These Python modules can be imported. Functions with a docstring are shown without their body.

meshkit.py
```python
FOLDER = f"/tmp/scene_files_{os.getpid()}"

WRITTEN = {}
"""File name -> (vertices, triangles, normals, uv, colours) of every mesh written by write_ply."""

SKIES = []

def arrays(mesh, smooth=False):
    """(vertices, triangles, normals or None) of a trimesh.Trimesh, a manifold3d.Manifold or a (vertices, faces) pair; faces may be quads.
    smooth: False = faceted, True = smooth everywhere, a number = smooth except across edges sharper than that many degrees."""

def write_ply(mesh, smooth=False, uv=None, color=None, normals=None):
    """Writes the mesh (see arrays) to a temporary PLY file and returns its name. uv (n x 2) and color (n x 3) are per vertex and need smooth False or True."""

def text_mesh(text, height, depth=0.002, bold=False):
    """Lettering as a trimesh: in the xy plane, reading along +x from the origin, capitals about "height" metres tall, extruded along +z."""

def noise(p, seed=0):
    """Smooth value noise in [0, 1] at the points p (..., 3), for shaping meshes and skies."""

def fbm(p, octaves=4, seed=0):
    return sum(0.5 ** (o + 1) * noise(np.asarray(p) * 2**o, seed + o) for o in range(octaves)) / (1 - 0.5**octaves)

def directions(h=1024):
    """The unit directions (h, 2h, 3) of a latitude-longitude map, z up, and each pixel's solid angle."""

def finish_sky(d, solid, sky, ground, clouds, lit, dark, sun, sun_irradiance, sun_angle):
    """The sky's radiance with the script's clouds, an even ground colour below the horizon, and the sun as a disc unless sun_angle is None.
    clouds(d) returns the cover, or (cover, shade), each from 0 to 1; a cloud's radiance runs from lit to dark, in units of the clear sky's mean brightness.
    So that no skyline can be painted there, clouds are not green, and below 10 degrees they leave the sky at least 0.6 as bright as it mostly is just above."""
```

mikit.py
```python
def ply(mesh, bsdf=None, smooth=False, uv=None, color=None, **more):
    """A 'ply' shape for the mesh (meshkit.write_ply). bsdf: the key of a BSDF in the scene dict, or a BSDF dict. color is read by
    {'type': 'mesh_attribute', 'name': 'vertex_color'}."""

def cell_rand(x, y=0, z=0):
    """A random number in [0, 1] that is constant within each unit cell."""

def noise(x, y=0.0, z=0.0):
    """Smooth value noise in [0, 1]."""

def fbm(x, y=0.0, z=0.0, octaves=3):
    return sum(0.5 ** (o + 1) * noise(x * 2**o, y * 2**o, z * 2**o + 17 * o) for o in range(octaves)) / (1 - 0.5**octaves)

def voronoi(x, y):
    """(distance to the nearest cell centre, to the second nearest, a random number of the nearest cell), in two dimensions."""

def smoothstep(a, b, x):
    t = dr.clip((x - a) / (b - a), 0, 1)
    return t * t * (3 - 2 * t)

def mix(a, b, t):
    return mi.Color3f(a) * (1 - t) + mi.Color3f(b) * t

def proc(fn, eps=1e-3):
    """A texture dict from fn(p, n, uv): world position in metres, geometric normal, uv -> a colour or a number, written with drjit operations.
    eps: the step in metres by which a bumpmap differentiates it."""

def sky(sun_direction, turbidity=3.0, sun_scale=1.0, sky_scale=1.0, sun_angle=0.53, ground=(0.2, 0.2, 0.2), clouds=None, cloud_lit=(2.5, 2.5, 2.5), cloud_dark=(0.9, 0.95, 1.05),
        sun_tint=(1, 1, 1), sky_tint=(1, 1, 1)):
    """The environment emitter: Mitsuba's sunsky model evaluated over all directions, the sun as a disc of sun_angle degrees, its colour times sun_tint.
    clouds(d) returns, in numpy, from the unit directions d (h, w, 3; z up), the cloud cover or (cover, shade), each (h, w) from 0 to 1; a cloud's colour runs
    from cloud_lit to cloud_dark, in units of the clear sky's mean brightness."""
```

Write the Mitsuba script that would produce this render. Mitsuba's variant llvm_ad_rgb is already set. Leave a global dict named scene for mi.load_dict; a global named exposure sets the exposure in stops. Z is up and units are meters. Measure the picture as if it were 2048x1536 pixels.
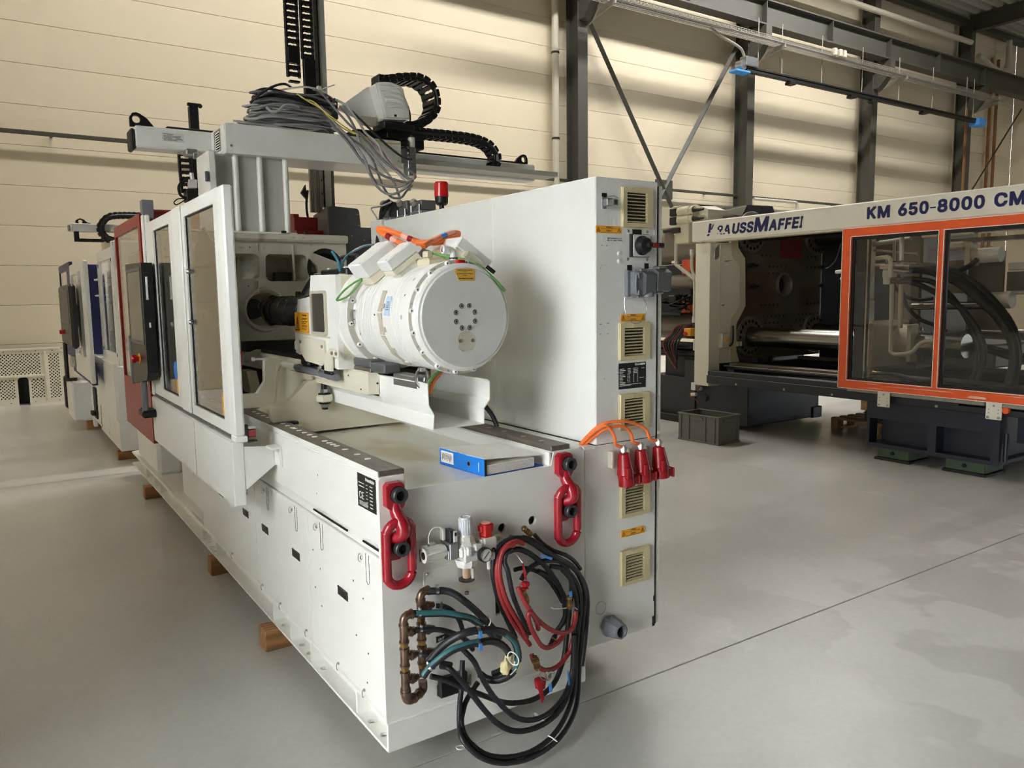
import math, random
import numpy as np
import trimesh
import drjit as dr
import mitsuba as mi
import mikit, meshkit
from mikit import proc, noise, fbm, voronoi, cell_rand, smoothstep, mix
from shapely.geometry import Polygon, box as sbox, Point
from shapely import affinity, union_all

T = mi.ScalarTransform4f
rng = random.Random(7)
scene, labels = {}, {}
SHIFT = np.zeros(3)      # moves what is added while it is set

# ---------------------------------------------------------------- camera, light, exposure
scene['camera'] = {'type': 'perspective', 'fov': 66.92, 'fov_axis': 'x', 'near_clip': 0.05, 'far_clip': 200.0,
                   'to_world': T().look_at(origin=[-1.04947, -2.408417, 1.71], target=[-0.498744, -1.581321, 1.597691], up=[0.073719, 0.085829, 0.993579])}
exposure = 2.6
SKY = 15.5
scene['sky'] = mikit.sky((-0.75, -0.45, 0.5), turbidity=4.0, sun_scale=0.0, sky_scale=SKY, ground=(0.30, 0.30, 0.29),
                         clouds=lambda d: (0.75 + 0.2 * meshkit.fbm(d * 3.0, 4, 5), 0.3 + 0.3 * meshkit.fbm(d * 4.0, 4, 9)),
                         cloud_lit=(1.40, 1.5, 1.60), cloud_dark=(0.9, 0.93, 1.0))
LAMP = (12.3, 12.0, 11.4)          # the long lamps under the roof
GATE = (-3.3, 0.0)             # the open gate in the left wall: from y to y
GATE_TOP = 4.4

# ---------------------------------------------------------------- helpers
def S(r, g, b):
    """sRGB 0..255 to linear."""
    return [((c / 255 + 0.055) / 1.055) ** 2.4 if c > 10 else c / 255 / 12.92 for c in (r, g, b)]

def mat(key, rgb=None, rough=0.45, metal=0.0, spec=0.5, coat=0.0, fn=None, bump=None, scale=0.001, eps=1e-3, **kw):
    p = {'type': 'principled', 'base_color': proc(fn) if fn else {'type': 'rgb', 'value': rgb}, 'roughness': rough, 'metallic': metal, 'specular': spec, 'clearcoat': coat, **kw}
    if callable(rough):
        p['roughness'] = proc(rough)
    if bump:
        p = {'type': 'bumpmap', 'arbitrary': proc(bump, eps), 'scale': scale, 'bsdf': p}
    scene[key] = {'type': 'twosided', 'bsdf': p}

def num(key):
    if key not in scene and key not in labels:
        return key
    i = 1
    while f'{key}_{i:03d}' in scene or f'{key}_{i:03d}' in labels:
        i += 1
    return f'{key}_{i:03d}'

def info(key, label=None, cat=None, group=None, kind=None):
    d = {k: v for k, v in (('label', label), ('category', cat), ('group', group), ('kind', kind)) if v}
    if d:
        labels[key] = d

def thing(name, label, cat, group=None):
    key = num(name)
    info(key, label, cat, group)
    return key

def add(name, mesh, m, parent=None, sm=30, label=None, cat=None, group=None, kind=None):
    key = num(parent + '__' + name if parent else name)
    if isinstance(mesh, list):
        mesh = cat_(mesh)
    if SHIFT.any() and not isinstance(mesh, dict):
        mesh = mesh.copy()
        mesh.apply_translation(SHIFT)
    scene[key] = mesh if isinstance(mesh, dict) else mikit.ply(mesh, m, smooth=sm)
    info(key, label, cat, group, kind)
    return key

def cat_(ms):
    return trimesh.util.concatenate([m for m in ms if m is not None])

def _hull_faces():
    b = 0.2
    pts = [(sx * (1 - b * (k != 0)), sy * (1 - b * (k != 1)), sz * (1 - b * (k != 2))) for sx in (-1, 1) for sy in (-1, 1) for sz in (-1, 1) for k in range(3)]
    h = trimesh.convex.convex_hull(np.array(pts))
    idx = [int(np.argmin(np.abs(np.array(pts) - v).sum(1))) for v in h.vertices]
    return np.array(idx)[h.faces]
_HF = _hull_faces()

def B(x0, x1, y0, y1, z0, z1, b=0.0):
    """Box with chamfered edges."""
    if b <= 0:
        m = trimesh.creation.box((abs(x1 - x0), abs(y1 - y0), abs(z1 - z0)))
        m.apply_translation(((x0 + x1) / 2, (y0 + y1) / 2, (z0 + z1) / 2))
        return m
    h = np.abs(np.array([x1 - x0, y1 - y0, z1 - z0])) / 2
    b = min(b, h.min() * 0.9)
    c = np.array([x0 + x1, y0 + y1, z0 + z1]) / 2
    v = [c + np.array([sx * (h[0] - b * (k != 0)), sy * (h[1] - b * (k != 1)), sz * (h[2] - b * (k != 2))]) for sx in (-1, 1) for sy in (-1, 1) for sz in (-1, 1) for k in range(3)]
    return trimesh.Trimesh(np.array(v), _HF, process=False)

def frame_of(d):
    d = np.asarray(d, float)
    d = d / np.linalg.norm(d)
    a = np.cross(d, [0, 0, 1.0] if abs(d[2]) < 0.9 else [0, 1.0, 0])
    a /= np.linalg.norm(a)
    return a, np.cross(d, a), d

def lathe(prof, p0, axis, n=28, phase=0.0):
    """Profile of (radius, distance along the axis); r = 0 closes an end."""
    a, b, d = frame_of(axis)
    p0 = np.asarray(p0, float)
    ang = np.arange(n) * 2 * np.pi / n + phase
    ring = np.cos(ang)[:, None] * a + np.sin(ang)[:, None] * b
    v, f = [], []
    for r, t in prof:
        v.append(p0 + d * t + ring * max(r, 1e-6))
    v = np.vstack(v)
    for i in range(len(prof) - 1):
        for j in range(n):
            k = (j + 1) % n
            q = (i * n + j, i * n + k, (i + 1) * n + k, (i + 1) * n + j)
            if prof[i][0] > 1e-6:
                f.append((q[0], q[1], q[2]))
            if prof[i + 1][0] > 1e-6:
                f.append((q[0], q[2], q[3]))
    m = trimesh.Trimesh(v, np.array(f), process=False)
    return m

def cyl(p0, p1, r, n=20, r2=None, ch=0.0):
    p0, p1 = np.asarray(p0, float), np.asarray(p1, float)
    L = np.linalg.norm(p1 - p0)
    r2 = r if r2 is None else r2
    pr = [(0, 0), (r, 0), (r2, L), (0, L)] if not ch else [(0, 0), (r - ch, 0), (r, ch), (r2, L - ch), (r2 - ch, L), (0, L)]
    return lathe(pr, p0, p1 - p0, n)

def spline(pts, per=6, closed=False):
    p = np.asarray(pts, float)
    n = len(p)
    out = []
    for i in range(n if closed else n - 1):
        a, b, c, d = (p[(i + k) % n] if closed else p[min(max(i + k, 0), n - 1)] for k in (-1, 0, 1, 2))
        for t in np.arange(per) / per:
            out.append(0.5 * (2 * b + (c - a) * t + (2 * a - 5 * b + 4 * c - d) * t * t + (3 * b - a - 3 * c + d) * t ** 3))
    if not closed:
        out.append(p[-1])
    return np.array(out)

def tube(pts, r, n=10, per=6, closed=False, smooth=True):
    p = spline(pts, per, closed) if smooth else np.asarray(pts, float)
    m = len(p)
    t = (np.roll(p, -1, 0) - np.roll(p, 1, 0)) if closed else np.gradient(p, axis=0)
    t /= np.linalg.norm(t, axis=1, keepdims=True) + 1e-12
    a, b, _ = frame_of(t[0])
    v, ang = [], np.arange(n) * 2 * np.pi / n
    for i in range(m):
        a = a - t[i] * (a @ t[i])
        a /= np.linalg.norm(a)
        b = np.cross(t[i], a)
        rr = r[i] if hasattr(r, '__len__') else r
        v.append(p[i] + rr * (np.cos(ang)[:, None] * a + np.sin(ang)[:, None] * b))
    v = np.vstack(v)
    f = []
    for i in range(m if closed else m - 1):
        for j in range(n):
            k, ii = (j + 1) % n, (i + 1) % m
            f += [(i * n + j, i * n + k, ii * n + k), (i * n + j, ii * n + k, ii * n + j)]
    if not closed:
        v = np.vstack([v, p[0], p[-1]])
        c0, c1 = len(v) - 2, len(v) - 1
        f += [(c0, (j + 1) % n, j) for j in range(n)] + [(c1, (m - 1) * n + j, (m - 1) * n + (j + 1) % n) for j in range(n)]
    return trimesh.Trimesh(v, np.array(f), process=False)

PERM = {'y': lambda u, v, w: (u, w, v), 'x': lambda u, v, w: (w, u, v), 'z': lambda u, v, w: (u, v, w)}

def prism(poly, ax, a, b):
    """Extrude a 2-D polygon along an axis: ax 'y' takes (x, z), 'x' takes (y, z), 'z' takes (x, y)."""
    if not hasattr(poly, 'exterior') and not hasattr(poly, 'geoms'):
        poly = Polygon(poly)
    out = []
    for g in getattr(poly, 'geoms', [poly]):
        m = trimesh.creation.extrude_polygon(g, abs(b - a), engine='earcut')
        v = m.vertices
        w = v[:, 2] + min(a, b)
        m = trimesh.Trimesh(np.stack(PERM[ax](v[:, 0], v[:, 1], w), 1), m.faces[:, ::-1] if ax == 'y' else m.faces, process=False)
        out.append(m)
    return cat_(out)

def rrect(x0, x1, y0, y1, r, n=5):
    return sbox(x0 + r, y0 + r, x1 - r, y1 - r).buffer(r, quad_segs=n)

def disc(x, y, r, n=6):
    return Point(x, y).buffer(r, quad_segs=n)

def place(m, o, u, v):
    """A mesh in the xy plane to origin o with its x along u and y along v."""
    u, v = np.asarray(u, float), np.asarray(v, float)
    w = np.cross(u, v)
    M = np.eye(4)
    M[:3, 0], M[:3, 1], M[:3, 2], M[:3, 3] = u, v, w / max(np.linalg.norm(w), 1e-9), o
    m = m.copy()
    m.apply_transform(M)
    return m

def text(s, h, o, u, v, depth=0.0012, bold=False, width=None):
    m = meshkit.text_mesh(s, h, depth, bold)
    if width:
        m.apply_scale([width / m.extents[0], 1, 1])
    return place(m, o, u, v)

EX, EY, EZ = np.eye(3)

def screw(o, d, r=0.01, h=0.008, socket=True, n=14):
    """Cap screw head standing on o along d with a recessed socket."""
    return lathe([(0, -0.001), (r, -0.001), (r, h * 0.85), (r * 0.88, h), (r * 0.5, h), (r * 0.42, h * 0.35), (0, h * 0.35)] if socket else [(0, -0.001), (r, -0.001), (r, h * 0.6), (r * 0.7, h), (0, h)], o, d, n)

def socket(o, d, r):
    """Dark hexagon at the bottom of a screw's socket."""
    return lathe([(0, 0), (r, 0)], o, d, 6)

def hexbolt(o, d, r=0.01, h=0.008):
    return lathe([(0, 0), (r, 0), (r, h * 0.85), (r * 0.85, h), (0, h)], o, d, 6)
# ---------------------------------------------------------------- materials
def floor_fn(p, n, uv):
    a = fbm(p.x * 0.7, p.y * 0.7, 0.0, 4)
    b = fbm(p.x * 2.2 + 11, p.y * 2.2 + 4, 1.0, 4)
    c = noise(p.x * 60, p.y * 60)
    tone = 0.92 + 0.16 * (a - 0.5) + 0.05 * (c - 0.5)
    # scuffed patches on the open floor
    patch = smoothstep(0.53, 0.60, b) * smoothstep(1.2, 2.2, p.x) * smoothstep(1.0, -0.4, p.y)
    streak = smoothstep(0.55, 0.75, fbm(p.x * 0.5, p.y * 2.6, 3.0, 3)) * smoothstep(3.0, 5.0, p.x)
    return mix((0.52, 0.515, 0.48), (0.57, 0.56, 0.525), a) * tone * (1 + 0.17 * patch - 0.12 * streak)

def floor_rough(p, n, uv):
    b = fbm(p.x * 2.2 + 11, p.y * 2.2 + 4, 1.0, 4)
    patch = smoothstep(0.53, 0.60, b) * smoothstep(1.2, 2.2, p.x) * smoothstep(1.0, -0.4, p.y)
    return 0.27 + 0.12 * fbm(p.x * 3, p.y * 3, 2.0, 3) + 0.10 * patch

def orange_peel(p, n, uv):
    return noise(p.x * 260, p.y * 260, p.z * 260)

mat('m_floor', fn=floor_fn, rough=floor_rough, spec=0.5)
mat('m_gap', S(38, 38, 36), 0.9)
mat('m_floorgap', S(128, 126, 118), 0.9)

def wall_fn(p, n, uv):
    k = cell_rand(dr.floor((p.z - 0.343) / 0.667), dr.floor(p.x / 6.07), 3)
    g = 0.97 + 0.05 * k + 0.04 * (fbm(p.x * 0.8, p.z * 1.5, 0.0, 3) - 0.5)
    return mi.Color3f(*S(217, 205, 180)) * g
mat('m_wall', fn=wall_fn, rough=0.55, spec=0.35)
mat('m_wallback', S(120, 110, 92), 0.8)
mat('m_steel', S(70, 68, 60), 0.5)
mat('m_galv', S(150, 146, 134), 0.45, metal=0.35)
mat('m_pipe', S(190, 184, 168), 0.45)
mat('m_roof', S(150, 146, 134), 0.6)
mat('m_rust', S(140, 96, 58), 0.6)

def white_fn(p, n, uv):
    g = 0.985 + 0.03 * (fbm(p.x * 3, p.y * 3, p.z * 3, 3) - 0.5)
    return mi.Color3f(*S(228, 228, 223)) * g
mat('m_white', fn=white_fn, rough=0.38, spec=0.45, bump=orange_peel, scale=0.00004)
mat('m_white2', S(232, 232, 228), 0.3, coat=0.25)
mat('m_motor', S(230, 229, 224), 0.42)
mat('m_endcap', S(205, 205, 202), 0.36)

def bedtop_fn(p, n, uv):
    s = smoothstep(0.52, 0.72, fbm(p.x * 2.5, p.y * 1.6, 4.0, 4))
    return mix(S(226, 224, 214), S(204, 196, 172), s)
mat('m_bedtop', fn=bedtop_fn, rough=0.28, spec=0.5)

def cream_fn(p, n, uv):
    g = 0.95 + 0.10 * (fbm(p.x * 14, p.y * 14, p.z * 14, 3) - 0.5)
    pit = smoothstep(0.80, 0.84, noise(p.x * 45, p.y * 45, p.z * 45))
    rust = smoothstep(0.16, 0.0, dr.abs(p.z - 2.09)) * smoothstep(0.42, 0.62, fbm(p.x * 6, p.y * 6, p.z * 2.0, 3)) * smoothstep(0.30, 0.05, dr.abs(p.x - 0.32))
    c = mi.Color3f(*S(214, 209, 193)) * g * (1 - 0.25 * pit)
    return c * (1 - 0.6 * rust) + mi.Color3f(*S(120, 90, 60)) * 0.6 * rust
mat('m_cast', fn=cream_fn, rough=0.42, bump=lambda p, n, uv: fbm(p.x * 25, p.y * 25, p.z * 25, 3), scale=0.002)
mat('m_cream', S(222, 217, 198), 0.42)
mat('m_cream2', S(206, 198, 170), 0.45)
mat('m_dark', S(24, 24, 25), 0.5)
mat('m_black', S(14, 14, 15), 0.45)
mat('m_blackp', S(28, 29, 31), 0.35)
mat('m_hole', S(8, 8, 8), 0.9)
mat('m_rubber', S(31, 32, 35), 0.42, spec=0.5)
mat('m_rubber2', S(24, 25, 28), 0.5)
mat('m_teal', S(52, 104, 108), 0.4)
mat('m_redhose', S(150, 46, 48), 0.38)
mat('m_red', S(158, 14, 34), 0.22, coat=0.6, spec=0.6)
mat('m_redplug', S(150, 12, 24), 0.28, coat=0.3)
mat('m_redpanel', S(140, 30, 32), 0.35)
mat('m_redcap', S(190, 30, 26), 0.3)
mat('m_orange', S(236, 96, 40), 0.4)
mat('m_ocable', S(240, 122, 58), 0.45)
mat('m_green', S(96, 150, 78), 0.45)
mat('m_yellowc', S(202, 188, 96), 0.45)
mat('m_lilac', S(170, 152, 158), 0.45)
mat('m_cable', S(138, 138, 138), 0.45)
mat('m_cable2', S(104, 104, 106), 0.45)
mat('m_cable3', S(172, 172, 170), 0.45)
mat('m_chrome', S(205, 205, 205), 0.18, metal=1.0)
mat('m_zinc', S(170, 172, 174), 0.32, metal=0.9)
mat('m_steelbar', S(150, 148, 142), 0.22, metal=1.0)

def rail_fn(p, n, uv):
    g = fbm(p.x * 30, p.y * 9, p.z * 30, 4)
    return mix(S(92, 84, 76), S(140, 130, 118), g)
mat('m_rail', fn=rail_fn, rough=0.42, metal=0.55)

def bronze_fn(p, n, uv):
    g = fbm(p.x * 40, p.y * 40, p.z * 40, 3)
    return mix(S(84, 67, 57), S(154, 128, 110), g)
mat('m_bronze', fn=bronze_fn, rough=0.34, metal=0.85)
mat('m_brass', S(178, 142, 82), 0.28, metal=1.0)
mat('m_grey', S(112, 116, 122), 0.4)
mat('m_grey2', S(86, 88, 90), 0.45)
mat('m_greyd', S(84, 86, 86), 0.5)
mat('m_greyw', S(176, 174, 166), 0.5)
mat('m_vent', S(200, 188, 148), 0.5)
mat('m_sign', S(238, 168, 44), 0.45)
mat('m_ink', S(18, 17, 18), 0.6)
mat('m_plate', S(20, 20, 22), 0.4)
mat('m_print', S(225, 225, 222), 0.5)
mat('m_paper', S(236, 233, 226), 0.7)
mat('m_bluef', S(12, 120, 212), 0.32, coat=0.3)
mat('m_blued', S(16, 66, 150), 0.4)
mat('m_navy', S(28, 34, 92), 0.4)
mat('m_logo', S(24, 27, 84), 0.4)
mat('m_bluetag', S(70, 140, 214), 0.45)
mat('m_tape', S(220, 204, 152), 0.6)
mat('m_tie', S(216, 216, 210), 0.45)
mat('m_crate', S(112, 111, 107), 0.5)
mat('m_kmbase', S(34, 36, 42), 0.45)
mat('m_kmbase2', S(32, 36, 50), 0.45)
mat('m_kmbeam', S(222, 217, 202), 0.4)

def platen_fn(p, n, uv):
    g = fbm(p.x * 3, p.y * 3, p.z * 3, 4)
    r = smoothstep(0.52, 0.75, fbm(p.x * 1.5 + 5, p.y, p.z * 1.8, 3))
    return mix(mix(S(78, 71, 61), S(108, 100, 87), g), S(84, 60, 46), r * 0.7)
mat('m_platen', fn=platen_fn, rough=0.45, metal=0.35)
mat('m_kmred', S(110, 40, 34), 0.5)
mat('m_greenpad', S(62, 84, 64), 0.5)

def wood_fn(p, n, uv):
    rr = dr.sqrt(dr.square(p.y * 9 + 0.6 * noise(p.x * 3, p.y * 5, p.z * 5)) + dr.square(p.z * 9 + 3.0))
    ring = 0.5 + 0.5 * dr.sin(rr * 26 + 3 * fbm(p.x * 4, p.y * 8, p.z * 8, 3))
    g = fbm(p.x * 8, p.y * 60, p.z * 60, 3)
    return mix(S(118, 78, 44), S(176, 132, 84), 0.55 * ring + 0.45 * g)
mat('m_wood', fn=wood_fn, rough=0.65)

def pallet_fn(p, n, uv):
    g = fbm(p.x * 12, p.y * 50, p.z * 50, 3)
    return mix(S(132, 104, 70), S(196, 164, 120), g)
mat('m_pallet', fn=pallet_fn, rough=0.7)

def scuffed_orange(p, n, uv):
    s = smoothstep(0.80, 0.83, noise(p.y * 3.0, p.z * 90)) * smoothstep(0.82, 0.76, p.z)
    return mix(S(232, 92, 40), S(232, 220, 206), 0.7 * s)
mat('m_orangeframe', fn=scuffed_orange, rough=0.42)

scene['m_glass'] = {'type': 'thindielectric', 'int_ior': 1.5, 'specular_transmittance': {'type': 'rgb', 'value': [0.80, 0.80, 0.79]}}
scene['m_glassd'] = {'type': 'thindielectric', 'int_ior': 1.28, 'specular_transmittance': {'type': 'rgb', 'value': [0.80, 0.79, 0.77]}}
scene['m_bowl'] = {'type': 'thindielectric', 'int_ior': 1.5, 'specular_transmittance': {'type': 'rgb', 'value': [0.86, 0.83, 0.78]}}
mat('m_redlens', S(200, 10, 22), 0.15, coat=0.8)
mat('m_sign2', S(206, 160, 66), 0.45)
mat('m_labelb', S(186, 204, 226), 0.5)
mat('m_pinkl', S(240, 176, 156), 0.5)
mat('m_airh', S(58, 128, 150), 0.3)
mat('m_smoke', S(70, 66, 58), 0.15, coat=0.5)
mat('m_film', S(26, 27, 29), 0.3, coat=0.3)
mat('m_boltb', S(58, 60, 62), 0.35, metal=0.3)
mat('m_silver', S(214, 212, 206), 0.35, metal=0.15)
mat('m_knob', S(196, 200, 204), 0.3, coat=0.3)
mat('m_filter', S(206, 176, 150), 0.7)
mat('m_brassd', S(122, 100, 66), 0.32, metal=0.85)
mat('m_galvp', S(184, 182, 174), 0.42, metal=0.2)
mat('m_platen2', S(122, 117, 108), 0.45, metal=0.2)
mat('m_drum', S(176, 140, 112), 0.5)
mat('m_greycyl', S(128, 120, 108), 0.4, metal=0.25)
mat('m_kmorange', S(206, 84, 44), 0.45)
mat('m_rubber3', S(52, 51, 51), 0.5)
mat('m_screen', S(62, 62, 58), 0.12, coat=0.6)
mat('m_frontwall', S(116, 114, 108), 0.6)
mat('m_ringg', S(186, 182, 172), 0.45)
# ---------------------------------------------------------------- the hall
W, ROOF, XL, XR, YF = 13.25, 11.6, -5.2, 34.0, -10.0
# floor: slabs with open joints at x = 5.09 and y = 0.02
add('floor', B(XL, XR, YF, W + 0.4, -0.30, -0.012), 'm_floorgap', kind='structure')
gx, gy, g = [XL, 5.09, 11.2, 17.3, 23.4, XR], [YF, 0.02, 6.1, W], 0.0035
for i in range(len(gx) - 1):
    for j in range(len(gy) - 1):
        add('slab', B(gx[i] + g, gx[i + 1] - g, gy[j] + g, gy[j + 1] - g, -0.2, 0.0, 0.002), 'm_floor', 'floor')
# back wall: sandwich panels with recessed joints
add('wall_back', B(XL, XR, W + 0.035, W + 0.3, 0, ROOF + 0.6), 'm_wallback', kind='structure')
bays = [XL, 11.15, 17.25, 23.25, 29.35, XR]
zs = [0.0] + [0.343 + 0.667 * k for k in range(17)] + [ROOF + 0.4]
for i in range(len(bays) - 1):
    for j in range(len(zs) - 1):
        if zs[j + 1] - zs[j] > 0.05:
            add('panel', B(bays[i] + 0.003, bays[i + 1] - 0.003, W, W + 0.05, zs[j] + 0.0025, zs[j + 1] - 0.0025, 0.004), 'm_wall', 'wall_back')
# left wall with the open gate, front wall behind the camera, right wall
add('wall_left', [B(XL - 0.3, XL, YF, GATE[0], 0, ROOF), B(XL - 0.3, XL, GATE[1], W, 0, ROOF), B(XL - 0.3, XL, GATE[0], GATE[1], GATE_TOP, ROOF)], 'm_wall', kind='structure')
add('trim_1', [B(XL - 0.3, XL + 0.02, GATE[0] - 0.12, GATE[0], 0, GATE_TOP + 0.12), B(XL - 0.3, XL + 0.02, GATE[1], GATE[1] + 0.12, 0, GATE_TOP + 0.12), B(XL - 0.3, XL + 0.02, GATE[0], GATE[1], GATE_TOP, GATE_TOP + 0.12)], 'm_steel', kind='structure')
WIN = [(26.0, 31.0, 0.0, 4.4)]
fw = sbox(XL, 0, XR, ROOF)
for (a, b, c, d) in WIN:
    fw = fw.difference(sbox(a, c, b, d))
add('wall_front', prism(fw, 'y', YF - 0.3, YF), 'm_frontwall', kind='structure')
add('wall_right', B(XR, XR + 0.3, YF, W, 0, ROOF), 'm_wall', kind='structure')
# roof: trapezoid sheet with ribs along x
prof, y = [], YF
while y < W + 0.3:
    prof += [(y, ROOF), (y + 0.16, ROOF), (y + 0.20, ROOF + 0.13), (y + 0.34, ROOF + 0.13)]
    y += 0.38
top = [(y, ROOF + 0.3), (YF, ROOF + 0.3)]
add('ceiling', prism(Polygon(prof + [(prof[-1][0] + 0.04, ROOF)] + [(prof[-1][0] + 0.04, ROOF + 0.3), (YF, ROOF + 0.3)]), 'x', XL - 0.3, XR + 0.3), 'm_roof', kind='structure')
# eave beam and rafters
def ibeam_x(x0, x1, yc, zt, h, w, t=0.02, tw=0.012):
    return [B(x0, x1, yc - w / 2, yc + w / 2, zt - t, zt), B(x0, x1, yc - w / 2, yc + w / 2, zt - h, zt - h + t), B(x0, x1, yc - tw / 2, yc + tw / 2, zt - h + t, zt - t)]
add('trim_2', ibeam_x(11.0, XR, 12.95, 11.62, 0.30, 0.25), 'm_steel', kind='structure')
for i, x in enumerate((17.25, 23.25, 29.35)):
    add(f'trim_{i + 3}', [B(x - 0.12, x + 0.12, YF, 12.8, 11.02, 11.04), B(x - 0.12, x + 0.12, YF, 12.8, 11.58, 11.60), B(x - 0.007, x + 0.007, YF, 12.8, 11.04, 11.58)], 'm_steel', kind='structure')
# lamps under the roof: long strips (out of the frame, they light the hall)
LY = 9.3
for i, x in enumerate((-1.0, 4.2, 9.4, 14.6, 19.8)):
    k = thing('roof_lamp', 'long linear lamp hung under the corrugated roof', 'lamp', 'roof lamps in a row along the hall')
    add('housing', [B(x, x + 4.6, LY - 0.25, LY + 0.25, 11.24, 11.30), B(x + 0.6, x + 0.64, LY - 0.02, LY + 0.02, 11.3, ROOF), B(x + 3.9, x + 3.94, LY - 0.02, LY + 0.02, 11.3, ROOF)], 'm_galv', k)
    d = mikit.ply(trimesh.Trimesh([[x, LY - 0.24, 11.235], [x, LY + 0.24, 11.235], [x + 4.6, LY + 0.24, 11.235], [x + 4.6, LY - 0.24, 11.235]], [[0, 1, 2], [0, 2, 3]], process=False), 'm_print')
    d['emitter'] = {'type': 'area', 'radiance': {'type': 'rgb', 'value': [c * (0.62, 0.72, 1.0, 1.1, 0.8)[i] for c in LAMP]}}
    add('diffuser', d, None, k)
# steel columns in front of the back wall
for i, x in enumerate((11.12, 17.2, 23.25, 29.3)):
    k = thing('steel_column', ['dark grey steel column beside the grey downpipe, nearest of the four', 'dark grey steel column behind the lettered machine beam, right of the V brace', 'dark grey steel column, second from the right along the beige wall', 'dark grey steel column at the far right, under the roof rafter'][i], 'column')
    t, w, d0, d1 = 0.022, 0.15, 12.62, 13.08
    add('front_flange', B(x - w, x + w, d0, d0 + t, 0, 11.3, 0.004), 'm_steel', k)
    add('rear_flange', B(x - w, x + w, d1 - t, d1, 0, 11.3, 0.004), 'm_steel', k)
    add('web', B(x - 0.008, x + 0.008, d0 + t, d1 - t, 0, 11.3), 'm_steel', k)
    add('crane_bracket', prism([(12.62, 9.0), (12.62, 8.2), (12.45, 8.2), (12.05, 8.6), (12.05, 9.0)], 'x', x - 0.12, x + 0.12), 'm_steel', k)
    add('tray_arm', prism([(12.62, 8.42), (12.62, 8.12), (12.4, 8.2), (11.65, 8.34), (11.65, 8.42)], 'x', x + 0.16, x + 0.2), 'm_galv', k)
    for z in (0.0,):
        add('base_plate', B(x - 0.22, x + 0.22, 12.5, 13.2, 0, 0.03, 0.004), 'm_steel', k)
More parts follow.
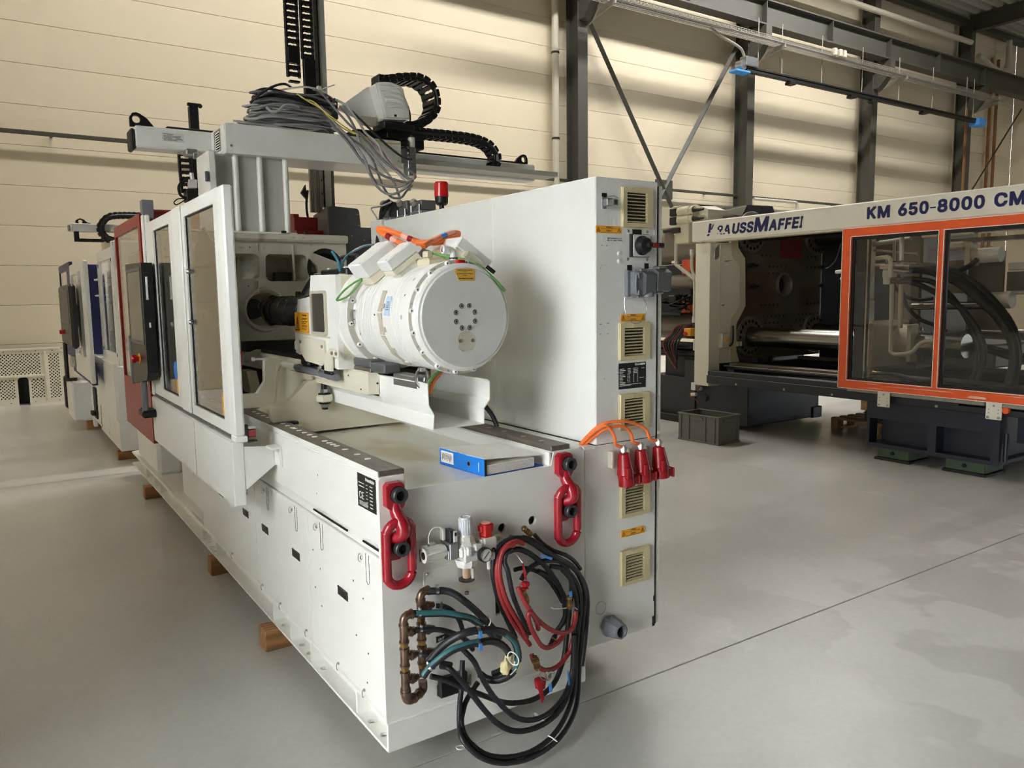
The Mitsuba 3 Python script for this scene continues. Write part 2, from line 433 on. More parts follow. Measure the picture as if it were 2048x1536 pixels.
# crane runway girder
k = thing('crane_girder', 'long dark crane runway girder carried by the steel columns', 'girder')
add('top_flange', B(6.0, XR, 12.12, 12.48, 9.66, 9.70), 'm_steel', k)
add('web', B(6.0, XR, 12.29, 12.31, 9.06, 9.66), 'm_steel', k)
add('bottom_flange', B(6.0, XR, 12.12, 12.48, 9.02, 9.06), 'm_steel', k)
add('crane_rail', B(6.0, XR, 12.27, 12.33, 9.70, 9.76, 0.005), 'm_galv', k)
for x in (11.12, 14.2, 17.2, 20.2, 23.25, 26.2, 29.3):
    add('stiffener', B(x - 0.01, x + 0.01, 12.13, 12.29, 9.06, 9.66), 'm_steel', k)
# wire mesh cable tray under it
k = thing('cable_tray', 'galvanised wire mesh cable tray running below the crane girder', 'cable tray')
y0, y1, z0 = 11.66, 12.02, 8.44
ws = []
for y in np.linspace(y0, y1, 8):
    ws.append(B(8.0, 29.9, y - 0.004, y + 0.004, z0 - 0.004, z0 + 0.004))
for y in (y0, y1):
    for z in (0.03, 0.06, 0.10):
        ws.append(B(8.0, 29.9, y - 0.005, y + 0.005, z0 + z - 0.005, z0 + z + 0.005))
add('long_wire', ws, 'm_galv', k, kind='stuff')
ws = []
for x in np.arange(8.0, 29.9, 0.1):
    ws += [B(x - 0.004, x + 0.004, y0, y1, z0 - 0.008, z0), B(x - 0.004, x + 0.004, y0 - 0.004, y0 + 0.004, z0, z0 + 0.10)]
add('cross_wire', ws, 'm_galv', k, kind='stuff')
for q in range(5):
    yy = 11.72 + 0.05 * q
    add('cable', tube([(8, yy, z0 + 0.02), (12, yy + 0.02, z0 + 0.02), (17, yy - 0.01, z0 + 0.025), (23, yy + 0.01, z0 + 0.02), (29.8, yy, z0 + 0.02)], 0.014, 6, 3), ('m_cable', 'm_cable2', 'm_rubber', 'm_cable3', 'm_cable')[q], k)
for x in (19.6, 19.85, 20.05):
    add('clip_box', B(x - 0.06, x + 0.06, 11.6, 11.72, 8.46, 8.66, 0.01), 'm_pipe', k)
# conductor bar with blue ends
k = thing('conductor_bar', 'dark crane power rail with blue end pieces hung below the cable tray', 'power rail')
add('rail', [B(16.1, 28.4, 11.86, 11.98, 7.56, 7.66, 0.01), B(16.1, 28.4, 11.84, 12.0, 7.66, 7.70)], 'm_black', k)
add('end_piece', B(15.6, 16.15, 11.78, 12.06, 7.50, 7.56, 0.01), 'm_bluetag', k, label='blue end piece at the near end of the power rail')
add('end_piece', B(28.2, 28.7, 11.74, 12.10, 7.46, 7.72, 0.02), 'm_bluetag', k, label='blue end piece at the far end of the power rail')
add('feed_box', [B(16.0, 16.5, 11.8, 12.05, 7.7, 7.95, 0.02), lathe([(0, 0), (0.13, 0), (0.13, 0.2), (0, 0.2)], (15.95, 11.85, 7.72), EY, 14)], 'm_zinc', k)
for x in (16.6, 17.6, 19.4, 21.4, 23.4, 25.4, 27.6, 28.1):
    add('hanger_rod', cyl((x, 11.92, 7.68), (x, 11.92, 9.04), 0.012, 6), 'm_galv', k)
for x in (18.0, 20.9, 22.0, 24.9):
    add('joint_clamp', B(x - 0.12, x + 0.12, 11.82, 12.02, 7.48, 7.56, 0.01), 'm_black', k)
add('feed_cable', tube([(15.9, 11.8, 7.9), (15.7, 11.8, 8.1), (15.0, 11.85, 8.3), (14.6, 11.9, 8.5)], 0.035, 8), 'm_galv', k)
# wind bracing
k = thing('wind_brace', 'dark steel V bracing between the two nearest columns', 'bracing')
for (a, b) in (((11.3, 8.8), (14.15, 4.5)), ((17.05, 8.75), (14.15, 4.5)), ((14.15, 4.5), (17.05, 0.3)), ((14.15, 4.5), (11.3, 0.3))):
    a, b = np.array([a[0], 12.95, a[1]]), np.array([b[0], 12.95, b[1]])
    add('strut', tube([a, b], 0.075, 4, smooth=False), 'm_steel', k, sm=False)
add('node_plate', B(13.85, 14.45, 12.92, 12.98, 4.25, 4.75, 0.005), 'm_steel', k)
k = thing('wind_brace', 'thin dark diagonal rod crossing the wall at the far right', 'bracing')
add('rod', cyl((30.1, 12.9, 5.3), (33.9, 12.9, 8.9), 0.03, 6), 'm_steel', k)
# wall rail, downpipe, pipes
add('wall_rail', [B(XL, 28.0, 13.02, 13.08, 4.49, 4.56, 0.01)] + [B(x - 0.02, x + 0.02, 13.08, W + 0.01, 4.5, 4.55) for x in np.arange(-4, 28, 2.0)], 'm_steel', label='thin dark horizontal rail standing off the beige wall', cat='rail')
k = thing('downpipe', 'pale grey vertical downpipe left of the nearest steel column', 'pipe')
add('pipe', cyl((10.62, 13.05, 0), (10.62, 13.05, 11.4), 0.085, 16), 'm_pipe', k)
for z in (1.5, 3.5, 5.5, 7.5, 9.5):
    add('clamp', lathe([(0.086, -0.02), (0.1, -0.02), (0.1, 0.02), (0.086, 0.02)], (10.62, 13.05, z), EZ, 14), 'm_dark', k)
add('heating_pipe', [cyl((5, 12.5, 10.55), (28.9, 12.5, 10.55), 0.09, 12)], 'm_pipe', label='pale round pipe running high along the wall behind the girder', cat='pipe')
k = thing('rain_pipe', 'pale curved pipe with brown conduits at the top right corner of the wall', 'pipe')
add('bend', tube([(29.9, 12.7, 10.3), (31.2, 12.7, 10.0), (31.9, 12.7, 10.05), (32.15, 12.7, 10.4), (32.15, 12.7, 11.2)], 0.1, 10), 'm_pipe', k)
for x in (31.75, 32.25):
    add('conduit', cyl((x, 13.1, 0), (x, 13.1, 10.6), 0.06, 8), 'm_rust', k)
k = thing('wall_bracket', 'bent pale pipe loop on the wall above the cream machine hood', 'pipe')
add('pipe', tube([(17.4, 12.6, 4.4), (19.0, 12.6, 4.4), (19.35, 12.6, 4.35), (19.35, 12.6, 3.9)], 0.045, 8), 'm_pipe', k)
for x in (29.05,):
    add('conduit_pair', [cyl((x - 0.12, 12.58, 0), (x - 0.12, 12.58, 8.3), 0.03, 8), cyl((x - 0.04, 12.58, 0), (x - 0.04, 12.58, 8.3), 0.03, 8)], 'm_rust', label='two thin brown conduits climbing the column at the far right', cat='conduit')
# perforated sheets leaning on the wall
k = thing('perforated_panel', 'cream perforated metal sheets with an arched cutout standing on the floor by the wall', 'panel')
def perf(x0, x1, z0, z1, holes, cut=None):
    hs = []
    for (a, b, c, d) in holes:
        r = 0
        z = c
        while z <= d:
            x = a + (0.027 if r % 2 else 0)
            while x <= b:
                hs.append(disc(x, z, 0.0125, 2))
                x += 0.054
            z += 0.027
            r += 1
    return sbox(x0, z0, x1, z1).difference(union_all(hs + ([cut] if cut is not None else [])))
arch = sbox(-0.785, -0.01, -0.63, 0.37).union(disc(-0.7075, 0.37, 0.0775, 6).union(rrect(-0.785, -0.63, 0.2, 0.47, 0.05)))
pp = perf(-1.72, -0.10, 0.0, 0.93, [(-1.05, -0.43, 0.53, 0.86), (-1.03, -0.83, 0.13, 0.45), (-0.58, -0.4, 0.13, 0.45), (-0.31, -0.17, 0.11, 0.84)], arch)
add('sheet', prism(pp, 'y', 12.9, 12.904), 'm_cream', k, sm=False)
add('rear_cover', [B(-1.72, -0.10, 12.904, 13.18, 0.925, 0.93), B(-0.104, -0.10, 12.904, 13.18, 0.0, 0.93), B(-1.72, -0.104, 13.17, 13.18, 0.0, 0.925)], 'm_dark', k)
add('top_rail', [B(-1.72, -0.13, 12.88, 12.91, 0.925, 0.96, 0.004), B(-1.72, -0.10, 12.885, 12.9, 0.885, 0.893)], 'm_cream', k)
add('cross_bar', [B(-1.72, -0.385, 12.875, 12.9, 0.475, 0.51, 0.004)], 'm_cream', k)
add('upright_bar', [B(-0.385, -0.345, 12.875, 12.9, 0.1, 0.9, 0.004), B(-1.08, -1.045, 12.875, 12.9, 0.1, 0.5, 0.004)], 'm_cream', k)
for x, z in ((-0.95, 0.91), (-0.7, 0.91), (-0.5, 0.91), (-0.25, 0.91), (-0.9, 0.49), (-0.66, 0.49), (-0.45, 0.49), (-0.365, 0.8), (-0.365, 0.55), (-0.365, 0.3), (-0.9, 0.05), (-0.55, 0.05), (-0.2, 0.05)):
    add('screw', screw((x, 12.885, z), -EY, 0.009, 0.006, False, 8), 'm_grey2', k)

# tall cupboard at the left of the aisle (out of the frame; it shades the aisle from the gate)
k = thing('tool_cupboard', 'tall grey steel cupboard standing in the aisle left of the machine', 'cupboard')
add('carcass', B(-3.3, -2.72, -0.45, 2.6, 0.08, 1.98, 0.004), 'm_grey', k)
for (a, b) in ((-0.44, 0.55), (0.56, 1.57), (1.58, 2.59)):
    d_ = add('door', B(-2.72, -2.70, a, b, 0.1, 1.96, 0.004), 'm_grey', k)
    add('handle', B(-2.70, -2.675, b - 0.1, b - 0.07, 0.95, 1.15, 0.005), 'm_blackp', d_)
add('plinth', B(-3.28, -2.75, -0.43, 2.58, 0.0, 0.08), 'm_dark', k)
# ---------------------------------------------------------------- the white injection moulding machine in front: bed, frames, guards
ZB, RT = 0.11, 1.123
M = thing('injection_moulding_machine', 'large white injection moulding machine on wooden blocks, nearest in the hall', 'machine')
# base channel along the left side: bottom flange with holes, web, top flange, gussets
bf = sbox(0, 0, 0.12, 6.0)
for y in (0.09, 0.199, 0.713, 0.888, 0.993, 1.257, 2.634, 2.745, 2.849, 4.6, 4.87, 5.3):
    bf = bf.difference(disc(0.03 if True else 0, y, 0.016, 5))
ch = add('base_channel', [prism(bf, 'z', ZB, ZB + 0.012), B(0.062, 0.074, 0, 6.0, ZB + 0.012, 0.216), B(0.0, 0.074, 0, 6.0, 0.214, 0.236, 0.006)], 'm_white', M)
for y in (0.28, 0.796, 1.077, 1.346, 2.537, 2.927, 4.49, 4.757, 5.18):
    add('gusset', prism([(0.006, ZB + 0.012), (0.062, ZB + 0.012), (0.062, 0.214), (0.006, 0.214)], 'y', y, y + 0.012), 'm_white', ch)
add('end_plate', [B(0, 0.895, -0.012, 0.0, ZB, 0.217, 0.002)], 'm_white', M)
# end face: a plate with cut corners, chamfer round the top edge
ef = Polygon([(0.0, 0.2165), (0.897, 0.2165), (0.897, 1.085), (0.875, 1.1), (0.745, 1.1), (0.73, 1.046), (0.10, 1.046), (0.096, 1.1), (0.008, 1.1), (0.0, 1.092)])
for (x, z) in ((0.498, 0.837), (0.638, 0.842)):
    ef = ef.difference(disc(x, z, 0.0185, 8))
ef = ef.difference(sbox(0.147, 0.776, 0.245, 0.822)).difference(Polygon([(0.33, 0.635), (0.416, 0.640), (0.416, 0.712), (0.33, 0.70)])).difference(sbox(0.203, 0.255, 0.35, 0.43)).difference(sbox(0.43, 0.50, 0.49, 0.68))
add('end_face', prism(ef, 'y', -0.004, 0.012), 'm_white', M)
add('end_opening', [B(0.14, 0.70, 0.05, 0.06, 0.22, 0.9)], 'm_hole', M)
wl = []
r_ = random.Random(3)
x = 0.0
while x < 0.89:
    L = r_.uniform(0.03, 0.12)
    wl.append(B(x, min(x + L, 0.893), -0.0065, -0.002, 0.2145 + r_.uniform(-0.001, 0.001), 0.2195, 0.001))
    x += L + r_.uniform(0.002, 0.01)
add('weld_seam', wl, 'm_white', M)
# side structure: long beam on top, recessed door panels under it
add('side_beam', [prism([(0.0, 0.862), (0.0, 1.094), (0.012, 1.104), (0.10, 1.104), (0.10, 0.862)], 'y', 0.0, 5.9), prism([(0.0, 0.862), (0.012, 0.836), (0.012, 0.814), (0.05, 0.814), (0.05, 0.87)], 'y', 0.0, 2.85)], 'm_white', M)
for (a, b) in ((0.015, 0.153), (0.301, 0.671)):
    add('slot', B(-0.0015, 0.004, a, b, 0.839, 0.8445), 'm_hole', M)
add('bed_core', [B(0.05, 0.85, 0.05, 2.84, 0.236, 0.86), B(0.845, 0.897, 0.012, 5.9, ZB, 1.1), B(0.08, 0.84, 3.2, 3.9, 0.236, 1.0)], 'm_white', M)
add('bed_floor', [B(0.098, 0.73, 0.0, 5.9, 1.02, 1.045, 0.002)], 'm_bedtop', M)
px = [(0.004, 0.757, 0.814), (0.763, 1.574, 0.814), (1.58, 2.845, 0.814)]
for (a, b, z1) in px:
    p = add('side_door', B(0.002, 0.05, a, b, 0.238, z1 - 0.003, 0.0025), 'm_white', M)
    hs = {0: (0.374,), 1: (0.934, 1.408), 2: (1.765, 2.3)}[px.index((a, b, z1))]
    for y in hs:
        add('grip', [B(-0.0012, 0.004, y - 0.05, y + 0.05, 0.556, 0.592, 0.001), B(-0.004, 0.0, y - 0.045, y + 0.045, 0.5885, 0.591), B(-0.0025, 0.0, y - 0.03, y + 0.03, 0.563, 0.582, 0.001)], 'm_blackp', p)
    nlat = {0: (0.15, 0.62), 1: (0.94, 1.37), 2: (1.75, 2.6)}[px.index((a, b, z1))]
    for y in nlat:
        add('slot_mark', tube([(0.0008, y - 0.014 - 0.03, 0.80), (0.0008, y - 0.044, 0.70), (0.0008, y - 0.038, 0.69), (0.0008, y - 0.03, 0.687), (0.0008, y - 0.022, 0.69), (0.0008, y - 0.016, 0.70), (0.0008, y - 0.016, 0.80)], 0.0009, 4, 1, smooth=False), 'm_grey2', p)
        add('latch', [screw((0.002, y + 0.02, 0.775), -EX, 0.008, 0.006, True, 10), tube([(-0.004, y + 0.02, 0.79), (-0.012, y + 0.02, 0.785), (-0.012, y + 0.02, 0.765), (-0.004, y + 0.02, 0.76)], 0.0018, 5, 3)], 'm_chrome', p)
for (y) in (0.19, 0.45, 0.83, 1.2, 1.5, 2.1):
    add('bottom_latch', [tube([(-0.002, y, 0.262), (-0.008, y, 0.255), (-0.008, y, 0.237), (-0.004, y, 0.23)], 0.0022, 5, 3), screw((0.002, y, 0.258), -EX, 0.006, 0.004, True, 8)], 'm_zinc', M)
for (y, z) in ((0.70, 0.66), (0.62, 0.60), (0.17, 0.62), (0.26, 0.66), (0.69, 0.5), (0.25, 0.45), (0.62, 0.44), (0.6, 1.0), (0.62, 0.92), (0.14, 0.42), (0.16, 0.3)):
    add('plug_hole', cyl((0.0015, y, z), (-0.0005, y, z), 0.0035, 8), 'm_grey2', M)
# top rails with bolt plugs
for i, (xa, xb, xc) in enumerate(((0.003, 0.1, 0.06), (0.735, 0.828, 0.775))):
    rl = add('guide_rail', B(xa, xb, 0.0, 5.9, 1.102, RT, 0.003), 'm_rail', M)
    add('rail_shim', B(xa - 0.002, xb + (0.001 if i == 0 else 0.0), 0.001, 5.9, 1.096, 1.1025, 0.002), 'm_white', M)
    for y in ((0.223, 0.323, 0.445, 0.534, 0.574, 0.616, 0.668, 0.791, 0.852, 0.921, 0.992, 1.056, 1.083, 1.154, 1.233, 1.33, 1.40, 1.47, 1.55, 1.64, 1.72) if i == 0 else (0.12, 0.25, 0.40, 0.52, 0.66)):
        add('bolt_plug', cyl((xc, y, RT - 0.002), (xc, y, RT + 0.0012), 0.0125, 14), 'm_print' if i == 0 else 'm_zinc', rl)
add('rail_support', [B(0.725, 0.735, 0.0, 5.9, 1.045, 1.1, 0.002), B(0.096, 0.1005, 0.0, 5.9, 1.045, 1.1)], 'm_white', M)
add('rail_edge_paint', B(0.0, 0.003, 0.0, 5.9, 1.103, RT - 0.001), 'm_white', M)
# rating plate on the side beam
k = add('rating_plate', B(-0.0018, 0.001, 0.019, 0.179, 0.968, 1.09, 0.0006), 'm_plate', M, label='black rating plate with CE mark')
pr = [text('KraussMaffei', 0.011, (-0.0018, 0.105, 1.072), -EY, EZ, 0.0006, True, 0.075)]
for j in range(7):
    z = 1.058 - j * 0.0125
    if j < 2:
        pr.append(B(-0.0024, -0.0018, 0.118 - 0.0, 0.168, z - 0.0012, z + 0.0012))
    pr += [B(-0.0024, -0.0018, 0.088, 0.102, z - 0.001, z + 0.001), B(-0.0024, -0.0018, 0.045, 0.07, z - 0.0015, z + 0.0015)]
pr.append(text('CE', 0.026, (-0.0018, 0.166, 1.000), -EY, EZ, 0.0006, False, 0.04))
for j in range(4):
    pr.append(B(-0.0024, -0.0018, 0.09, 0.165, 0.990 - j * 0.0045, 0.9915 - j * 0.0045))
add('print', pr, 'm_print', k, sm=False)
# posts at the far end of the bed
add('bed_post', [B(0.02, 0.22, 4.62, 5.7, 0.236, 0.9, 0.03)], 'm_white', M)
add('foot_plate', B(0.03, 0.35, 2.85, 6.0, 0.222, 0.238, 0.003), 'm_white', M)
add('rear_box', B(0.3, 0.84, 3.9, 5.9, 0.34, 1.0, 0.01), 'm_white', M)
# long cover below the safety doors with its bracket
add('door_apron', prism([(-0.2, 0.78), (-0.2, 1.072), (-0.19, 1.08), (-0.148, 1.08), (-0.148, 1.05), (-0.185, 1.05), (-0.185, 0.795), (-0.15, 0.795), (-0.15, 0.78)], 'y', 1.15, 3.24), 'm_white', M)
add('apron_end', B(-0.2, -0.148, 1.142, 1.152, 0.78, 1.078, 0.004), 'm_white', M)
add('apron_seam', B(-0.2004, -0.199, 1.93, 1.934, 0.785, 1.07), 'm_grey2', M)
add('apron_bracket', [prism([(-0.15, 1.05), (0.0, 1.035), (0.0, 0.955), (-0.145, 0.85)], 'y', 1.146, 1.156), B(-0.002, 0.035 - 0.035, 1.10, 1.2, 0.955, 1.05, 0.0008)], 'm_white', M)
add('bracket_channel', [B(-0.05, 0.0, 1.06, 1.145, 1.034, 1.046, 0.002), B(-0.012, 0.0, 1.06, 1.145, 0.95, 1.04, 0.003)], 'm_white', M)
# safety doors
def door(y0, y1, yg0, yg1, name='safety_door'):
    p = sbox(y0, 1.112, y1, 2.2).difference(rrect(yg0, yg1, 1.165, 2.138, 0.004, 2))
    d = add(name, prism(p, 'x', -0.2, -0.165), 'm_white', M)
    add('window_pane', B(-0.188, -0.185, yg0 - 0.005, yg1 + 0.005, 1.16, 2.143), 'm_glass', d, sm=False)
    q = sbox(yg0 - 0.002, 1.163, yg1 + 0.002, 2.140).difference(sbox(yg0 + 0.006, 1.171, yg1 - 0.006, 2.132))
    add('gasket', prism(q, 'x', -0.192, -0.18), 'm_dark', d)
    return d
d1 = door(1.15, 2.02, 1.25, 1.885)
d2 = door(2.06, 3.06, 2.30, 2.80)
add('door_post', [B(-0.205, -0.16, 1.06, 1.15, 1.112, 2.2, 0.008), B(-0.2, -0.15, 1.06, 1.15, 1.085, 1.112, 0.003)], 'm_white2', M)
add('door_lip', [B(-0.212, -0.2, 1.94, 2.14, 1.112, 2.2, 0.006), B(-0.2, -0.17, 3.06, 3.2, 1.09, 2.26, 0.008), B(-0.215, -0.2, 3.07, 3.12, 1.10, 2.26, 0.006)], 'm_white2', M)
add('door_track', B(-0.205, -0.15, 1.15, 3.24, 1.098, 1.112, 0.002), 'm_greyd', M)
for (d, yw) in ((d1, 1.268), (d2, 2.345)):
    s = add('warning_sticker', prism([(yw - 0.03, 1.18), (yw + 0.055, 1.18), (yw + 0.055, 1.26), (yw + 0.035, 1.29), (yw, 1.27)], 'x', -0.1895, -0.1885), 'm_sign', d)
s = add('round_sticker', cyl((-0.1905, 2.40, 1.31), (-0.1895, 2.40, 1.31), 0.055, 24), 'm_bluef', d2)
for (y, h) in ((1.86, 1.60), (1.85, 1.86)):
    add('door_knob', lathe([(0, 0), (0.012, 0), (0.014, 0.012), (0.008, 0.02), (0, 0.021)], (-0.19, y, h), -EX, 12), 'm_chrome', d1)
# limit switch with a red head at the near end of the doors
k = add('door_switch', [B(-0.15, -0.14, 1.1, 1.14, 1.08, 1.15), B(-0.14, -0.135, 1.105, 1.135, 1.075, 1.155, 0.001), B(-0.135, -0.095, 1.105, 1.135, 1.075, 1.082)], 'm_blackp', M, label='black limit switch with red head')
add('red_head', B(-0.137, -0.10, 1.106, 1.136, 1.096, 1.132, 0.004), 'm_red', k)
add('cap', B(-0.137, -0.10, 1.106, 1.136, 1.134, 1.142, 0.002), 'm_print', k)
# red fixed guard beyond the doors
rp = sbox(3.25, 0.75, 4.50, 2.285).difference(sbox(3.33, 1.13, 4.455, 2.21))
k = add('red_guard', [prism(rp, 'x', -0.205, -0.17), B(-0.17, -0.05, 3.25, 3.262, 0.76, 2.28, 0.002)], 'm_redpanel', M, label='red sheet guard with tall window')
add('window_pane', B(-0.195, -0.192, 3.32, 4.46, 1.12, 2.22), 'm_glass', k, sm=False)
add('red_top', B(-0.17, 0.6, 3.28, 3.34, 2.2, 2.32, 0.01), 'm_redpanel', M)
add('grey_post', [B(-0.19, -0.12, 3.2, 3.28, 2.25, 2.37, 0.004)], 'm_grey', M)
# control panel in front of the second door
k = add('control_panel', [prism([(2.79, 1.945), (3.44, 1.96), (3.46, 1.20), (3.38, 1.16), (2.86, 1.22), (2.80, 1.27)], 'x', -0.28, -0.218), B(-0.22, -0.20, 2.95, 3.35, 1.30, 1.85, 0.01)], 'm_blackp', M, label='black control panel')
add('screen', B(-0.2825, -0.278, 2.87, 3.38, 1.46, 1.90, 0.002), 'm_screen', k)
add('bezel', prism(sbox(2.845, 1.44, 3.40, 1.92).difference(sbox(2.868, 1.46, 3.382, 1.90)), 'x', -0.284, -0.28), 'm_grey2', k)
add('emergency_stop', [lathe([(0, 0), (0.02, 0), (0.02, 0.012), (0.016, 0.016), (0.026, 0.026), (0.028, 0.042), (0.024, 0.05), (0, 0.051)], (-0.28, 3.08, 1.345), -EX, 18)], 'm_redcap', k)
add('stop_ring', lathe([(0, 0), (0.034, 0), (0.034, 0.005), (0, 0.005)], (-0.28, 3.08, 1.345), -EX, 18), 'm_sign', k)
add('key_block', [B(-0.262, -0.25, 2.787, 2.80, 1.72, 1.86), B(-0.255, -0.245, 2.79, 2.80, 1.55, 1.58)], 'm_print', k)
k = add('door_handle', [cyl((-0.26, 3.12, 0.99), (-0.26, 3.12, 1.19), 0.02, 14), cyl((-0.275, 3.46, 1.15), (-0.275, 3.46, 1.48), 0.014, 10)], 'm_grey', M)
add('handle_foot', B(-0.285, -0.17, 3.09, 3.27, 0.95, 1.0, 0.012), 'm_black', k)
# fixed platen with pockets, cone bore and tie bar openings
CX, CZ, PY = 0.425, 1.645, 2.7
pl = Polygon([(-0.16, 0.98), (-0.16, 2.12), (-0.14, 2.135), (0.98, 2.135), (1.0, 2.11), (1.0, 0.98)])
pl = pl.difference(rrect(-0.06, 0.405, 1.845, 2.005, 0.035)).difference(rrect(0.445, 0.72, 1.83, 2.005, 0.035)).difference(disc(CX, CZ, 0.115, 12))
pl = pl.difference(disc(0.85, 1.92, 0.13, 10)).difference(rrect(0.12, 0.60, 1.20, 1.30, 0.02))
P = thing('fixed_platen', 'cream cast steel platen with two pockets and a round nozzle bore behind the barrel', 'machine part') if False else M
pk = add('fixed_platen', [prism(pl, 'y', PY, PY + 0.05), B(-0.16, 1.0, PY + 0.42, PY + 0.5, 0.98, 2.13)], 'm_cast', M, label='cream cast platen with pockets and nozzle bore')
add('pocket', [prism(rrect(-0.075, 0.42, 1.83, 2.02, 0.04).difference(rrect(-0.06, 0.405, 1.845, 2.005, 0.035)), 'y', PY + 0.04, PY + 0.42), prism(rrect(0.43, 0.735, 1.815, 2.02, 0.04).difference(rrect(0.445, 0.72, 1.83, 2.005, 0.035)), 'y', PY + 0.04, PY + 0.42)], 'm_cast', pk)
add('bore_rim', lathe([(0.105, 0.06), (0.118, 0.0), (0.126, -0.012), (0.136, -0.014), (0.15, 0.002), (0.15, 0.02)], (CX, PY, CZ), EY, 40), 'm_cast', pk)
add('bore_cone', lathe([(0.118, 0.0), (0.10, 0.12), (0.075, 0.16), (0.07, 0.2), (0.0, 0.205)], (CX, PY, CZ), EY, 40), 'm_cast', pk)
add('nozzle_ring', lathe([(0.0, 0), (0.062, 0), (0.066, 0.02), (0.066, 0.06)], (CX - 0.03, PY + 0.12, CZ + 0.005), EY, 32), 'm_dark', pk)
for x in (0.13, 0.30, 0.432, 0.62, 0.745):
    pass
add('rib', [B(0.20, 0.206, PY - 0.006, PY, 1.78, 1.84, 0.002), B(0.385, 0.398, PY - 0.012, PY, 1.76, 1.835, 0.003), B(0.39, 0.40, PY - 0.012, PY, 2.01, 2.07, 0.003), B(0.62, 0.635, PY - 0.015, PY, 1.83, 2.07, 0.005), B(0.20, 0.206, PY - 0.006, PY, 2.01, 2.07, 0.002)], 'm_cast', pk)
add('top_ledge', [prism([(PY - 0.03, 2.085), (PY - 0.04, 2.10), (PY - 0.04, 2.13), (PY, 2.14), (PY + 0.3, 2.14), (PY + 0.3, 2.085)], 'x', -0.16, 1.0)], 'm_cast', pk)
add('tie_bar_ring', lathe([(0.13, -0.004), (0.10, -0.004), (0.085, 0.03), (0.085, 0.12), (0.13, 0.12)], (0.85, PY + 0.02, 1.92), EY, 30), 'm_dark', pk)
add('tie_bar_plate', prism([(0.73, 1.99), (0.76, 2.02), (0.93, 1.96), (0.96, 1.9), (0.83, 1.79), (0.80, 1.84), (0.79, 1.93)], 'y', PY + 0.0, PY + 0.03), 'm_cast', pk)
add('lug', [lathe([(0, 0), (0.028, 0), (0.03, 0.008), (0.012, 0.012), (0, 0.012)], (0.735, PY, 2.01), -EY, 16), lathe([(0, 0), (0.03, 0), (0.03, 0.008), (0.012, 0.012), (0, 0.012)], (0.62, PY, 1.70), -EY, 16)], 'm_cast', pk)
add('jet_marks', [cyl((x, PY + 0.001, z), (x, PY - 0.002, z), 0.004, 6) for (x, z) in ((0.1, 1.8), (0.15, 1.78), (0.08, 1.70), (0.35, 2.045), (0.12, 1.62), (0.33, 1.8), (0.18, 1.5), (0.21, 1.492), (0.23, 1.5))], 'm_dark', pk)
# parts between platen and frame: tie lug, block, dark gap
add('tie_lug', prism(Polygon([(0.145, 1.377), (0.248, 1.415), (0.35, 1.41), (0.35, 1.30), (0.282, 1.293), (0.143, 1.333)]).difference(disc(0.183, 1.355, 0.013, 6)), 'y', 2.28, 2.31), 'm_cast', M)
add('hook_block', prism([(0.158, 1.296), (0.215, 1.295), (0.229, 1.22), (0.231, 1.165), (0.178, 1.165), (0.17, 1.22)], 'y', 2.2, 2.36), 'm_cream', M)
add('gap_cover', [B(0.1, 0.7, 2.45, 2.5, 1.1, 1.33), B(0.2, 0.7, 2.35, 2.45, 1.40, 1.46)], 'm_dark', M)
add('red_block', B(-0.02, 0.1, 2.4, 2.5, 1.12, 1.19, 0.005), 'm_redpanel', M)
# carriage frame on the rails: front and rear plates, side webs, ramp sheets
fp = Polygon([(0.029, 1.124), (0.014, 1.186), (0.022, 1.196), (0.084, 1.196), (0.20, 1.306), (0.30, 1.33), (0.60, 1.33), (0.80, 1.196), (0.83, 1.18), (0.83, 1.124), (0.735, 1.124), (0.72, 1.06), (0.12, 1.06), (0.135, 1.124)])
bp = Polygon([(0.0, 1.124), (0.0, 1.2), (0.125, 1.2), (0.169, 1.262), (0.172, 1.375), (0.182, 1.385), (0.232, 1.385), (0.6, 1.385), (0.66, 1.26), (0.75, 1.2), (0.83, 1.2), (0.83, 1.124), (0.735, 1.124), (0.72, 1.06), (0.12, 1.06), (0.135, 1.124)])
cf = add('carriage_frame', [prism(fp, 'y', 1.28, 1.325), prism(bp, 'y', 1.87, 1.92), B(0.232, 0.244, 1.3, 1.9, 1.06, 1.36), B(0.60, 0.612, 1.3, 1.9, 1.06, 1.36)], 'm_cream', M, label='cream welded carriage frame')
add('ramp_sheet', [prism([(0.10, 1.115), (0.16, 1.122), (0.236, 1.165), (0.236, 1.16), (0.16, 1.117), (0.10, 1.11)], 'y', 1.33, 1.87)], 'm_cream', cf)
add('foot_screw', [screw((0.06, 1.302, 1.196), EZ, 0.012, 0.002, True)], 'm_cream', cf)
add('slide_pad', B(0.09, 0.14, 1.24, 1.30, 1.112, 1.124), 'm_black', cf)
# guide beam of the injection unit (C section) and the drip tray on its end
gb = [(0.25, 1.303), (0.25, 1.395), (0.262, 1.40), (0.262, 1.31), (0.59, 1.31), (0.59, 1.40), (0.602, 1.395), (0.602, 1.303)]
k = add('guide_beam', [prism(gb, 'y', 0.645, 2.3), B(0.25, 0.30, 0.641, 0.647, 1.303, 1.397, 0.001), B(0.55, 0.60, 0.641, 0.647, 1.303, 1.397, 0.001)], 'm_cream', M)
for (y, z) in ((0.86, 1.37), (0.72, 1.32)):
    add('hole', cyl((0.251, y, z), (0.2494, y, z), 0.005, 8), 'm_hole', k)
add('hole', cyl((0.292, 0.6415, 1.35), (0.292, 0.6404, 1.35), 0.005, 8), 'm_hole', k)
add('linear_rail', [B(0.27, 0.33, 0.66, 2.25, 1.385, 1.415, 0.004), B(0.52, 0.58, 0.66, 2.25, 1.385, 1.415, 0.004)], 'm_rail', k)
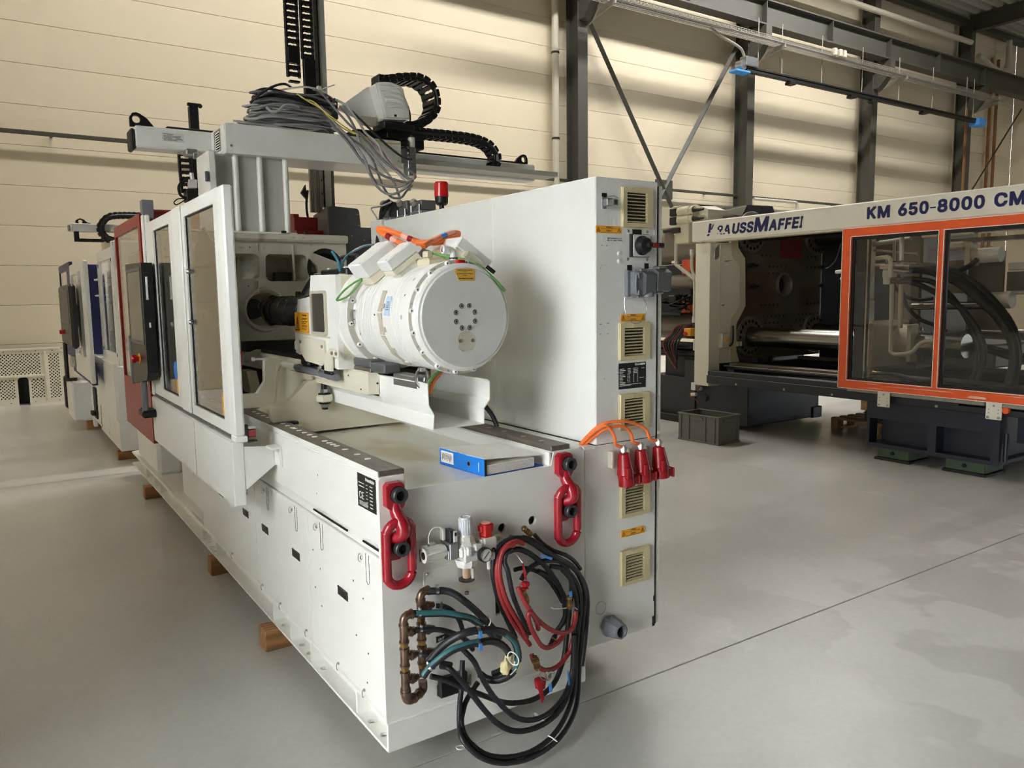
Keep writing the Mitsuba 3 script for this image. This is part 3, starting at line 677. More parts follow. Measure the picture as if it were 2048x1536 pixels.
add('rail_bellows', [B(0.262, 0.59, 1.25, 2.25, 1.40, 1.425, 0.004)] + [B(0.264, 0.588, y, y + 0.012, 1.425, 1.432, 0.003) for y in np.arange(1.5, 2.2, 0.03)], 'm_black', k)
add('linear_block', [B(0.27, 0.345, 0.52, 0.66, 1.40, 1.44, 0.006), B(0.27, 0.345, 0.66, 0.86, 1.415, 1.45, 0.006), B(0.50, 0.58, 0.66, 0.86, 1.415, 1.45, 0.006)], 'm_greyd', k)
add('rail_end_block', B(0.30, 0.36, 0.28, 0.50, 1.355, 1.405, 0.004), 'm_zinc', k)
t = 0.003
tr = [(0.302, 1.385), (0.304, 1.30), (0.327, 1.262), (0.321, 1.205), (0.553, 1.205), (0.553, 1.268), (0.581, 1.300), (0.582, 1.374), (0.572, 1.384)]
inner = [(0.572 - t, 1.382), (0.582 - t, 1.373), (0.581 - t, 1.302), (0.553 - t, 1.27), (0.553 - t, 1.205 + t), (0.321 + t, 1.205 + t), (0.327 + t, 1.263), (0.304 + t, 1.301), (0.302 + t, 1.385)]
k = add('drip_tray', [prism(tr + inner, 'y', 0.2, 0.66), prism([(0.2955, 1.3835), (0.303, 1.3855), (0.303, 1.388), (0.2955, 1.386)], 'y', 0.22, 0.645)], 'm_white2', M)
for (x0, y0) in ((0.34, 0.42),):
    pass
lo_ = [(0.309, 1.29), (0.327, 1.262), (0.321, 1.205), (0.553, 1.205), (0.553, 1.268), (0.573, 1.29)]
add('rear_trough', [prism(lo_ + [(0.570, 1.29), (0.550, 1.27), (0.550, 1.208), (0.324, 1.208), (0.330, 1.263), (0.312, 1.29)], 'y', 0.66, 1.275), B(0.31, 0.57, 0.659, 0.662, 1.29, 1.305)], 'm_white2', k)
# jack screw under the guide beam
k = add('jack_screw', [cyl((0.278, 1.25, 1.17), (0.278, 1.25, 1.31), 0.015, 16)], 'm_black', M)
add('hex_block', [lathe([(0, 0), (0.036, 0), (0.042, 0.006), (0.042, 0.03), (0.036, 0.036), (0, 0.036)], (0.278, 1.25, 1.208), EZ, 6), B(0.265, 0.295, 1.25, 1.29, 1.21, 1.24)], 'm_cream', k)
add('nut', [lathe([(0, 0), (0.021, 0), (0.021, 0.017), (0, 0.017)], (0.278, 1.25, 1.181), EZ, 6), lathe([(0, 0), (0.021, 0), (0.021, 0.017), (0, 0.017)], (0.278, 1.25, 1.254), EZ, 6)], 'm_zinc', k)
add('washer', [cyl((0.278, 1.25, 1.198), (0.278, 1.25, 1.208), 0.027, 18, 0.033), cyl((0.278, 1.25, 1.244), (0.278, 1.25, 1.25), 0.03, 18)], 'm_black', k)
# grey position sensor on its bracket
k = add('stroke_sensor', [cyl((0.21, 1.62, 1.372), (0.21, 1.02, 1.362), 0.0165, 18, ch=0.003), cyl((0.21, 1.02, 1.362), (0.21, 0.90, 1.360), 0.0175, 18, ch=0.002)], 'm_grey', M, label='grey cylindrical stroke sensor')
add('sensor_cap', cyl((0.21, 1.655, 1.3725), (0.21, 1.45, 1.369), 0.018, 18, ch=0.004), 'm_cream', k)
add('clip', [lathe([(0.0165, -0.008), (0.021, -0.008), (0.021, 0.008), (0.0165, 0.008)], (0.21, y, 1.368), EY, 18) for y in (1.42, 1.09)], 'm_galv', k)
add('bracket', [B(0.195, 0.25, 1.0, 1.5, 1.345, 1.349, 0.001), B(0.2, 0.23, 1.28, 1.33, 1.318, 1.345, 0.002)], 'm_cream', k)
add('cable', tube([(0.21, 1.655, 1.372), (0.21, 1.70, 1.365), (0.20, 1.73, 1.33), (0.20, 1.76, 1.25), (0.2, 1.80, 1.17), (0.19, 1.84, 1.13)], 0.006, 8), 'm_cream', k)
add('frame_pin', [cyl((0.20, 1.9, 1.385), (0.12, 1.9, 1.388), 0.007, 10), cyl((0.125, 1.9, 1.388), (0.112, 1.9, 1.388), 0.012, 10)], 'm_print', M)
# upper housing on the platen: box with round corner tubes carrying the robot
k = add('robot_pedestal', [B(0.14, 0.64, PY + 0.22, PY + 0.3, 2.13, 2.63), B(0.12, 0.165, PY - 0.02, PY + 0.3, 2.13, 2.63, 0.006), B(0.10, 0.66, PY - 0.02, PY + 0.3, 2.132, 2.145, 0.003)], 'm_galvw' if False else 'm_white', M)
for x in (0.302, 0.455, 0.622):
    add('tube', cyl((x, PY + 0.06, 2.14), (x, PY + 0.06, 2.63), 0.019, 18), 'm_white2', k)
add('recess_panel', [B(0.17, 0.29, PY + 0.08, PY + 0.1, 2.14, 2.63), B(0.31, 0.445, PY + 0.08, PY + 0.1, 2.14, 2.63), B(0.47, 0.61, PY + 0.08, PY + 0.1, 2.14, 2.63)], 'm_grey2w' if False else 'm_greyw', k)
add('hinge', [B(0.10, 0.118, PY - 0.03, PY, 2.44, 2.5, 0.003)], 'm_grey2', k)
for x in (0.55, 0.70):
    add('clip', B(x, x + 0.03, PY - 0.04, PY - 0.02, 2.14, 2.155, 0.003), 'm_black', k)
# grey guard behind, red guard on the far side
gg = Polygon([(1.16, 1.2), (1.16, 2.40), (1.28, 2.40), (1.30, 2.38), (1.30, 2.25), (1.40, 2.25), (1.40, 1.2)])
gg = [prism([(1.07, 1.2), (1.07, 2.385), (1.10, 2.395), (1.30, 2.385), (1.315, 2.37), (1.325, 2.246), (1.70, 2.25), (1.70, 1.2)], 'y', 3.2, 3.215)]
k = add('grey_guard', gg, 'm_greyd', M, label='dark grey stepped sheet guard')
add('guard_side', prism([(3.2, 1.2), (3.2, 2.39), (3.5, 2.35), (3.5, 1.2)], 'x', 1.065, 1.075), 'm_grey', k)
for (x, z) in ((1.30, 2.34), (1.31, 2.26), (1.25, 2.18), (1.2, 2.1), (1.35, 2.15), (1.42, 2.06)):
    add('screw', screw((x, 3.2, z), -EY, 0.006, 0.004, False, 8), 'm_galv', k)
add('guard_handle', B(1.40, 1.45, 3.17, 3.2, 2.12, 2.16, 0.004), 'm_black', k)
k = add('rear_red_guard', [prism([(3.35, 2.2), (3.35, 2.34), (4.4, 2.42), (4.4, 2.2)], 'x', 0.86, 0.9), B(0.86, 1.04, 3.34, 3.36, 2.2, 2.32, 0.004), B(0.86, 1.08, 3.3, 3.36, 2.17, 2.22, 0.004)], 'm_redpanel', M)
# moving side seen through the doors: moving platen, tie bars, mould space
k = add('moving_platen', [B(-0.12, 0.98, 4.1, 4.5, 1.1, 2.1, 0.03), B(0.0, 0.9, 3.9, 4.1, 1.25, 1.95, 0.02)], 'm_grey', M)
for (x, z) in ((-0.02, 1.28), (0.86, 1.28), (-0.02, 1.98), (0.86, 1.98)):
    add('tie_bar', cyl((x, 2.95, z), (x, 4.12, z), 0.045, 20), 'm_steelbar', M)
add('purge_guard', [prism([(1.95, 1.15), (1.95, 2.0), (2.2, 2.12), (2.6, 1.95), (2.64, 1.3), (2.3, 1.15)], 'x', -0.04, -0.03), prism([(-0.03, 1.5), (0.12, 1.72), (0.14, 1.95), (-0.03, 2.05)], 'y', 2.2, 2.22)], 'm_greyd', M)
add('inner_bracket', [B(-0.12, -0.05, 1.55, 1.62, 1.12, 2.05, 0.006), B(-0.1, -0.05, 2.0, 2.1, 1.62, 1.66, 0.004)], 'm_grey', M)
add('rear_guard', [B(0.99, 1.0, 3.0, 4.6, 1.1, 2.1), B(0.6, 0.99, 3.02, 3.06, 1.1, 1.9)], 'm_greyd', M)
add('status_light', B(-0.052, -0.045, 1.75, 1.86, 1.83, 1.845), 'm_green', M)
add('red_tag', B(-0.052, -0.045, 1.5, 1.62, 1.38, 1.46), 'm_redpanel', M)
add('inner_guard', prism([(2.98, 1.12), (2.98, 2.16), (3.3, 1.8), (3.4, 1.4), (3.2, 1.12)], 'x', 0.0, 0.01), 'm_greyd', M)
add('machine_tail', [B(-0.05, 0.95, 4.55, 5.85, 1.12, 2.05, 0.03)], 'm_white', M)
add('dark_post', [B(-0.12, -0.03, 3.22, 3.30, 1.05, 1.98, 0.01)], 'm_black', M)
# wooden blocks under the machine
for i, (x0, x1, y0, y1, l) in enumerate(((-0.063, 0.6, 1.27, 1.375, 'brown wooden block under the near part of the white machine'), (-0.033, 0.6, 2.53, 2.63, 'wooden block under the white machine below the apron, second from the front'), (-0.065, 0.6, 4.84, 4.94, 'wooden block under the far end of the white machine'), (0.2, 0.9, 5.0, 5.12, 'dark wooden beam lying behind the far foot of the white machine'))):
    k = add('wooden_block', B(x0, x1, y0, y1, 0, 0.108, 0.004), 'm_wood', label=l, cat='wood block')
# ---------------------------------------------------------------- electrical cabinet on the right of the bed
K = thing('electrical_cabinet', 'tall narrow white electrical cabinet with ventilation grilles beside the machine bed', 'cabinet')
add('upper_body', [B(0.962, 1.30, 0.0, 0.758, 1.10, 2.176, 0.004), B(0.962, 1.30, 0.761, 1.99, 1.10, 2.176, 0.004), B(0.945, 1.30, 2.0, 2.15, 1.10, 2.185, 0.004)], 'm_white', K)
add('lower_body', [B(0.905, 1.30, 0.002, 2.9, 0.242, 1.097, 0.003)], 'm_white', K)
add('ledge', B(0.900, 0.962, 0.0, 2.9, 1.085, 1.099, 0.002), 'm_white', K)
add('seam', [B(0.955, 1.302, 0.006, 2.9, 1.0965, 1.1005)], 'm_dark', K)
add('rear_door', [B(1.309, 1.338, 0.01, 0.9, 1.12, 2.163, 0.004), B(1.309, 1.338, 0.01, 0.9, 0.25, 1.105, 0.004)], 'm_white', K)
add('door_gap', B(1.299, 1.311, 0.006, 0.9, 0.25, 2.16), 'm_dark', K)
add('foot_bracket', B(0.9, 1.28, 0.3, 2.6, 0.11, 0.245), 'm_dark', K)
add('corner_dent', [B(1.285, 1.301, -0.0006, 0.002, 0.245, 0.29, 0.003), B(1.29, 1.3, -0.0006, 0.002, 0.36, 0.385, 0.003), B(1.09, 1.10, -0.0006, 0.002, 0.262, 0.267)], 'm_dark', K)
# ventilation grilles
for i, (x0, x1, z0, z1) in enumerate(((1.098, 1.262, 1.985, 2.143), (1.085, 1.25, 1.441, 1.594), (1.087, 1.252, 1.147, 1.299), (1.093, 1.255, 0.771, 0.922), (1.095, 1.255, 0.473, 0.626))):
    k = thing('ventilation_grille', ['beige louvred filter grille at the top of the white cabinet, above the rotary switch', 'beige louvred filter grille above the black data plate on the white cabinet', 'beige louvred filter grille below the black data plate, crossed by orange cables', 'beige louvred filter grille right below the red plugs', 'lowest beige louvred filter grille on the white cabinet'][i], 'ventilation grille')
    fx0, fx1, fz0, fz1 = x0 + 0.021, x1 - 0.03, z0 + 0.017, z1 - 0.02
    fr = rrect(x0, x1, z0, z1, 0.004, 2).difference(sbox(fx0, fz0, fx1, fz1))
    add('frame', [prism(fr, 'y', -0.013, 0.0), prism(rrect(x0 - 0.002, x1 + 0.002, z0 - 0.002, z1 + 0.002, 0.004, 2).difference(sbox(fx0, fz0, fx1, fz1)), 'y', -0.005, 0.0), B(x0 + 0.066, x0 + 0.102, -0.0145, -0.012, z1 - 0.016, z1 - 0.004, 0.001)], 'm_vent', k)
    add('filter', B(fx0, fx1, -0.0015, 0.0005, fz0, fz1), 'm_ink', k)
    nz = 9
    for j in range(nz):
        z = fz0 + (j + 0.5) * (fz1 - fz0) / nz
        h = (fz1 - fz0) / nz
        add('slat', prism([(-0.0125, z - h * 0.32), (-0.0125, z - h * 0.20), (-0.004, z + h * 0.10), (-0.004, z - h * 0.02)], 'x', fx0, fx1), 'm_vent', k)
    add('corner_rib', prism([(-0.0125, fz0), (-0.0125, fz1), (-0.002, fz1), (-0.002, fz0)], 'x', fx1 - 0.004, fx1), 'm_vent', k)
# warning stickers
def warn(x0, x1, z0, z1, label):
    k = thing('warning_sign', label, 'sign')
    add('plate', prism(rrect(x0, x1, z0, z1, 0.003, 3), 'y', -0.0012, 0.001), 'm_sign', k)
    ps, h = [], z1 - z0
    for xc in (x0 + 0.013, x1 - 0.013):
        tri = Polygon([(xc - 0.0095, z0 + 0.006), (xc + 0.0095, z0 + 0.006), (xc, z1 - 0.005)])
        ps.append(prism(tri.difference(tri.buffer(-0.0016)), 'y', -0.0018, -0.0012))
        ps.append(prism([(xc - 0.001, z0 + 0.009), (xc + 0.0015, z0 + 0.0135), (xc - 0.0005, z0 + 0.0135), (xc + 0.001, z0 + 0.0185), (xc - 0.0025, z0 + 0.0125), (xc - 0.0002, z0 + 0.0125)], 'y', -0.0018, -0.0012))
    xm = (x0 + x1) / 2
    ps.append(text('Achtung !', 0.0048, (xm - 0.0145, -0.0012, z1 - 0.0065), EX, EZ, 0.0006, True, 0.029))
    ps.append(text('Caution !', 0.0048, (xm - 0.0145, -0.0012, z0 + 0.008), EX, EZ, 0.0006, True, 0.029))
    for zz in (z1 - 0.0105, z0 + 0.0035):
        ps.append(B(x0 + 0.026, x1 - 0.026, -0.0018, -0.0012, zz - 0.0006, zz + 0.0006))
    add('print', ps, 'm_ink', k, sm=False)
warn(0.963, 1.098, 1.956, 1.985, 'orange caution sticker at the top left of the white cabinet front')
warn(1.095, 1.232, 1.599, 1.631, 'orange caution sticker below the grey heavy connector')
warn(1.10, 1.236, 0.684, 0.715, 'orange caution sticker between the two lowest grilles')
k = thing('label_strip', 'white label strip left of the rotary main switch', 'label')
add('plate', B(0.994, 1.127, -0.0009, 0.001, 1.924, 1.942), 'm_print', k)
add('print', [text('Als Stromschiene L/2', 0.0052, (1.022, -0.0009, 1.9345), EX, EZ, 0.0005, True, 0.075), text('KM  SZ  160A  70mm2', 0.0052, (1.022, -0.0009, 1.9265), EX, EZ, 0.0005, True, 0.08)], 'm_ink', k, sm=False)
# data plate
k = thing('data_plate', 'black printed data plate between two grilles on the white cabinet', 'data plate')
add('plate', B(1.084, 1.237, -0.0014, 0.001, 1.32, 1.428, 0.0005), 'm_plate', k)
ps = [text('KraussMaffei', 0.0085, (1.175, -0.0014, 1.4165), EX, EZ, 0.0006, True, 0.055)]
r_ = random.Random(11)
for j in range(11):
    z = 1.404 - j * 0.0062
    ps.append(B(1.088, 1.088 + r_.uniform(0.015, 0.036), -0.002, -0.0014, z - 0.0011, z + 0.0011))
    if j < 4:
        ps += [B(1.133, 1.15, -0.002, -0.0014, z - 0.001, z + 0.001), B(1.163, 1.163 + r_.uniform(0.02, 0.035), -0.002, -0.0014, z - 0.001, z + 0.001)]
    elif j < 10:
        ps += [B(x, x + 0.005, -0.002, -0.0014, z - 0.001, z + 0.001) for x in (1.132, 1.141, 1.164, 1.186)]
ps += [B(1.088, 1.21, -0.002, -0.0014, 1.3375, 1.3392), B(1.088, 1.15, -0.002, -0.0014, 1.333, 1.3347), B(1.20, 1.225, -0.002, -0.0014, 1.362, 1.364), B(1.21, 1.228, -0.002, -0.0014, 1.402, 1.404)]
add('print', ps, 'm_print', k, sm=False)
# main switch
k = thing('main_switch', 'rotary main switch with black handle on a pale square plate', 'switch')
add('base', B(1.14, 1.246, -0.012, 0.0, 1.864, 1.957, 0.002), 'm_blackp', k)
add('plate', B(1.150, 1.246, -0.016, -0.012, 1.866, 1.955, 0.003), 'm_endcap', k)
add('knob', lathe([(0, 0), (0.04, 0), (0.04, 0.006), (0.034, 0.012), (0.03, 0.03), (0, 0.031)], (1.196, -0.016, 1.911), -EY, 28), 'm_blackp', k)
add('handle', B(1.19, 1.283, -0.062, -0.044, 1.901, 1.921, 0.004), 'm_blackp', k)
add('handle_inlay', B(1.215, 1.25, -0.0635, -0.061, 1.904, 1.918, 0.001), 'm_redpanel', k)
add('name_plate', B(1.157, 1.207, -0.002, 0.001, 1.958, 1.977), 'm_plate', k)
for (x, z) in ((1.135, 1.969), (1.24, 1.969), (1.133, 1.855), (1.24, 1.856)):
    add('blank_plug', lathe([(0, 0), (0.007, 0), (0.006, 0.002), (0, 0.0022)], (x, 0, z), -EY, 14), 'm_galv', k)
# blanking plugs, marks
for z, l in ((1.878, 'upper of two white round plugs below the label strip'), (1.846, 'lower of two white round plugs below the label strip')):
    add('round_plug', lathe([(0, 0), (0.0085, 0), (0.0085, 0.003), (0.006, 0.006), (0, 0.0065)], (1.084, 0, z), -EY, 16), 'm_print', label=l, cat='plug')
add('scratch_mark', [B(x, x + w, -0.0008, 0.001, z, z + 0.0022) for (x, z, w) in ((0.991, 1.907, 0.006), (1.017, 1.906, 0.008), (0.985, 1.817, 0.003), (1.02, 1.816, 0.004), (0.982, 1.593, 0.012), (1.02, 1.595, 0.012), (0.983, 1.552, 0.01), (1.02, 1.552, 0.01), (1.006, 1.37, 0.004))] + [B(0.99, 1.02, -0.0008, 0.001, 1.829, 1.8295)], 'm_grey2', K)
# small and large connectors
k = thing('data_socket', 'small metal connector with a spring catch near the top left of the cabinet', 'connector')
add('flange', B(0.992, 1.016, -0.004, 0.0, 2.052, 2.097, 0.003), 'm_zinc', k)
add('body', B(0.996, 1.03, -0.03, -0.004, 2.06, 2.092, 0.004), 'm_zinc', k)
add('shell', prism(rrect(1.012, 1.036, 2.062, 2.086, 0.003).difference(rrect(1.017, 1.031, 2.067, 2.081, 0.002)), 'y', -0.05, -0.03), 'm_chrome', k)
add('socket', B(1.016, 1.032, -0.045, -0.03, 2.066, 2.082), 'm_ink', k)
add('catch', [tube([(1.0, -0.03, 2.095), (1.02, -0.04, 2.098), (1.036, -0.045, 2.092), (1.044, -0.045, 2.088)], 0.0022, 6), screw((1.0, -0.004, 2.055), -EY, 0.004, 0.003)], 'm_chrome', k)
add('name_plate', B(0.994, 1.02, -0.0015, 0.001, 2.098, 2.113), 'm_plate', k)
k = thing('heavy_connector', 'large grey heavy duty connector hoods side by side under the rotary switch', 'connector')
add('housing', [B(1.112, 1.135, -0.02, 0.0, 1.702, 1.81, 0.004), B(1.13, 1.20, -0.055, 0.0, 1.71, 1.805, 0.006)], 'm_grey', k)
add('hood', [prism([(-0.055, 1.706), (-0.075, 1.715), (-0.078, 1.79), (-0.055, 1.803), (-0.02, 1.803), (-0.02, 1.706)], 'x', 1.165, 1.222)], 'm_grey2', k)
add('second_hood', prism([(-0.06, 1.72), (-0.08, 1.725), (-0.085, 1.80), (-0.06, 1.815), (0.0, 1.815), (0.0, 1.72)], 'x', 1.226, 1.30), 'm_greyd', k)
add('cable_outlet', lathe([(0.012, 0), (0.022, 0.0), (0.023, 0.008), (0.016, 0.03), (0.008, 0.05)], (1.195, -0.058, 1.700), EZ, 18), 'm_grey', k)
add('lever', [B(1.135, 1.146, -0.062, -0.05, 1.775, 1.80, 0.003), B(1.135, 1.146, -0.062, -0.05, 1.707, 1.73, 0.003), tube([(1.13, -0.056, 1.79), (1.126, -0.058, 1.76), (1.126, -0.058, 1.745), (1.13, -0.056, 1.72)], 0.004, 8)], 'm_grey', k)
add('hinge', [B(1.15, 1.186, -0.06, -0.02, 1.803, 1.815, 0.003), B(1.145, 1.18, -0.05, -0.02, 1.697, 1.706, 0.002), B(1.24, 1.29, -0.07, -0.03, 1.812, 1.826, 0.004), B(1.24, 1.27, -0.07, -0.03, 1.712, 1.722, 0.003)], 'm_zinc', k)
add('name_plate', [B(1.13, 1.155, -0.0015, 0.001, 1.808, 1.832), B(1.225, 1.248, -0.0015, 0.001, 1.818, 1.84)], 'm_plate', k)
PATH = {
    'upper': [(0.15,-0.06,0.687),(0.17,-0.07,0.686),(0.202,-0.08,0.683),(0.231,-0.1,0.671),(0.26,-0.12,0.644),(0.301,-0.12,0.603),(0.358,-0.1,0.541),(0.409,-0.07,0.484),(0.45,-0.045,0.431)],
    'teal': [(0.064,-0.085,0.634),(0.082,-0.09,0.631),(0.136,-0.1,0.623),(0.187,-0.11,0.614),(0.238,-0.12,0.596),(0.289,-0.11,0.57),(0.329,-0.1,0.537),(0.377,-0.08,0.493),(0.428,-0.05,0.436)],
    'mid': [(0.08,-0.085,0.572),(0.09,-0.09,0.571),(0.134,-0.1,0.565),(0.168,-0.11,0.558),(0.208,-0.11,0.538),(0.253,-0.09,0.507),(0.305,-0.06,0.459),(0.334,-0.045,0.416)],
    'lowshort': [(0.08,-0.085,0.486),(0.091,-0.09,0.484),(0.112,-0.1,0.48),(0.138,-0.1,0.462),(0.181,-0.08,0.425),(0.233,-0.06,0.393)],
    'small': [(0.181,-0.055,0.624),(0.19,-0.06,0.623),(0.211,-0.065,0.617),(0.239,-0.07,0.595),(0.263,-0.07,0.56),(0.281,-0.06,0.52),(0.292,-0.05,0.482)],
    'arc1': [(0.108,-0.13,0.465),(0.132,-0.15,0.507),(0.161,-0.18,0.545),(0.202,-0.21,0.573),(0.253,-0.22,0.575),(0.315,-0.22,0.559),(0.369,-0.21,0.531),(0.419,-0.19,0.484),(0.442,-0.18,0.437),(0.45,-0.17,0.391),(0.441,-0.16,0.352),(0.413,-0.15,0.33),(0.384,-0.13,0.318),(0.361,-0.1,0.317),(0.347,-0.07,0.328)],
    'arc2': [(0.081,-0.14,0.426),(0.097,-0.15,0.452),(0.123,-0.18,0.492),(0.161,-0.2,0.52),(0.208,-0.21,0.529),(0.258,-0.21,0.525),(0.319,-0.2,0.511),(0.38,-0.18,0.47),(0.417,-0.16,0.422),(0.423,-0.14,0.379),(0.419,-0.11,0.338),(0.399,-0.08,0.316)],
    'l1': [(0.275,-0.07,0.4),(0.257,-0.09,0.311),(0.231,-0.12,0.26),(0.212,-0.15,0.215),(0.196,-0.19,0.19),(0.213,-0.22,0.156),(0.247,-0.24,0.122),(0.303,-0.25,0.089),(0.368,-0.25,0.066),(0.441,-0.24,0.048),(0.524,-0.22,0.038),(0.607,-0.2,0.045),(0.681,-0.17,0.064),(0.738,-0.14,0.095),(0.776,-0.11,0.137),(0.797,-0.09,0.203),(0.811,-0.08,0.277),(0.833,-0.07,0.395),(0.841,-0.07,0.459),(0.844,-0.07,0.523),(0.821,-0.07,0.589),(0.779,-0.07,0.649),(0.72,-0.08,0.684),(0.65,-0.08,0.7),(0.6,-0.08,0.698),(0.557,-0.08,0.679),(0.53,-0.08,0.648)],
    'l2': [(0.332,-0.08,0.303),(0.274,-0.1,0.266),(0.246,-0.12,0.244),(0.22,-0.15,0.219),(0.217,-0.18,0.184),(0.234,-0.21,0.154),(0.276,-0.23,0.117),(0.342,-0.24,0.09),(0.419,-0.23,0.066),(0.49,-0.22,0.058),(0.57,-0.2,0.062),(0.636,-0.18,0.084),(0.696,-0.15,0.113),(0.744,-0.12,0.152),(0.77,-0.1,0.216),(0.781,-0.09,0.297),(0.804,-0.08,0.406),(0.815,-0.08,0.469),(0.812,-0.08,0.534),(0.781,-0.08,0.601),(0.73,-0.08,0.65),(0.669,-0.08,0.675)],
    'l3': [(0.27,-0.08,0.449),(0.263,-0.12,0.452),(0.288,-0.13,0.417),(0.305,-0.14,0.373),(0.326,-0.15,0.323),(0.352,-0.16,0.276),(0.39,-0.17,0.224),(0.433,-0.18,0.181),(0.489,-0.18,0.152),(0.562,-0.17,0.138),(0.631,-0.15,0.141),(0.693,-0.13,0.164),(0.746,-0.1,0.199),(0.768,-0.09,0.268),(0.783,-0.08,0.412),(0.796,-0.08,0.469),(0.791,-0.08,0.53),(0.765,-0.08,0.6),(0.725,-0.08,0.647)],
    'l4': [(0.172,-0.1,0.42),(0.181,-0.14,0.427),(0.212,-0.15,0.386),(0.245,-0.16,0.338),(0.277,-0.17,0.286),(0.31,-0.18,0.236),(0.343,-0.19,0.194),(0.39,-0.2,0.157),(0.453,-0.2,0.132),(0.529,-0.19,0.12),(0.607,-0.17,0.12),(0.673,-0.15,0.14),(0.727,-0.12,0.173),(0.76,-0.1,0.218),(0.765,-0.1,0.281),(0.764,-0.1,0.381)],
    'l5': [(0.119,-0.12,0.407),(0.166,-0.13,0.385),(0.217,-0.14,0.352),(0.272,-0.14,0.314),(0.342,-0.13,0.266),(0.41,-0.12,0.221),(0.474,-0.12,0.197),(0.552,-0.11,0.18),(0.623,-0.1,0.184),(0.677,-0.09,0.207),(0.713,-0.08,0.248),(0.741,-0.07,0.296),(0.758,-0.06,0.348),(0.767,-0.06,0.409),(0.772,-0.06,0.472),(0.744,-0.06,0.535),(0.714,-0.06,0.584),(0.674,-0.06,0.627),(0.624,-0.06,0.658)],
    'c1': [(0.521,-0.05,0.414),(0.471,-0.07,0.504),(0.433,-0.08,0.581),(0.414,-0.08,0.65),(0.405,-0.08,0.715),(0.414,-0.08,0.768),(0.442,-0.08,0.802),(0.488,-0.08,0.817),(0.535,-0.08,0.81),(0.582,-0.08,0.783),(0.63,-0.08,0.745),(0.68,-0.08,0.711),(0.73,-0.08,0.667),(0.771,-0.07,0.609),(0.786,-0.06,0.534),(0.777,-0.05,0.463),(0.753,-0.04,0.409),(0.735,-0.03,0.38)],
    'c2': [(0.551,-0.06,0.806),(0.589,-0.07,0.789),(0.621,-0.08,0.763),(0.648,-0.09,0.736),(0.702,-0.09,0.7),(0.761,-0.08,0.66),(0.815,-0.07,0.607),(0.855,-0.06,0.544),(0.866,-0.06,0.48),(0.863,-0.06,0.419),(0.849,-0.07,0.365),(0.833,-0.08,0.311),(0.811,-0.09,0.234)],
    'c3': [(0.613,-0.05,0.804),(0.645,-0.06,0.764),(0.687,-0.07,0.731),(0.74,-0.08,0.705),(0.789,-0.07,0.669),(0.831,-0.06,0.623)],
    'c4': [(0.468,-0.11,0.793),(0.438,-0.12,0.779),(0.431,-0.12,0.753),(0.437,-0.13,0.723),(0.444,-0.13,0.69),(0.456,-0.13,0.632),(0.485,-0.12,0.566),(0.512,-0.12,0.507),(0.547,-0.11,0.446)],
    'c5': [(0.442,-0.1,0.776),(0.504,-0.09,0.777),(0.551,-0.09,0.756),(0.594,-0.09,0.723),(0.64,-0.08,0.682),(0.686,-0.07,0.627),(0.724,-0.06,0.573),(0.752,-0.05,0.512),(0.762,-0.05,0.45),(0.753,-0.04,0.405)],
    'c6': [(0.513,-0.06,0.686),(0.556,-0.06,0.685),(0.621,-0.05,0.656),(0.671,-0.05,0.616),(0.716,-0.05,0.555),(0.759,-0.04,0.49)],
    'r1': [(0.53,-0.1,0.796),(0.498,-0.1,0.811),(0.465,-0.1,0.807),(0.433,-0.1,0.786),(0.414,-0.1,0.743),(0.411,-0.1,0.688),(0.425,-0.1,0.618),(0.452,-0.1,0.551),(0.495,-0.09,0.481),(0.543,-0.08,0.419),(0.567,-0.08,0.383)],
    'r2': [(0.475,-0.12,0.806),(0.443,-0.12,0.807),(0.418,-0.12,0.783),(0.408,-0.12,0.73),(0.414,-0.12,0.678),(0.435,-0.12,0.61),(0.473,-0.11,0.542),(0.511,-0.1,0.484),(0.546,-0.09,0.422)],
    'r3': [(0.475,-0.14,0.653),(0.484,-0.15,0.622),(0.504,-0.16,0.577),(0.541,-0.16,0.526),(0.596,-0.15,0.472),(0.652,-0.14,0.435),(0.705,-0.13,0.416),(0.743,-0.12,0.423),(0.765,-0.11,0.448),(0.773,-0.1,0.473)],
    'r4': [(0.557,-0.15,0.474),(0.543,-0.16,0.509),(0.52,-0.17,0.547),(0.504,-0.17,0.559),(0.499,-0.17,0.54),(0.51,-0.17,0.501),(0.533,-0.17,0.455),(0.564,-0.16,0.413),(0.6,-0.15,0.391),(0.659,-0.13,0.386),(0.697,-0.12,0.401)],
    'r5': [(0.56,-0.1,0.356),(0.569,-0.11,0.32),(0.613,-0.11,0.282),(0.671,-0.1,0.27),(0.719,-0.09,0.282),(0.758,-0.08,0.306),(0.774,-0.08,0.349)],
    'pl1': [(0.92,0.06,1.084),(0.933,0.02,1.131),(0.949,-0.03,1.174),(0.973,-0.05,1.187),(1.002,-0.05,1.165),(1.019,-0.05,1.131),(1.026,-0.05,1.103)],
    'pl2': [(0.924,0.06,1.083),(0.949,0.02,1.122),(0.974,-0.03,1.165),(1.023,-0.05,1.179),(1.074,-0.05,1.17),(1.108,-0.05,1.14),(1.121,-0.05,1.103)],
    'pl3': [(0.924,0.07,1.084),(0.941,0.03,1.135),(0.974,-0.01,1.182),(1.023,-0.04,1.197),(1.091,-0.05,1.191),(1.152,-0.05,1.172),(1.196,-0.05,1.144),(1.217,-0.05,1.105)],
    'oc1': [(0.435,0.45,1.918),(0.443,0.5,1.936),(0.416,0.52,1.948),(0.393,0.55,1.965),(0.371,0.6,1.983),(0.348,0.65,2),(0.339,0.68,2.002),(0.339,0.66,1.987),(0.355,0.6,1.96),(0.368,0.55,1.938),(0.38,0.5,1.924)],
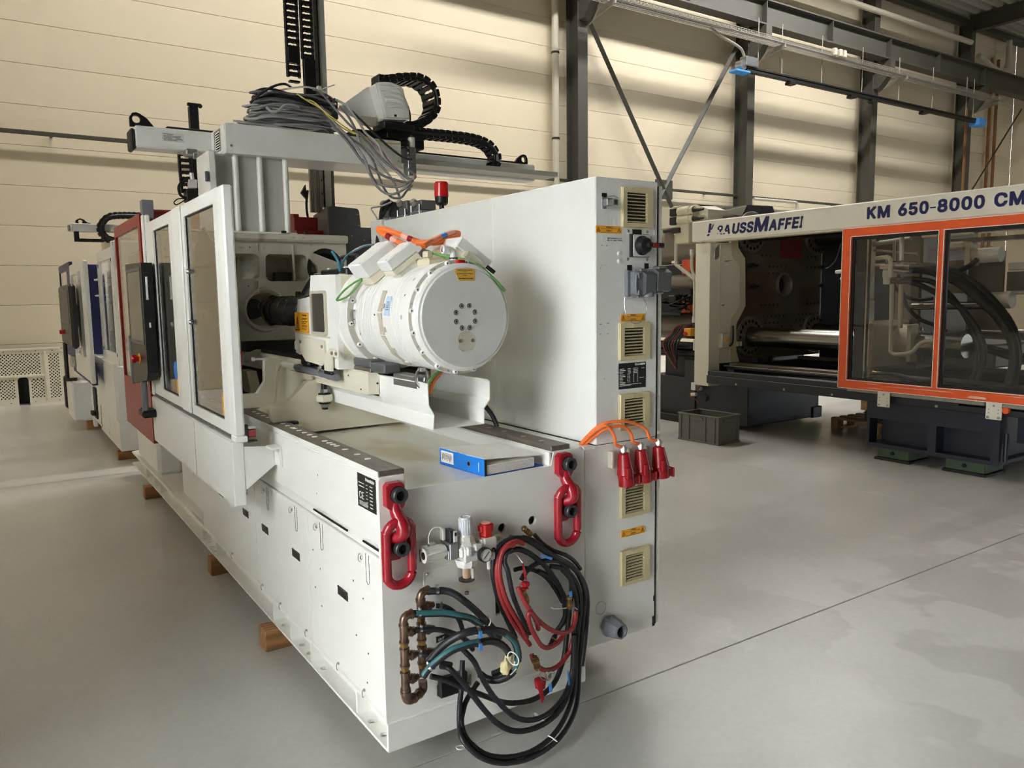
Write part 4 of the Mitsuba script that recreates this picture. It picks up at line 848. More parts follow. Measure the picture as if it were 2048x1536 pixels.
    'oc2': [(0.403,0.4,1.914),(0.445,0.42,1.934),(0.505,0.46,1.954),(0.576,0.5,1.976),(0.624,0.52,1.984),(0.634,0.52,1.977),(0.587,0.49,1.958),(0.504,0.46,1.937),(0.447,0.46,1.934),(0.427,0.5,1.935)],
    'green': [(0.422,0.42,1.899),(0.418,0.36,1.887),(0.422,0.31,1.877),(0.455,0.26,1.864),(0.493,0.22,1.85),(0.512,0.17,1.833),(0.536,0.14,1.806),(0.575,0.13,1.768),(0.613,0.13,1.731)],
    'green2': [(0.229,0.62,1.791),(0.209,0.66,1.774),(0.189,0.72,1.744),(0.173,0.76,1.71),(0.176,0.76,1.704),(0.184,0.72,1.71),(0.184,0.66,1.722),(0.201,0.62,1.752),(0.22,0.6,1.785)],
    'air1': [(0.246,0.9,1.829),(0.248,0.92,1.869),(0.232,0.92,1.901),(0.219,0.92,1.921)],
    'air2': [(0.249,0.9,1.829),(0.262,0.92,1.856),(0.292,0.95,1.891),(0.35,1,1.925),(0.445,1.1,1.957),(0.543,1.2,1.974)],
    'f0': [(0.819,2.72,3.087),(0.836,2.66,3.064),(0.863,2.6,3.007),(0.918,2.55,2.919),(0.981,2.52,2.842),(1.063,2.5,2.768),(1.126,2.48,2.691),(1.185,2.45,2.618),(1.256,2.4,2.548),(1.321,2.35,2.497),(1.338,2.3,2.498),(1.332,2.3,2.522),(1.302,2.35,2.563)],
    'f1': [(0.859,2.7,2.979),(0.892,2.62,2.899),(0.926,2.58,2.835),(0.978,2.55,2.774),(1.029,2.52,2.701),(1.069,2.48,2.613),(1.086,2.45,2.518),(1.115,2.4,2.434),(1.159,2.35,2.388),(1.203,2.3,2.391),(1.248,2.25,2.424),(1.259,2.2,2.449)],
    'f2': [(0.925,2.68,2.841),(0.959,2.6,2.799),(1.002,2.55,2.728),(1.04,2.52,2.641),(1.087,2.48,2.565),(1.112,2.45,2.489),(1.156,2.4,2.449),(1.229,2.35,2.438),(1.274,2.3,2.456)],
    'f3': [(0.875,2.66,2.917),(0.915,2.6,2.85),(0.991,2.55,2.769),(1.069,2.52,2.705),(1.117,2.48,2.629),(1.141,2.45,2.534),(1.156,2.4,2.436),(1.185,2.35,2.371),(1.23,2.3,2.362),(1.248,2.25,2.4),(1.265,2.2,2.431)],
    'f4': [(0.984,2.68,2.989),(1.012,2.62,2.925),(1.045,2.58,2.835),(1.065,2.54,2.732),(1.1,2.5,2.68),(1.148,2.46,2.604),(1.196,2.42,2.534),(1.23,2.38,2.457),(1.223,2.3,2.362)],
    'f5': [(0.967,2.7,3.035),(1.022,2.64,2.986),(1.076,2.6,2.892),(1.113,2.55,2.8),(1.17,2.5,2.735),(1.19,2.46,2.644),(1.238,2.42,2.568),(1.277,2.36,2.501),(1.3,2.3,2.415)],
    'f6': [(0.962,2.72,3.044),(1.01,2.66,3.001),(1.077,2.6,2.916),(1.154,2.55,2.823),(1.239,2.5,2.729),(1.325,2.45,2.654),(1.381,2.42,2.636)],
    'f7': [(0.906,2.66,2.872),(0.933,2.6,2.809),(0.976,2.55,2.738),(1.044,2.5,2.626),(1.106,2.46,2.564),(1.168,2.42,2.514),(1.231,2.38,2.488),(1.274,2.3,2.463),(1.298,2.25,2.47)],
    'f8': [(1.08,2.6,2.818),(1.138,2.55,2.753),(1.196,2.5,2.688),(1.231,2.46,2.623),(1.28,2.42,2.559),(1.315,2.38,2.507),(1.326,2.32,2.481),(1.331,2.3,2.509)],
    'y1': [(0.709,2.72,3.043),(0.751,2.68,3.004),(0.824,2.64,2.956),(0.884,2.6,2.901),(0.953,2.58,2.85),(1.023,2.56,2.805),(1.098,2.55,2.78),(1.194,2.55,2.765),(1.282,2.56,2.756),(1.387,2.6,2.772)],
    'y2': [(0.764,2.7,3.009),(0.801,2.68,2.998),(0.837,2.64,2.952),(0.89,2.6,2.883),(0.965,2.58,2.827),(1.036,2.56,2.794)],
    'blk': [(0.416,2.76,2.961),(0.461,2.72,3.005),(0.555,2.72,3.07),(0.636,2.74,3.101),(0.699,2.78,3.094)],
    'bk1': [(1.057,2.1,2.313),(1.026,2.1,2.295),(1.002,2.1,2.256),(0.993,2.1,2.202),(0.993,2.1,2.152),(0.977,2.1,2.089),(0.921,2,2.019)],
    'bk2': [(1.063,2.08,2.303),(1.03,2.08,2.268),(1.001,2.08,2.225),(0.981,2.08,2.191),(0.965,2.08,2.108),(0.917,2,2.019)],
    'wt1': [(1.045,2.05,2.299),(0.98,2.05,2.271),(0.912,2.05,2.255),(0.92,2.05,2.231),(0.941,2.05,2.203),(0.954,2.05,2.175)],
    'wc': [(1.09,-0.03,1.701),(1.085,-0.035,1.662),(1.092,-0.04,1.626),(1.119,-0.045,1.598),(1.152,-0.045,1.593),(1.184,-0.045,1.616),(1.201,-0.04,1.652),(1.194,-0.04,1.68),(1.183,-0.04,1.7)],
    'frlc': [(0.188,-0.05,0.832),(0.189,-0.05,0.856),(0.197,-0.05,0.876),(0.213,-0.05,0.886),(0.229,-0.05,0.885),(0.24,-0.05,0.877),(0.245,-0.05,0.869)],
    'blueh': [(0.804,0.6,1.209),(0.814,0.58,1.187),(0.824,0.56,1.157),(0.829,0.54,1.12)],
    'tg': [(0.425,0.3,1.423),(0.388,0.29,1.409),(0.359,0.27,1.396),(0.333,0.25,1.38),(0.328,0.25,1.354)],
    'to': [(0.435,0.32,1.419),(0.401,0.3,1.401),(0.371,0.28,1.384),(0.349,0.26,1.365),(0.342,0.26,1.338)],
}
add('retaining_wire', tube(PATH['wc'], 0.0014, 6), 'm_zinc', k)
# orange leads with red plugs
leads = []
for i, (n, x, zt, lab) in enumerate((('pl1', 1.068, 1.09, 'left'), ('pl2', 1.163, 1.092, 'middle'), ('pl3', 1.265, 1.096, 'right'))):
    k = thing('power_plug', f'red industrial power plug on an orange cable, {lab} of the three on the cabinet front', 'plug')
    p = PATH[n]
    tip = np.array([x, -0.05, zt])
    add('cable', tube(p + [tuple(tip - [0, 0, 0.004])], 0.0068, 10), 'm_ocable', k)
    add('gland', [lathe([(0, 0.0), (0.013, 0.0), (0.013, 0.006), (0.0155, 0.007), (0.0155, 0.02), (0, 0.02)], tip - [0, 0, 0.022], EZ, 6), cyl(tip - [0, 0, 0.026], tip + [0, 0, 0.004], 0.011, 16)], 'm_chrome', k)
    o = tip - np.array([0, 0, 0.026])
    ax = np.array([0.10, -0.05, -1.0])
    ax /= np.linalg.norm(ax)
    add('body', lathe([(0, 0), (0.016, 0), (0.0235, 0.004), (0.027, 0.025), (0.0365, 0.085), (0.0375, 0.088), (0.036, 0.092), (0.033, 0.094), (0.034, 0.105), (0.0345, 0.138), (0.031, 0.139), (0.031, 0.11), (0, 0.11)], o, ax, 28), 'm_redplug', k)
    e = o + ax * 0.105
    add('cover_flap', [B(e[0] + 0.028, e[0] + 0.052, e[1] - 0.022, e[1] + 0.022, e[2] - 0.03, e[2] + 0.004, 0.004), B(e[0] + 0.047, e[0] + 0.056, e[1] - 0.028, e[1] + 0.028, e[2] - 0.034, e[2] + 0.008, 0.003)], 'm_redplug', k)
    add('key_rib', B(e[0] - 0.03, e[0] - 0.008, e[1] - 0.04, e[1] - 0.02, e[2] - 0.0, e[2] + 0.05, 0.004), 'm_redplug', k)
    add('mount_clip', [B(x - 0.045, x - 0.03, -0.03, 0.0, 1.0, 1.07, 0.003)], 'm_pipe', k)
    add('rivet', [lathe([(0, 0), (0.007, 0), (0.006, 0.003), (0, 0.0035)], o + ax * 0.05 + np.array([-0.012, -0.028, 0]), (-0.3, -0.95, 0), 10)], 'm_redpanel', k)
# grey cable gland
k = thing('cable_gland', 'grey hexagonal plastic cable gland at the foot of the cabinet', 'cable gland')
gd = np.array([0.35, -0.93, -0.12])
gd /= np.linalg.norm(gd)
g0 = np.array([1.028, 0.0, 0.318])
add('nut', lathe([(0, 0), (0.045, 0), (0.047, 0.004), (0.047, 0.022), (0.044, 0.026), (0, 0.026)], g0, -EY, 6), 'm_grey', k, sm=20)
add('sleeve', lathe([(0.044, 0.0), (0.043, 0.03), (0.034, 0.06), (0.034, 0.066), (0.026, 0.067), (0.024, 0.03), (0, 0.03)], g0 + np.array([0, -0.02, 0]), -EY, 8), 'm_grey', k, sm=20)
add('bore', cyl(g0 + np.array([0, -0.07, 0]), g0 + np.array([0, -0.088, 0]) + 0 * gd, 0.027, 18) if False else cyl(g0 + np.array([0, -0.05, 0]), g0 + np.array([0, -0.052, 0]), 0.028, 18), 'm_hole', k)
add('blank_hole', [lathe([(0, 0), (0.0125, 0), (0.0125, 0.001), (0, 0.001)], (1.10, 0, 0.322), -EY, 20)], 'm_print', label='white round knockout hole above the grey cable gland', cat='hole')
add('knockout_ring', lathe([(0.0275, -0.0006), (0.0275, 0.0006), (0.0285, 0.0006), (0.0285, -0.0006)], (0.988, -0.0002, 0.402), -EY, 28), 'm_galv', K)
# beacon and connectors on the cabinet top
k = thing('beacon', 'red warning beacon on a short black stem on the cabinet top', 'lamp')
bx, by, bz = 1.1, 1.51, 2.176
add('stem', [cyl((bx, by, bz - 0.003), (bx, by, bz + 0.05), 0.014, 16), lathe([(0, 0), (0.03, 0), (0.03, 0.006), (0, 0.006)], (bx, by, bz - 0.001), EZ, 16)], 'm_black', k)
add('base', lathe([(0, 0), (0.026, 0), (0.036, 0.012), (0.037, 0.045), (0, 0.045)], (bx, by, bz + 0.05), EZ, 28), 'm_black', k)
add('lens', lathe([(0.036, 0), (0.04, 0.002), (0.0385, 0.075), (0.034, 0.083), (0, 0.085)], (bx, by, bz + 0.095), EZ, 28), 'm_redlens', k)
for i, (x, y) in enumerate(((1.10, 2.16), (1.13, 1.99), (1.1, 1.74))):
    k = thing('top_connector', f'grey connector block on the cabinet top, {["farthest from", "second from", "nearest to"][i]} the red beacon', 'connector')
    h = (0.11, 0.10, 0.075)[i]
    add('base', B(x - 0.05, x + 0.05, y - 0.07, y + 0.07, 2.175 if y < 2 else 2.189, 2.215, 0.004), 'm_grey', k)
    add('hood', [B(x - 0.04, x + 0.06, y - 0.055, y + 0.055, 2.215, 2.20 + h, 0.006)], 'm_greyd', k)
    add('latch', [B(x - 0.055, x - 0.045, y - 0.06, y - 0.045, 2.19, 2.25, 0.002), B(x - 0.055, x - 0.045, y + 0.045, y + 0.06, 2.19, 2.25, 0.002), B(x - 0.058, x - 0.045, y - 0.06, y + 0.06, 2.20, 2.21, 0.002)], 'm_zinc', k)
    add('gland', lathe([(0.022, 0), (0.024, 0.012), (0.018, 0.03), (0.0, 0.03)], (x - 0.04, y + 0.02, 2.18 + h), (-0.7, -0.2, 0.7), 14), 'm_galv', k)
for n, m in (('bk1', 'm_rubber'), ('bk2', 'm_rubber2'), ('wt1', 'm_cable3')):
    add('connector_cable', tube(PATH[n], 0.013 if m != 'm_cable3' else 0.005, 8), m, label={'bk1': 'thick black cable hanging behind the white cabinet corner', 'bk2': 'black cable beside the thickest one behind the cabinet corner', 'wt1': 'thin pale cable bent over the cabinet corner'}[n], cat='cable')
# ---------------------------------------------------------------- injection unit: drive motor, gear housing, barrel
U_ = thing('injection_unit', 'white injection unit with a large round drive motor lying on the guide beam', 'machine unit')
MX, MZ = 0.43, 1.634
O = (MX, 0.0, MZ)
mot = add('motor_body', lathe([(0, 0.13), (0.196, 0.13), (0.2035, 0.137), (0.2035, 0.168), (0.196, 0.172), (0.196, 0.19), (0.208, 0.19), (0.212, 0.196), (0.212, 0.262),
    (0.2085, 0.264), (0.2085, 0.268), (0.212, 0.27), (0.212, 0.292), (0.2085, 0.294), (0.2085, 0.298), (0.212, 0.30), (0.212, 0.322), (0.2085, 0.324), (0.2085, 0.328), (0.212, 0.33),
    (0.209, 0.34), (0.209, 0.50)] + [q for t in np.arange(0.505, 0.66, 0.022) for q in ((0.212, t), (0.212, t + 0.014), (0.206, t + 0.016), (0.206, t + 0.02))] + [(0.203, 0.69), (0.20, 0.715), (0.205, 0.72), (0.232, 0.72), (0.235, 0.724), (0.235, 0.80), (0.231, 0.803), (0.235, 0.806), (0.235, 0.86), (0.23, 0.865), (0.0, 0.865)], O, EY, 72), 'm_motor', U_, sm=28)
add('end_cover', lathe([(0, 0.122), (0.184, 0.122), (0.187, 0.125), (0.187, 0.132)], O, EY, 72), 'm_endcap', U_, sm=28)
add('bearing_ring', lathe([(0.187, 0.166), (0.214, 0.166), (0.217, 0.169), (0.217, 0.192)], O, EY, 72), 'm_motor', U_, sm=28)
add('bolt_circle', [lathe([(0.2036, 0.1655), (0.2166, 0.1655)], O, EY, 72), lathe([(0.206, 0.7193), (0.2318, 0.7193)], O, EY, 72)], 'm_ringg', U_)
for i in range(16):
    a = 2 * np.pi * (i + 0.35) / 16
    p = np.array([MX + 0.2085 * np.sin(a), 0.166, MZ + 0.2085 * np.cos(a)])
    fb = add('flange_bolt', screw(p, -EY, 0.0088, 0.013), 'm_print', U_)
    add('socket', socket(p - EY * 0.0052, -EY, 0.0046), 'm_hole', fb)
    if i % 2 == 0:
        a += 0.13
        add('tapped_hole', cyl((MX + 0.208 * np.sin(a), 0.1655, MZ + 0.208 * np.cos(a)), (MX + 0.208 * np.sin(a), 0.167, MZ + 0.208 * np.cos(a)), 0.0045, 10), 'm_hole', U_)
for i in range(14):
    a = 2 * np.pi * (i + 0.2) / 14
    p = np.array([MX + 0.2185 * np.sin(a), 0.7195, MZ + 0.2185 * np.cos(a)])
    fb = add('flange_bolt', screw(p, -EY, 0.0098, 0.014), 'm_print', U_)
    add('socket', socket(p - EY * 0.0055, -EY, 0.005), 'm_hole', fb)
for i in range(8):
    a = 2 * np.pi * (i + 0.5) / 8
    add('socket', socket((MX + 0.0445 * np.sin(a), 0.1196, 1.636 + 0.0445 * np.cos(a)), -EY, 0.0036), 'm_hole', U_)
    add('cover_bolt', lathe([(0, 0), (0.0078, 0), (0.0078, 0.0015), (0.0055, 0.003), (0.0038, 0.003), (0.003, 0.0005), (0, 0.0005)], (MX + 0.0445 * np.sin(a), 0.1215, 1.636 + 0.0445 * np.cos(a)), -EY, 14), 'm_zinc', U_)
    add('bolt_ring', lathe([(0.0078, 0.0002), (0.0098, 0.0002), (0.0098, 0.0008), (0.0078, 0.0008)], (MX + 0.0445 * np.sin(a), 0.1222, 1.636 + 0.0445 * np.cos(a)), -EY, 16), 'm_ink', U_)
k = add('cover_window', [lathe([(0.036, -0.001), (0.0385, 0.0006), (0.041, 0.0005), (0.0415, -0.001)], (MX, 0.1215, 1.544), -EY, 36), lathe([(0, 0.0), (0.036, 0.0)], (MX, 0.1214, 1.544), -EY, 36)], 'm_pipe', U_)
for x in (MX - 0.027, MX + 0.027):
    add('screw', screw((x, 0.121, 1.546), -EY, 0.007, 0.003), 'm_zinc', k)
k = add('type_plate', prism([(0.388, 1.815), (0.472, 1.816), (0.473, 1.771), (0.402, 1.771), (0.396, 1.79), (0.388, 1.797)], 'y', 0.1205, 0.122), 'm_sign2', U_, label='golden printed sticker torn at one corner')
add('print', [B(0.397, 0.462, 0.1199, 0.1206, z - w, z + w) for z, w in ((1.810, 0.0009), (1.797, 0.0009))] + [B(0.42, 0.44, 0.1199, 0.1206, 1.803, 1.8045), B(0.42, 0.438, 0.1199, 0.1206, 1.7895, 1.791), text('Schneckenantrieb 200 Nm 2500', 0.0042, (0.403, 0.1206, 1.777), EX, EZ, 0.0006, True, 0.06)], 'm_ink', k, sm=False)
# slots and details on the motor shell
def on_shell(ang, y, w, h, r=0.212, d=0.002, m='m_pipe'):
    """Small block on the shell; ang from straight left (-x), positive upwards."""
    n = np.array([-np.cos(ang), 0, np.sin(ang)])
    t = np.array([np.sin(ang), 0, np.cos(ang)])
    c = np.array([MX, y, MZ]) + n * r
    bx_ = trimesh.creation.box((w, h, d))
    return place(bx_, c, EY, t)
for i, a in enumerate((0.32, -0.12, -0.55, -0.95)):
    add('lifting_slot', [on_shell(a, 0.43, 0.035, 0.085, 0.2095, 0.002), on_shell(a - 0.1, 0.405, 0.03, 0.018, 0.212, 0.008)], 'm_pipe', mot)
add('blind_dot', [lathe([(0, 0), (0.009, 0), (0.008, 0.0015), (0, 0.0015)], np.array([MX, 0.235, MZ]) + 0.2115 * np.array([-np.cos(a), 0, np.sin(a)]), (-np.cos(a), 0, np.sin(a)), 14) for a in (0.75, 0.02)], 'm_pipe', mot)
add('shell_hole', [lathe([(0, 0), (0.004, 0), (0, 0.0012)], np.array([MX, y, MZ]) + 0.2125 * np.array([-np.cos(a), 0, np.sin(a)]), (-np.cos(a), 0, np.sin(a)), 8) for (a, y) in ((0.42, 0.235), (0.05, 0.48), (-0.35, 0.66), (-0.05, 0.69), (0.12, 0.69))], 'm_hole', mot)
k = add('serial_label', on_shell(0.22, 0.365, 0.042, 0.075, 0.2105, 0.003), 'm_labelb', mot, label='pale blue printed label')
add('print', [on_shell(0.22 + dz, 0.362, 0.026, 0.0025, 0.2114, 0.003) for dz in np.linspace(-0.14, 0.14, 9)], 'm_grey2', k)
add('drain_port', [on_shell(0.0, 0.705, 0.02, 0.06, 0.206, 0.012)], 'm_chrome', mot)
# terminal boxes, tilted around the shell
def tbox(name, c, ang, ly, lt, h, lid, label):
    """Box standing off the shell: normal at ang from vertical towards -x."""
    n = np.array([-np.sin(ang), 0, np.cos(ang)])
    t = np.array([np.cos(ang), 0, np.sin(ang)])
    k = add(name, place(B(-ly / 2, ly / 2, -lt / 2, lt / 2, 0, h - lid, 0.003), c, -EY, t), 'm_cream', U_, label=label)
    add('lid', place(B(-ly / 2 - 0.002, ly / 2 + 0.002, -lt / 2 - 0.002, lt / 2 + 0.002, h - lid + 0.0015, h, 0.005), c, -EY, t), 'm_white2', k)
    add('neck', place(B(-ly / 2 + 0.012, ly / 2 - 0.012, -lt / 2 + 0.02, lt / 2 - 0.02, -0.05, 0, 0.004), c, -EY, t), 'm_motor', k)
    for sx in (-1, 1):
        for sy in (-1, 1):
            q = np.asarray(c) + -EY * sx * (ly / 2 - 0.006) + t * sy * (lt / 2 - 0.006) + n * h
            add('screw', screw(q, n, 0.003, 0.0015, False, 8), 'm_zinc', k)
    return k
aB = 0.62
tbox('terminal_box', (0.316, 0.405, 1.832), aB, 0.09, 0.135, 0.072, 0.048, 'pale square terminal box nearest to the motor end')
tbox('terminal_box', (0.317, 0.61, 1.815), aB, 0.13, 0.17, 0.10, 0.07, 'larger pale terminal box behind the first')
aC = -0.60
kc = tbox('terminal_box', (0.565, 0.43, 1.835), aC, 0.20, 0.17, 0.085, 0.05, 'large pale terminal box on the far side of the motor')
add('box_gland', [place(B(-0.02, 0.02, -0.045, 0.045, 0.0, 0.035, 0.006), (0.565, 0.31, 1.845), -EY, (0.83, 0, -0.56))], 'm_cream', U_)
add('sensor_plug', [cyl((0.60, 0.24, 1.83), (0.625, 0.22, 1.805), 0.008, 12)], 'm_black', U_)
k = add('water_elbow', [tube([(0.455, 0.25, 1.84), (0.455, 0.25, 1.878), (0.452, 0.25, 1.888), (0.44, 0.25, 1.893), (0.415, 0.25, 1.897)], 0.0125, 14, 4), lathe([(0, 0), (0.017, 0), (0.017, 0.012), (0, 0.012)], (0.455, 0.25, 1.838), EZ, 16), lathe([(0.012, 0), (0.0165, 0.001), (0.0165, 0.022), (0.012, 0.023)], (0.43, 0.25, 1.894), -EX, 16)], 'm_print', U_, label='white push-in elbow fitting')
add('collar', lathe([(0.0128, 0), (0.0155, 0), (0.0155, 0.005), (0.0128, 0.005)], (0.455, 0.25, 1.858), EZ, 16), 'm_black', k)
add('red_cap', [prism(rrect(0.418, 0.448, 1.826, 1.85, 0.003), 'y', 0.15, 0.175)] + [B(0.421 + 0.006 * i, 0.4235 + 0.006 * i, 0.147, 0.152, 1.828, 1.848) for i in range(5)], 'm_redcap', U_)
add('saddle', [B(0.36, 0.44, 0.28, 0.48, 1.83, 1.862, 0.006), B(0.38, 0.41, 0.33, 0.37, 1.862, 1.892, 0.006)], 'm_cream2', U_)
add('cable_gland', [lathe([(0, 0), (0.016, 0), (0.016, 0.02), (0.012, 0.03), (0, 0.03)], (0.385, 0.39, 1.875), (0.6, -0.2, 0.75), 6), lathe([(0, 0), (0.014, 0), (0.014, 0.02), (0, 0.02)], (0.37, 0.44, 1.89), (0.6, 0.2, 0.75), 6)], 'm_zinc', U_)
for n, l in (('oc1', 'thick orange motor cable looping to the left above the terminal boxes'), ('oc2', 'thick orange motor cable looping to the right above the motor')):
    k = thing('motor_cable', l, 'cable')
    pts = spline(PATH[n], 6)
    add('cable', tube(PATH[n], 0.0125, 12), 'm_ocable', k)
    j = len(pts)
    for (a, b, m) in ((0.20, 0.24, 'm_redpanel'), (0.25, 0.31, 'm_pinkl'), (0.76, 0.80, 'm_redpanel'), (0.81, 0.86, 'm_pinkl')) if n == 'oc1' else ((0.24, 0.28, 'm_bluef'), (0.30, 0.37, 'm_pinkl')):
        add('marker_band', tube(pts[int(a * j):int(b * j) + 2], 0.0131, 12, smooth=False), m, k)
add('earth_cable', tube(PATH['green'], 0.0065, 8), 'm_green', label='green earth cable running over the motor top to the right', cat='cable')
add('earth_cable', tube(PATH['green2'], 0.0045, 8), 'm_green', label='thin green cable loop on the motor flange below the terminal boxes', cat='cable')
add('air_hose', tube(PATH['air1'], 0.006, 8), 'm_airh', label='short blue air hose standing up from the housing', cat='hose')
add('air_hose', tube(PATH['air2'], 0.006, 8), 'm_airh', label='teal air hose arching from the housing behind the terminal boxes', cat='hose')
# gear housing with window and cover
hp = Polygon([(0.84, 1.40), (0.84, 1.815), (1.156, 1.821), (1.184, 1.722), (1.353, 1.709), (1.416, 1.547), (1.418, 1.447), (1.30, 1.43), (1.244, 1.417)])
hs = add('gear_housing', prism(hp, 'x', 0.2, 0.66), 'm_motor', U_)
wr = rrect(0.972, 1.14, 1.56, 1.735, 0.014)
add('window_rim', prism(rrect(0.955, 1.155, 1.543, 1.748, 0.02).difference(wr), 'x', 0.190, 0.203), 'm_pipe', hs)
add('window_pane', prism(wr, 'x', 0.196, 0.198), 'm_smoke', hs)
for (y, z) in ((0.972, 1.738), (1.135, 1.74), (0.985, 1.552), (1.14, 1.551)):
    add('rim_bolt', screw((0.194, y, z), -EX, 0.006, 0.004, True, 10), 'm_galv', hs)
add('label_plate', B(0.1975, 0.2, 1.205, 1.405, 1.548, 1.647, 0.0005), 'm_sign', hs, label='orange warning label with triangle')
tri = Polygon([(1.405 - 0.005 - 0.0, 1.558), (1.335, 1.558), (1.3675, 1.628)])
add('label_print', [prism(tri.difference(tri.buffer(-0.005)), 'x', 0.1969, 0.1976), prism([(1.37, 1.566), (1.362, 1.566), (1.362, 1.60), (1.37, 1.60)], 'x', 0.1969, 0.1976), text('Achtung', 0.008, (0.1975, 1.295, 1.630), -EY, EZ, 0.0007, True, 0.06)] + [B(0.1969, 0.1976, 1.225 + d_, 1.30, z, z + 0.0025) for z, d_ in ((1.618, 0), (1.611, 0.01), (1.601, 0.0), (1.594, 0.02), (1.584, 0.0), (1.577, 0.005), (1.566, 0.01))], 'm_ink', hs, sm=False)
add('housing_step', prism([(0.935, 1.54), (1.415, 1.551), (1.415, 1.545), (0.935, 1.533)], 'x', 0.195, 0.2), 'm_cream2', hs)
add('front_cover', [prism([(1.0, 1.415), (1.02, 1.405), (1.25, 1.415), (1.31, 1.45), (1.335, 1.53), (0.985, 1.522), (0.985, 1.46)], 'x', 0.19, 0.2)], 'm_cream', hs)
for (y, z) in ((1.305, 1.505), (1.01, 1.495)):
    add('cover_bolt', screw((0.19, y, z), -EX, 0.008, 0.006, True, 10), 'm_galv', hs)
add('slide_foot', [B(0.195, 0.30, 1.23, 1.34, 1.385, 1.45, 0.01), B(0.195, 0.26, 1.0, 1.05, 1.385, 1.44, 0.004), B(0.25, 0.6, 0.95, 1.4, 1.38, 1.41)], 'm_black', hs)
add('trip_bracket', [prism([(0.80, 1.487), (0.80, 1.455), (0.885, 1.455), (0.885, 1.39), (0.985, 1.385), (0.985, 1.455), (0.92, 1.487)], 'x', 0.186, 0.192)], 'm_cream', hs)
for (y, z) in ((0.875, 1.472), (0.825, 1.472)):
    add('bracket_bolt', screw((0.186, y, z), -EX, 0.008, 0.007, True, 12), 'm_galv', hs)
add('bracket_pad', B(0.185, 0.2, 0.90, 0.99, 1.372, 1.39, 0.003), 'm_black', hs)
add('stop_block', B(0.22, 0.28, 1.42, 1.5, 1.455, 1.50, 0.004), 'm_cream', hs)
add('motor_adapter', B(0.215, 0.645, 0.84, 0.87, 1.43, 1.82, 0.01), 'm_cream2', U_)
# feed section on top: dark block with a handle
k = add('feed_block', [B(0.25, 0.58, 0.84, 1.16, 1.80, 1.845, 0.006), prism([(1.15, 1.80), (1.2, 1.78), (1.24, 1.71), (1.17, 1.71)], 'x', 0.22, 0.5)], 'm_black', U_)
add('handle', tube([(0.32, 0.88, 1.845), (0.32, 0.88, 1.89), (0.32, 0.90, 1.902), (0.32, 1.04, 1.902), (0.32, 1.06, 1.89), (0.32, 1.06, 1.845)], 0.0085, 10, 3), 'm_blackp', k)
for (y, z) in ((1.10, 1.845), (0.96, 1.845), (0.90, 1.845), (0.88, 1.845)):
    add('bolt', screw((0.27, y, z), EZ, 0.008, 0.008, True, 10), 'm_print', k)
for (y) in (1.1, 0.97, 0.86):
    add('side_bolt', screw((0.25, y, 1.812), -EX, 0.006, 0.005, True, 8), 'm_galv', k)
add('clamp_lever', [tube([(0.22, 1.2, 1.80), (0.215, 1.25, 1.77), (0.21, 1.30, 1.735)], 0.012, 10), lathe([(0.008, 0), (0.016, 0.002), (0.016, 0.02), (0.008, 0.022)], (0.2, 1.31, 1.735), -EX, 14)], 'm_black', k)
add('spring_clip', tube([(0.235, 1.13, 1.83), (0.225, 1.17, 1.825), (0.22, 1.19, 1.80), (0.225, 1.2, 1.77)], 0.003, 6), 'm_chrome', k)
# barrel wrapped in black film
bz_ = []
r_ = random.Random(5)
for i in range(19):
    bz_.append((0.083 + r_.uniform(-0.004, 0.005), 1.40 + 0.062 * i))
bz_ += [(0.075, 2.56), (0.05, 2.60), (0, 2.62)]
bm = lathe([(0, 1.38)] + bz_, (MX - 0.005, 0, 1.642), EY, 40)
nv = meshkit.fbm(bm.vertices * 18, 3, 2)[:, None] - 0.5
bm.vertices = bm.vertices + nv * 0.016 * (bm.vertices - np.array([MX, 0, 1.642])) / 0.08 * np.array([1, 0, 1])
k = add('barrel', bm, 'm_film', U_, sm=40, label='barrel wrapped in dark plastic film')
add('wrap_band', [lathe([(0.085, 0), (0.090, 0.004), (0.085, 0.014)], (MX - 0.005, y, 1.642), (0.12, 1, 0.06), 36) for y in (1.6, 1.8, 2.0, 2.15, 2.3, 2.42)], 'm_film', k)
add('film_edge', tube([(MX + 0.085 * np.cos(a) * (1 + 0.12 * math.sin(5 * a)), 2.5 + 0.03 * math.sin(3 * a), 1.642 + 0.085 * np.sin(a) * (1 + 0.1 * math.cos(7 * a))) for a in np.linspace(0, 2 * np.pi, 24, endpoint=False)], 0.008, 6, 2, True), 'm_film', k)
# eye bolt and cables under the motor end
k = add('eye_bolt', [tube([(0.315 + 0.026 * np.cos(a), 0.27, 1.40 + 0.036 * np.sin(a)) for a in np.linspace(0, 2 * np.pi, 16, endpoint=False)], 0.006, 10, 3, True), lathe([(0, 0), (0.016, 0), (0.012, 0.014), (0, 0.014)], (0.315, 0.27, 1.44), (0, 0, -1), 14)], 'm_chrome', U_)
add('cable', tube(PATH['tg'], 0.006, 8), 'm_green', U_)
add('cable', tube(PATH['to'], 0.009, 8), 'm_ocable', U_)
add('cable_tie', lathe([(0.010, 0), (0.012, 0), (0.012, 0.004), (0.010, 0.004)], (0.345, 0.27, 1.375), (0.5, 0, 0.8), 12), 'm_tie', U_)
add('drain_hose', tube(PATH['blueh'], 0.011, 10), 'm_rubber', label='dark hose standing between the drip tray and the white cabinet', cat='hose')
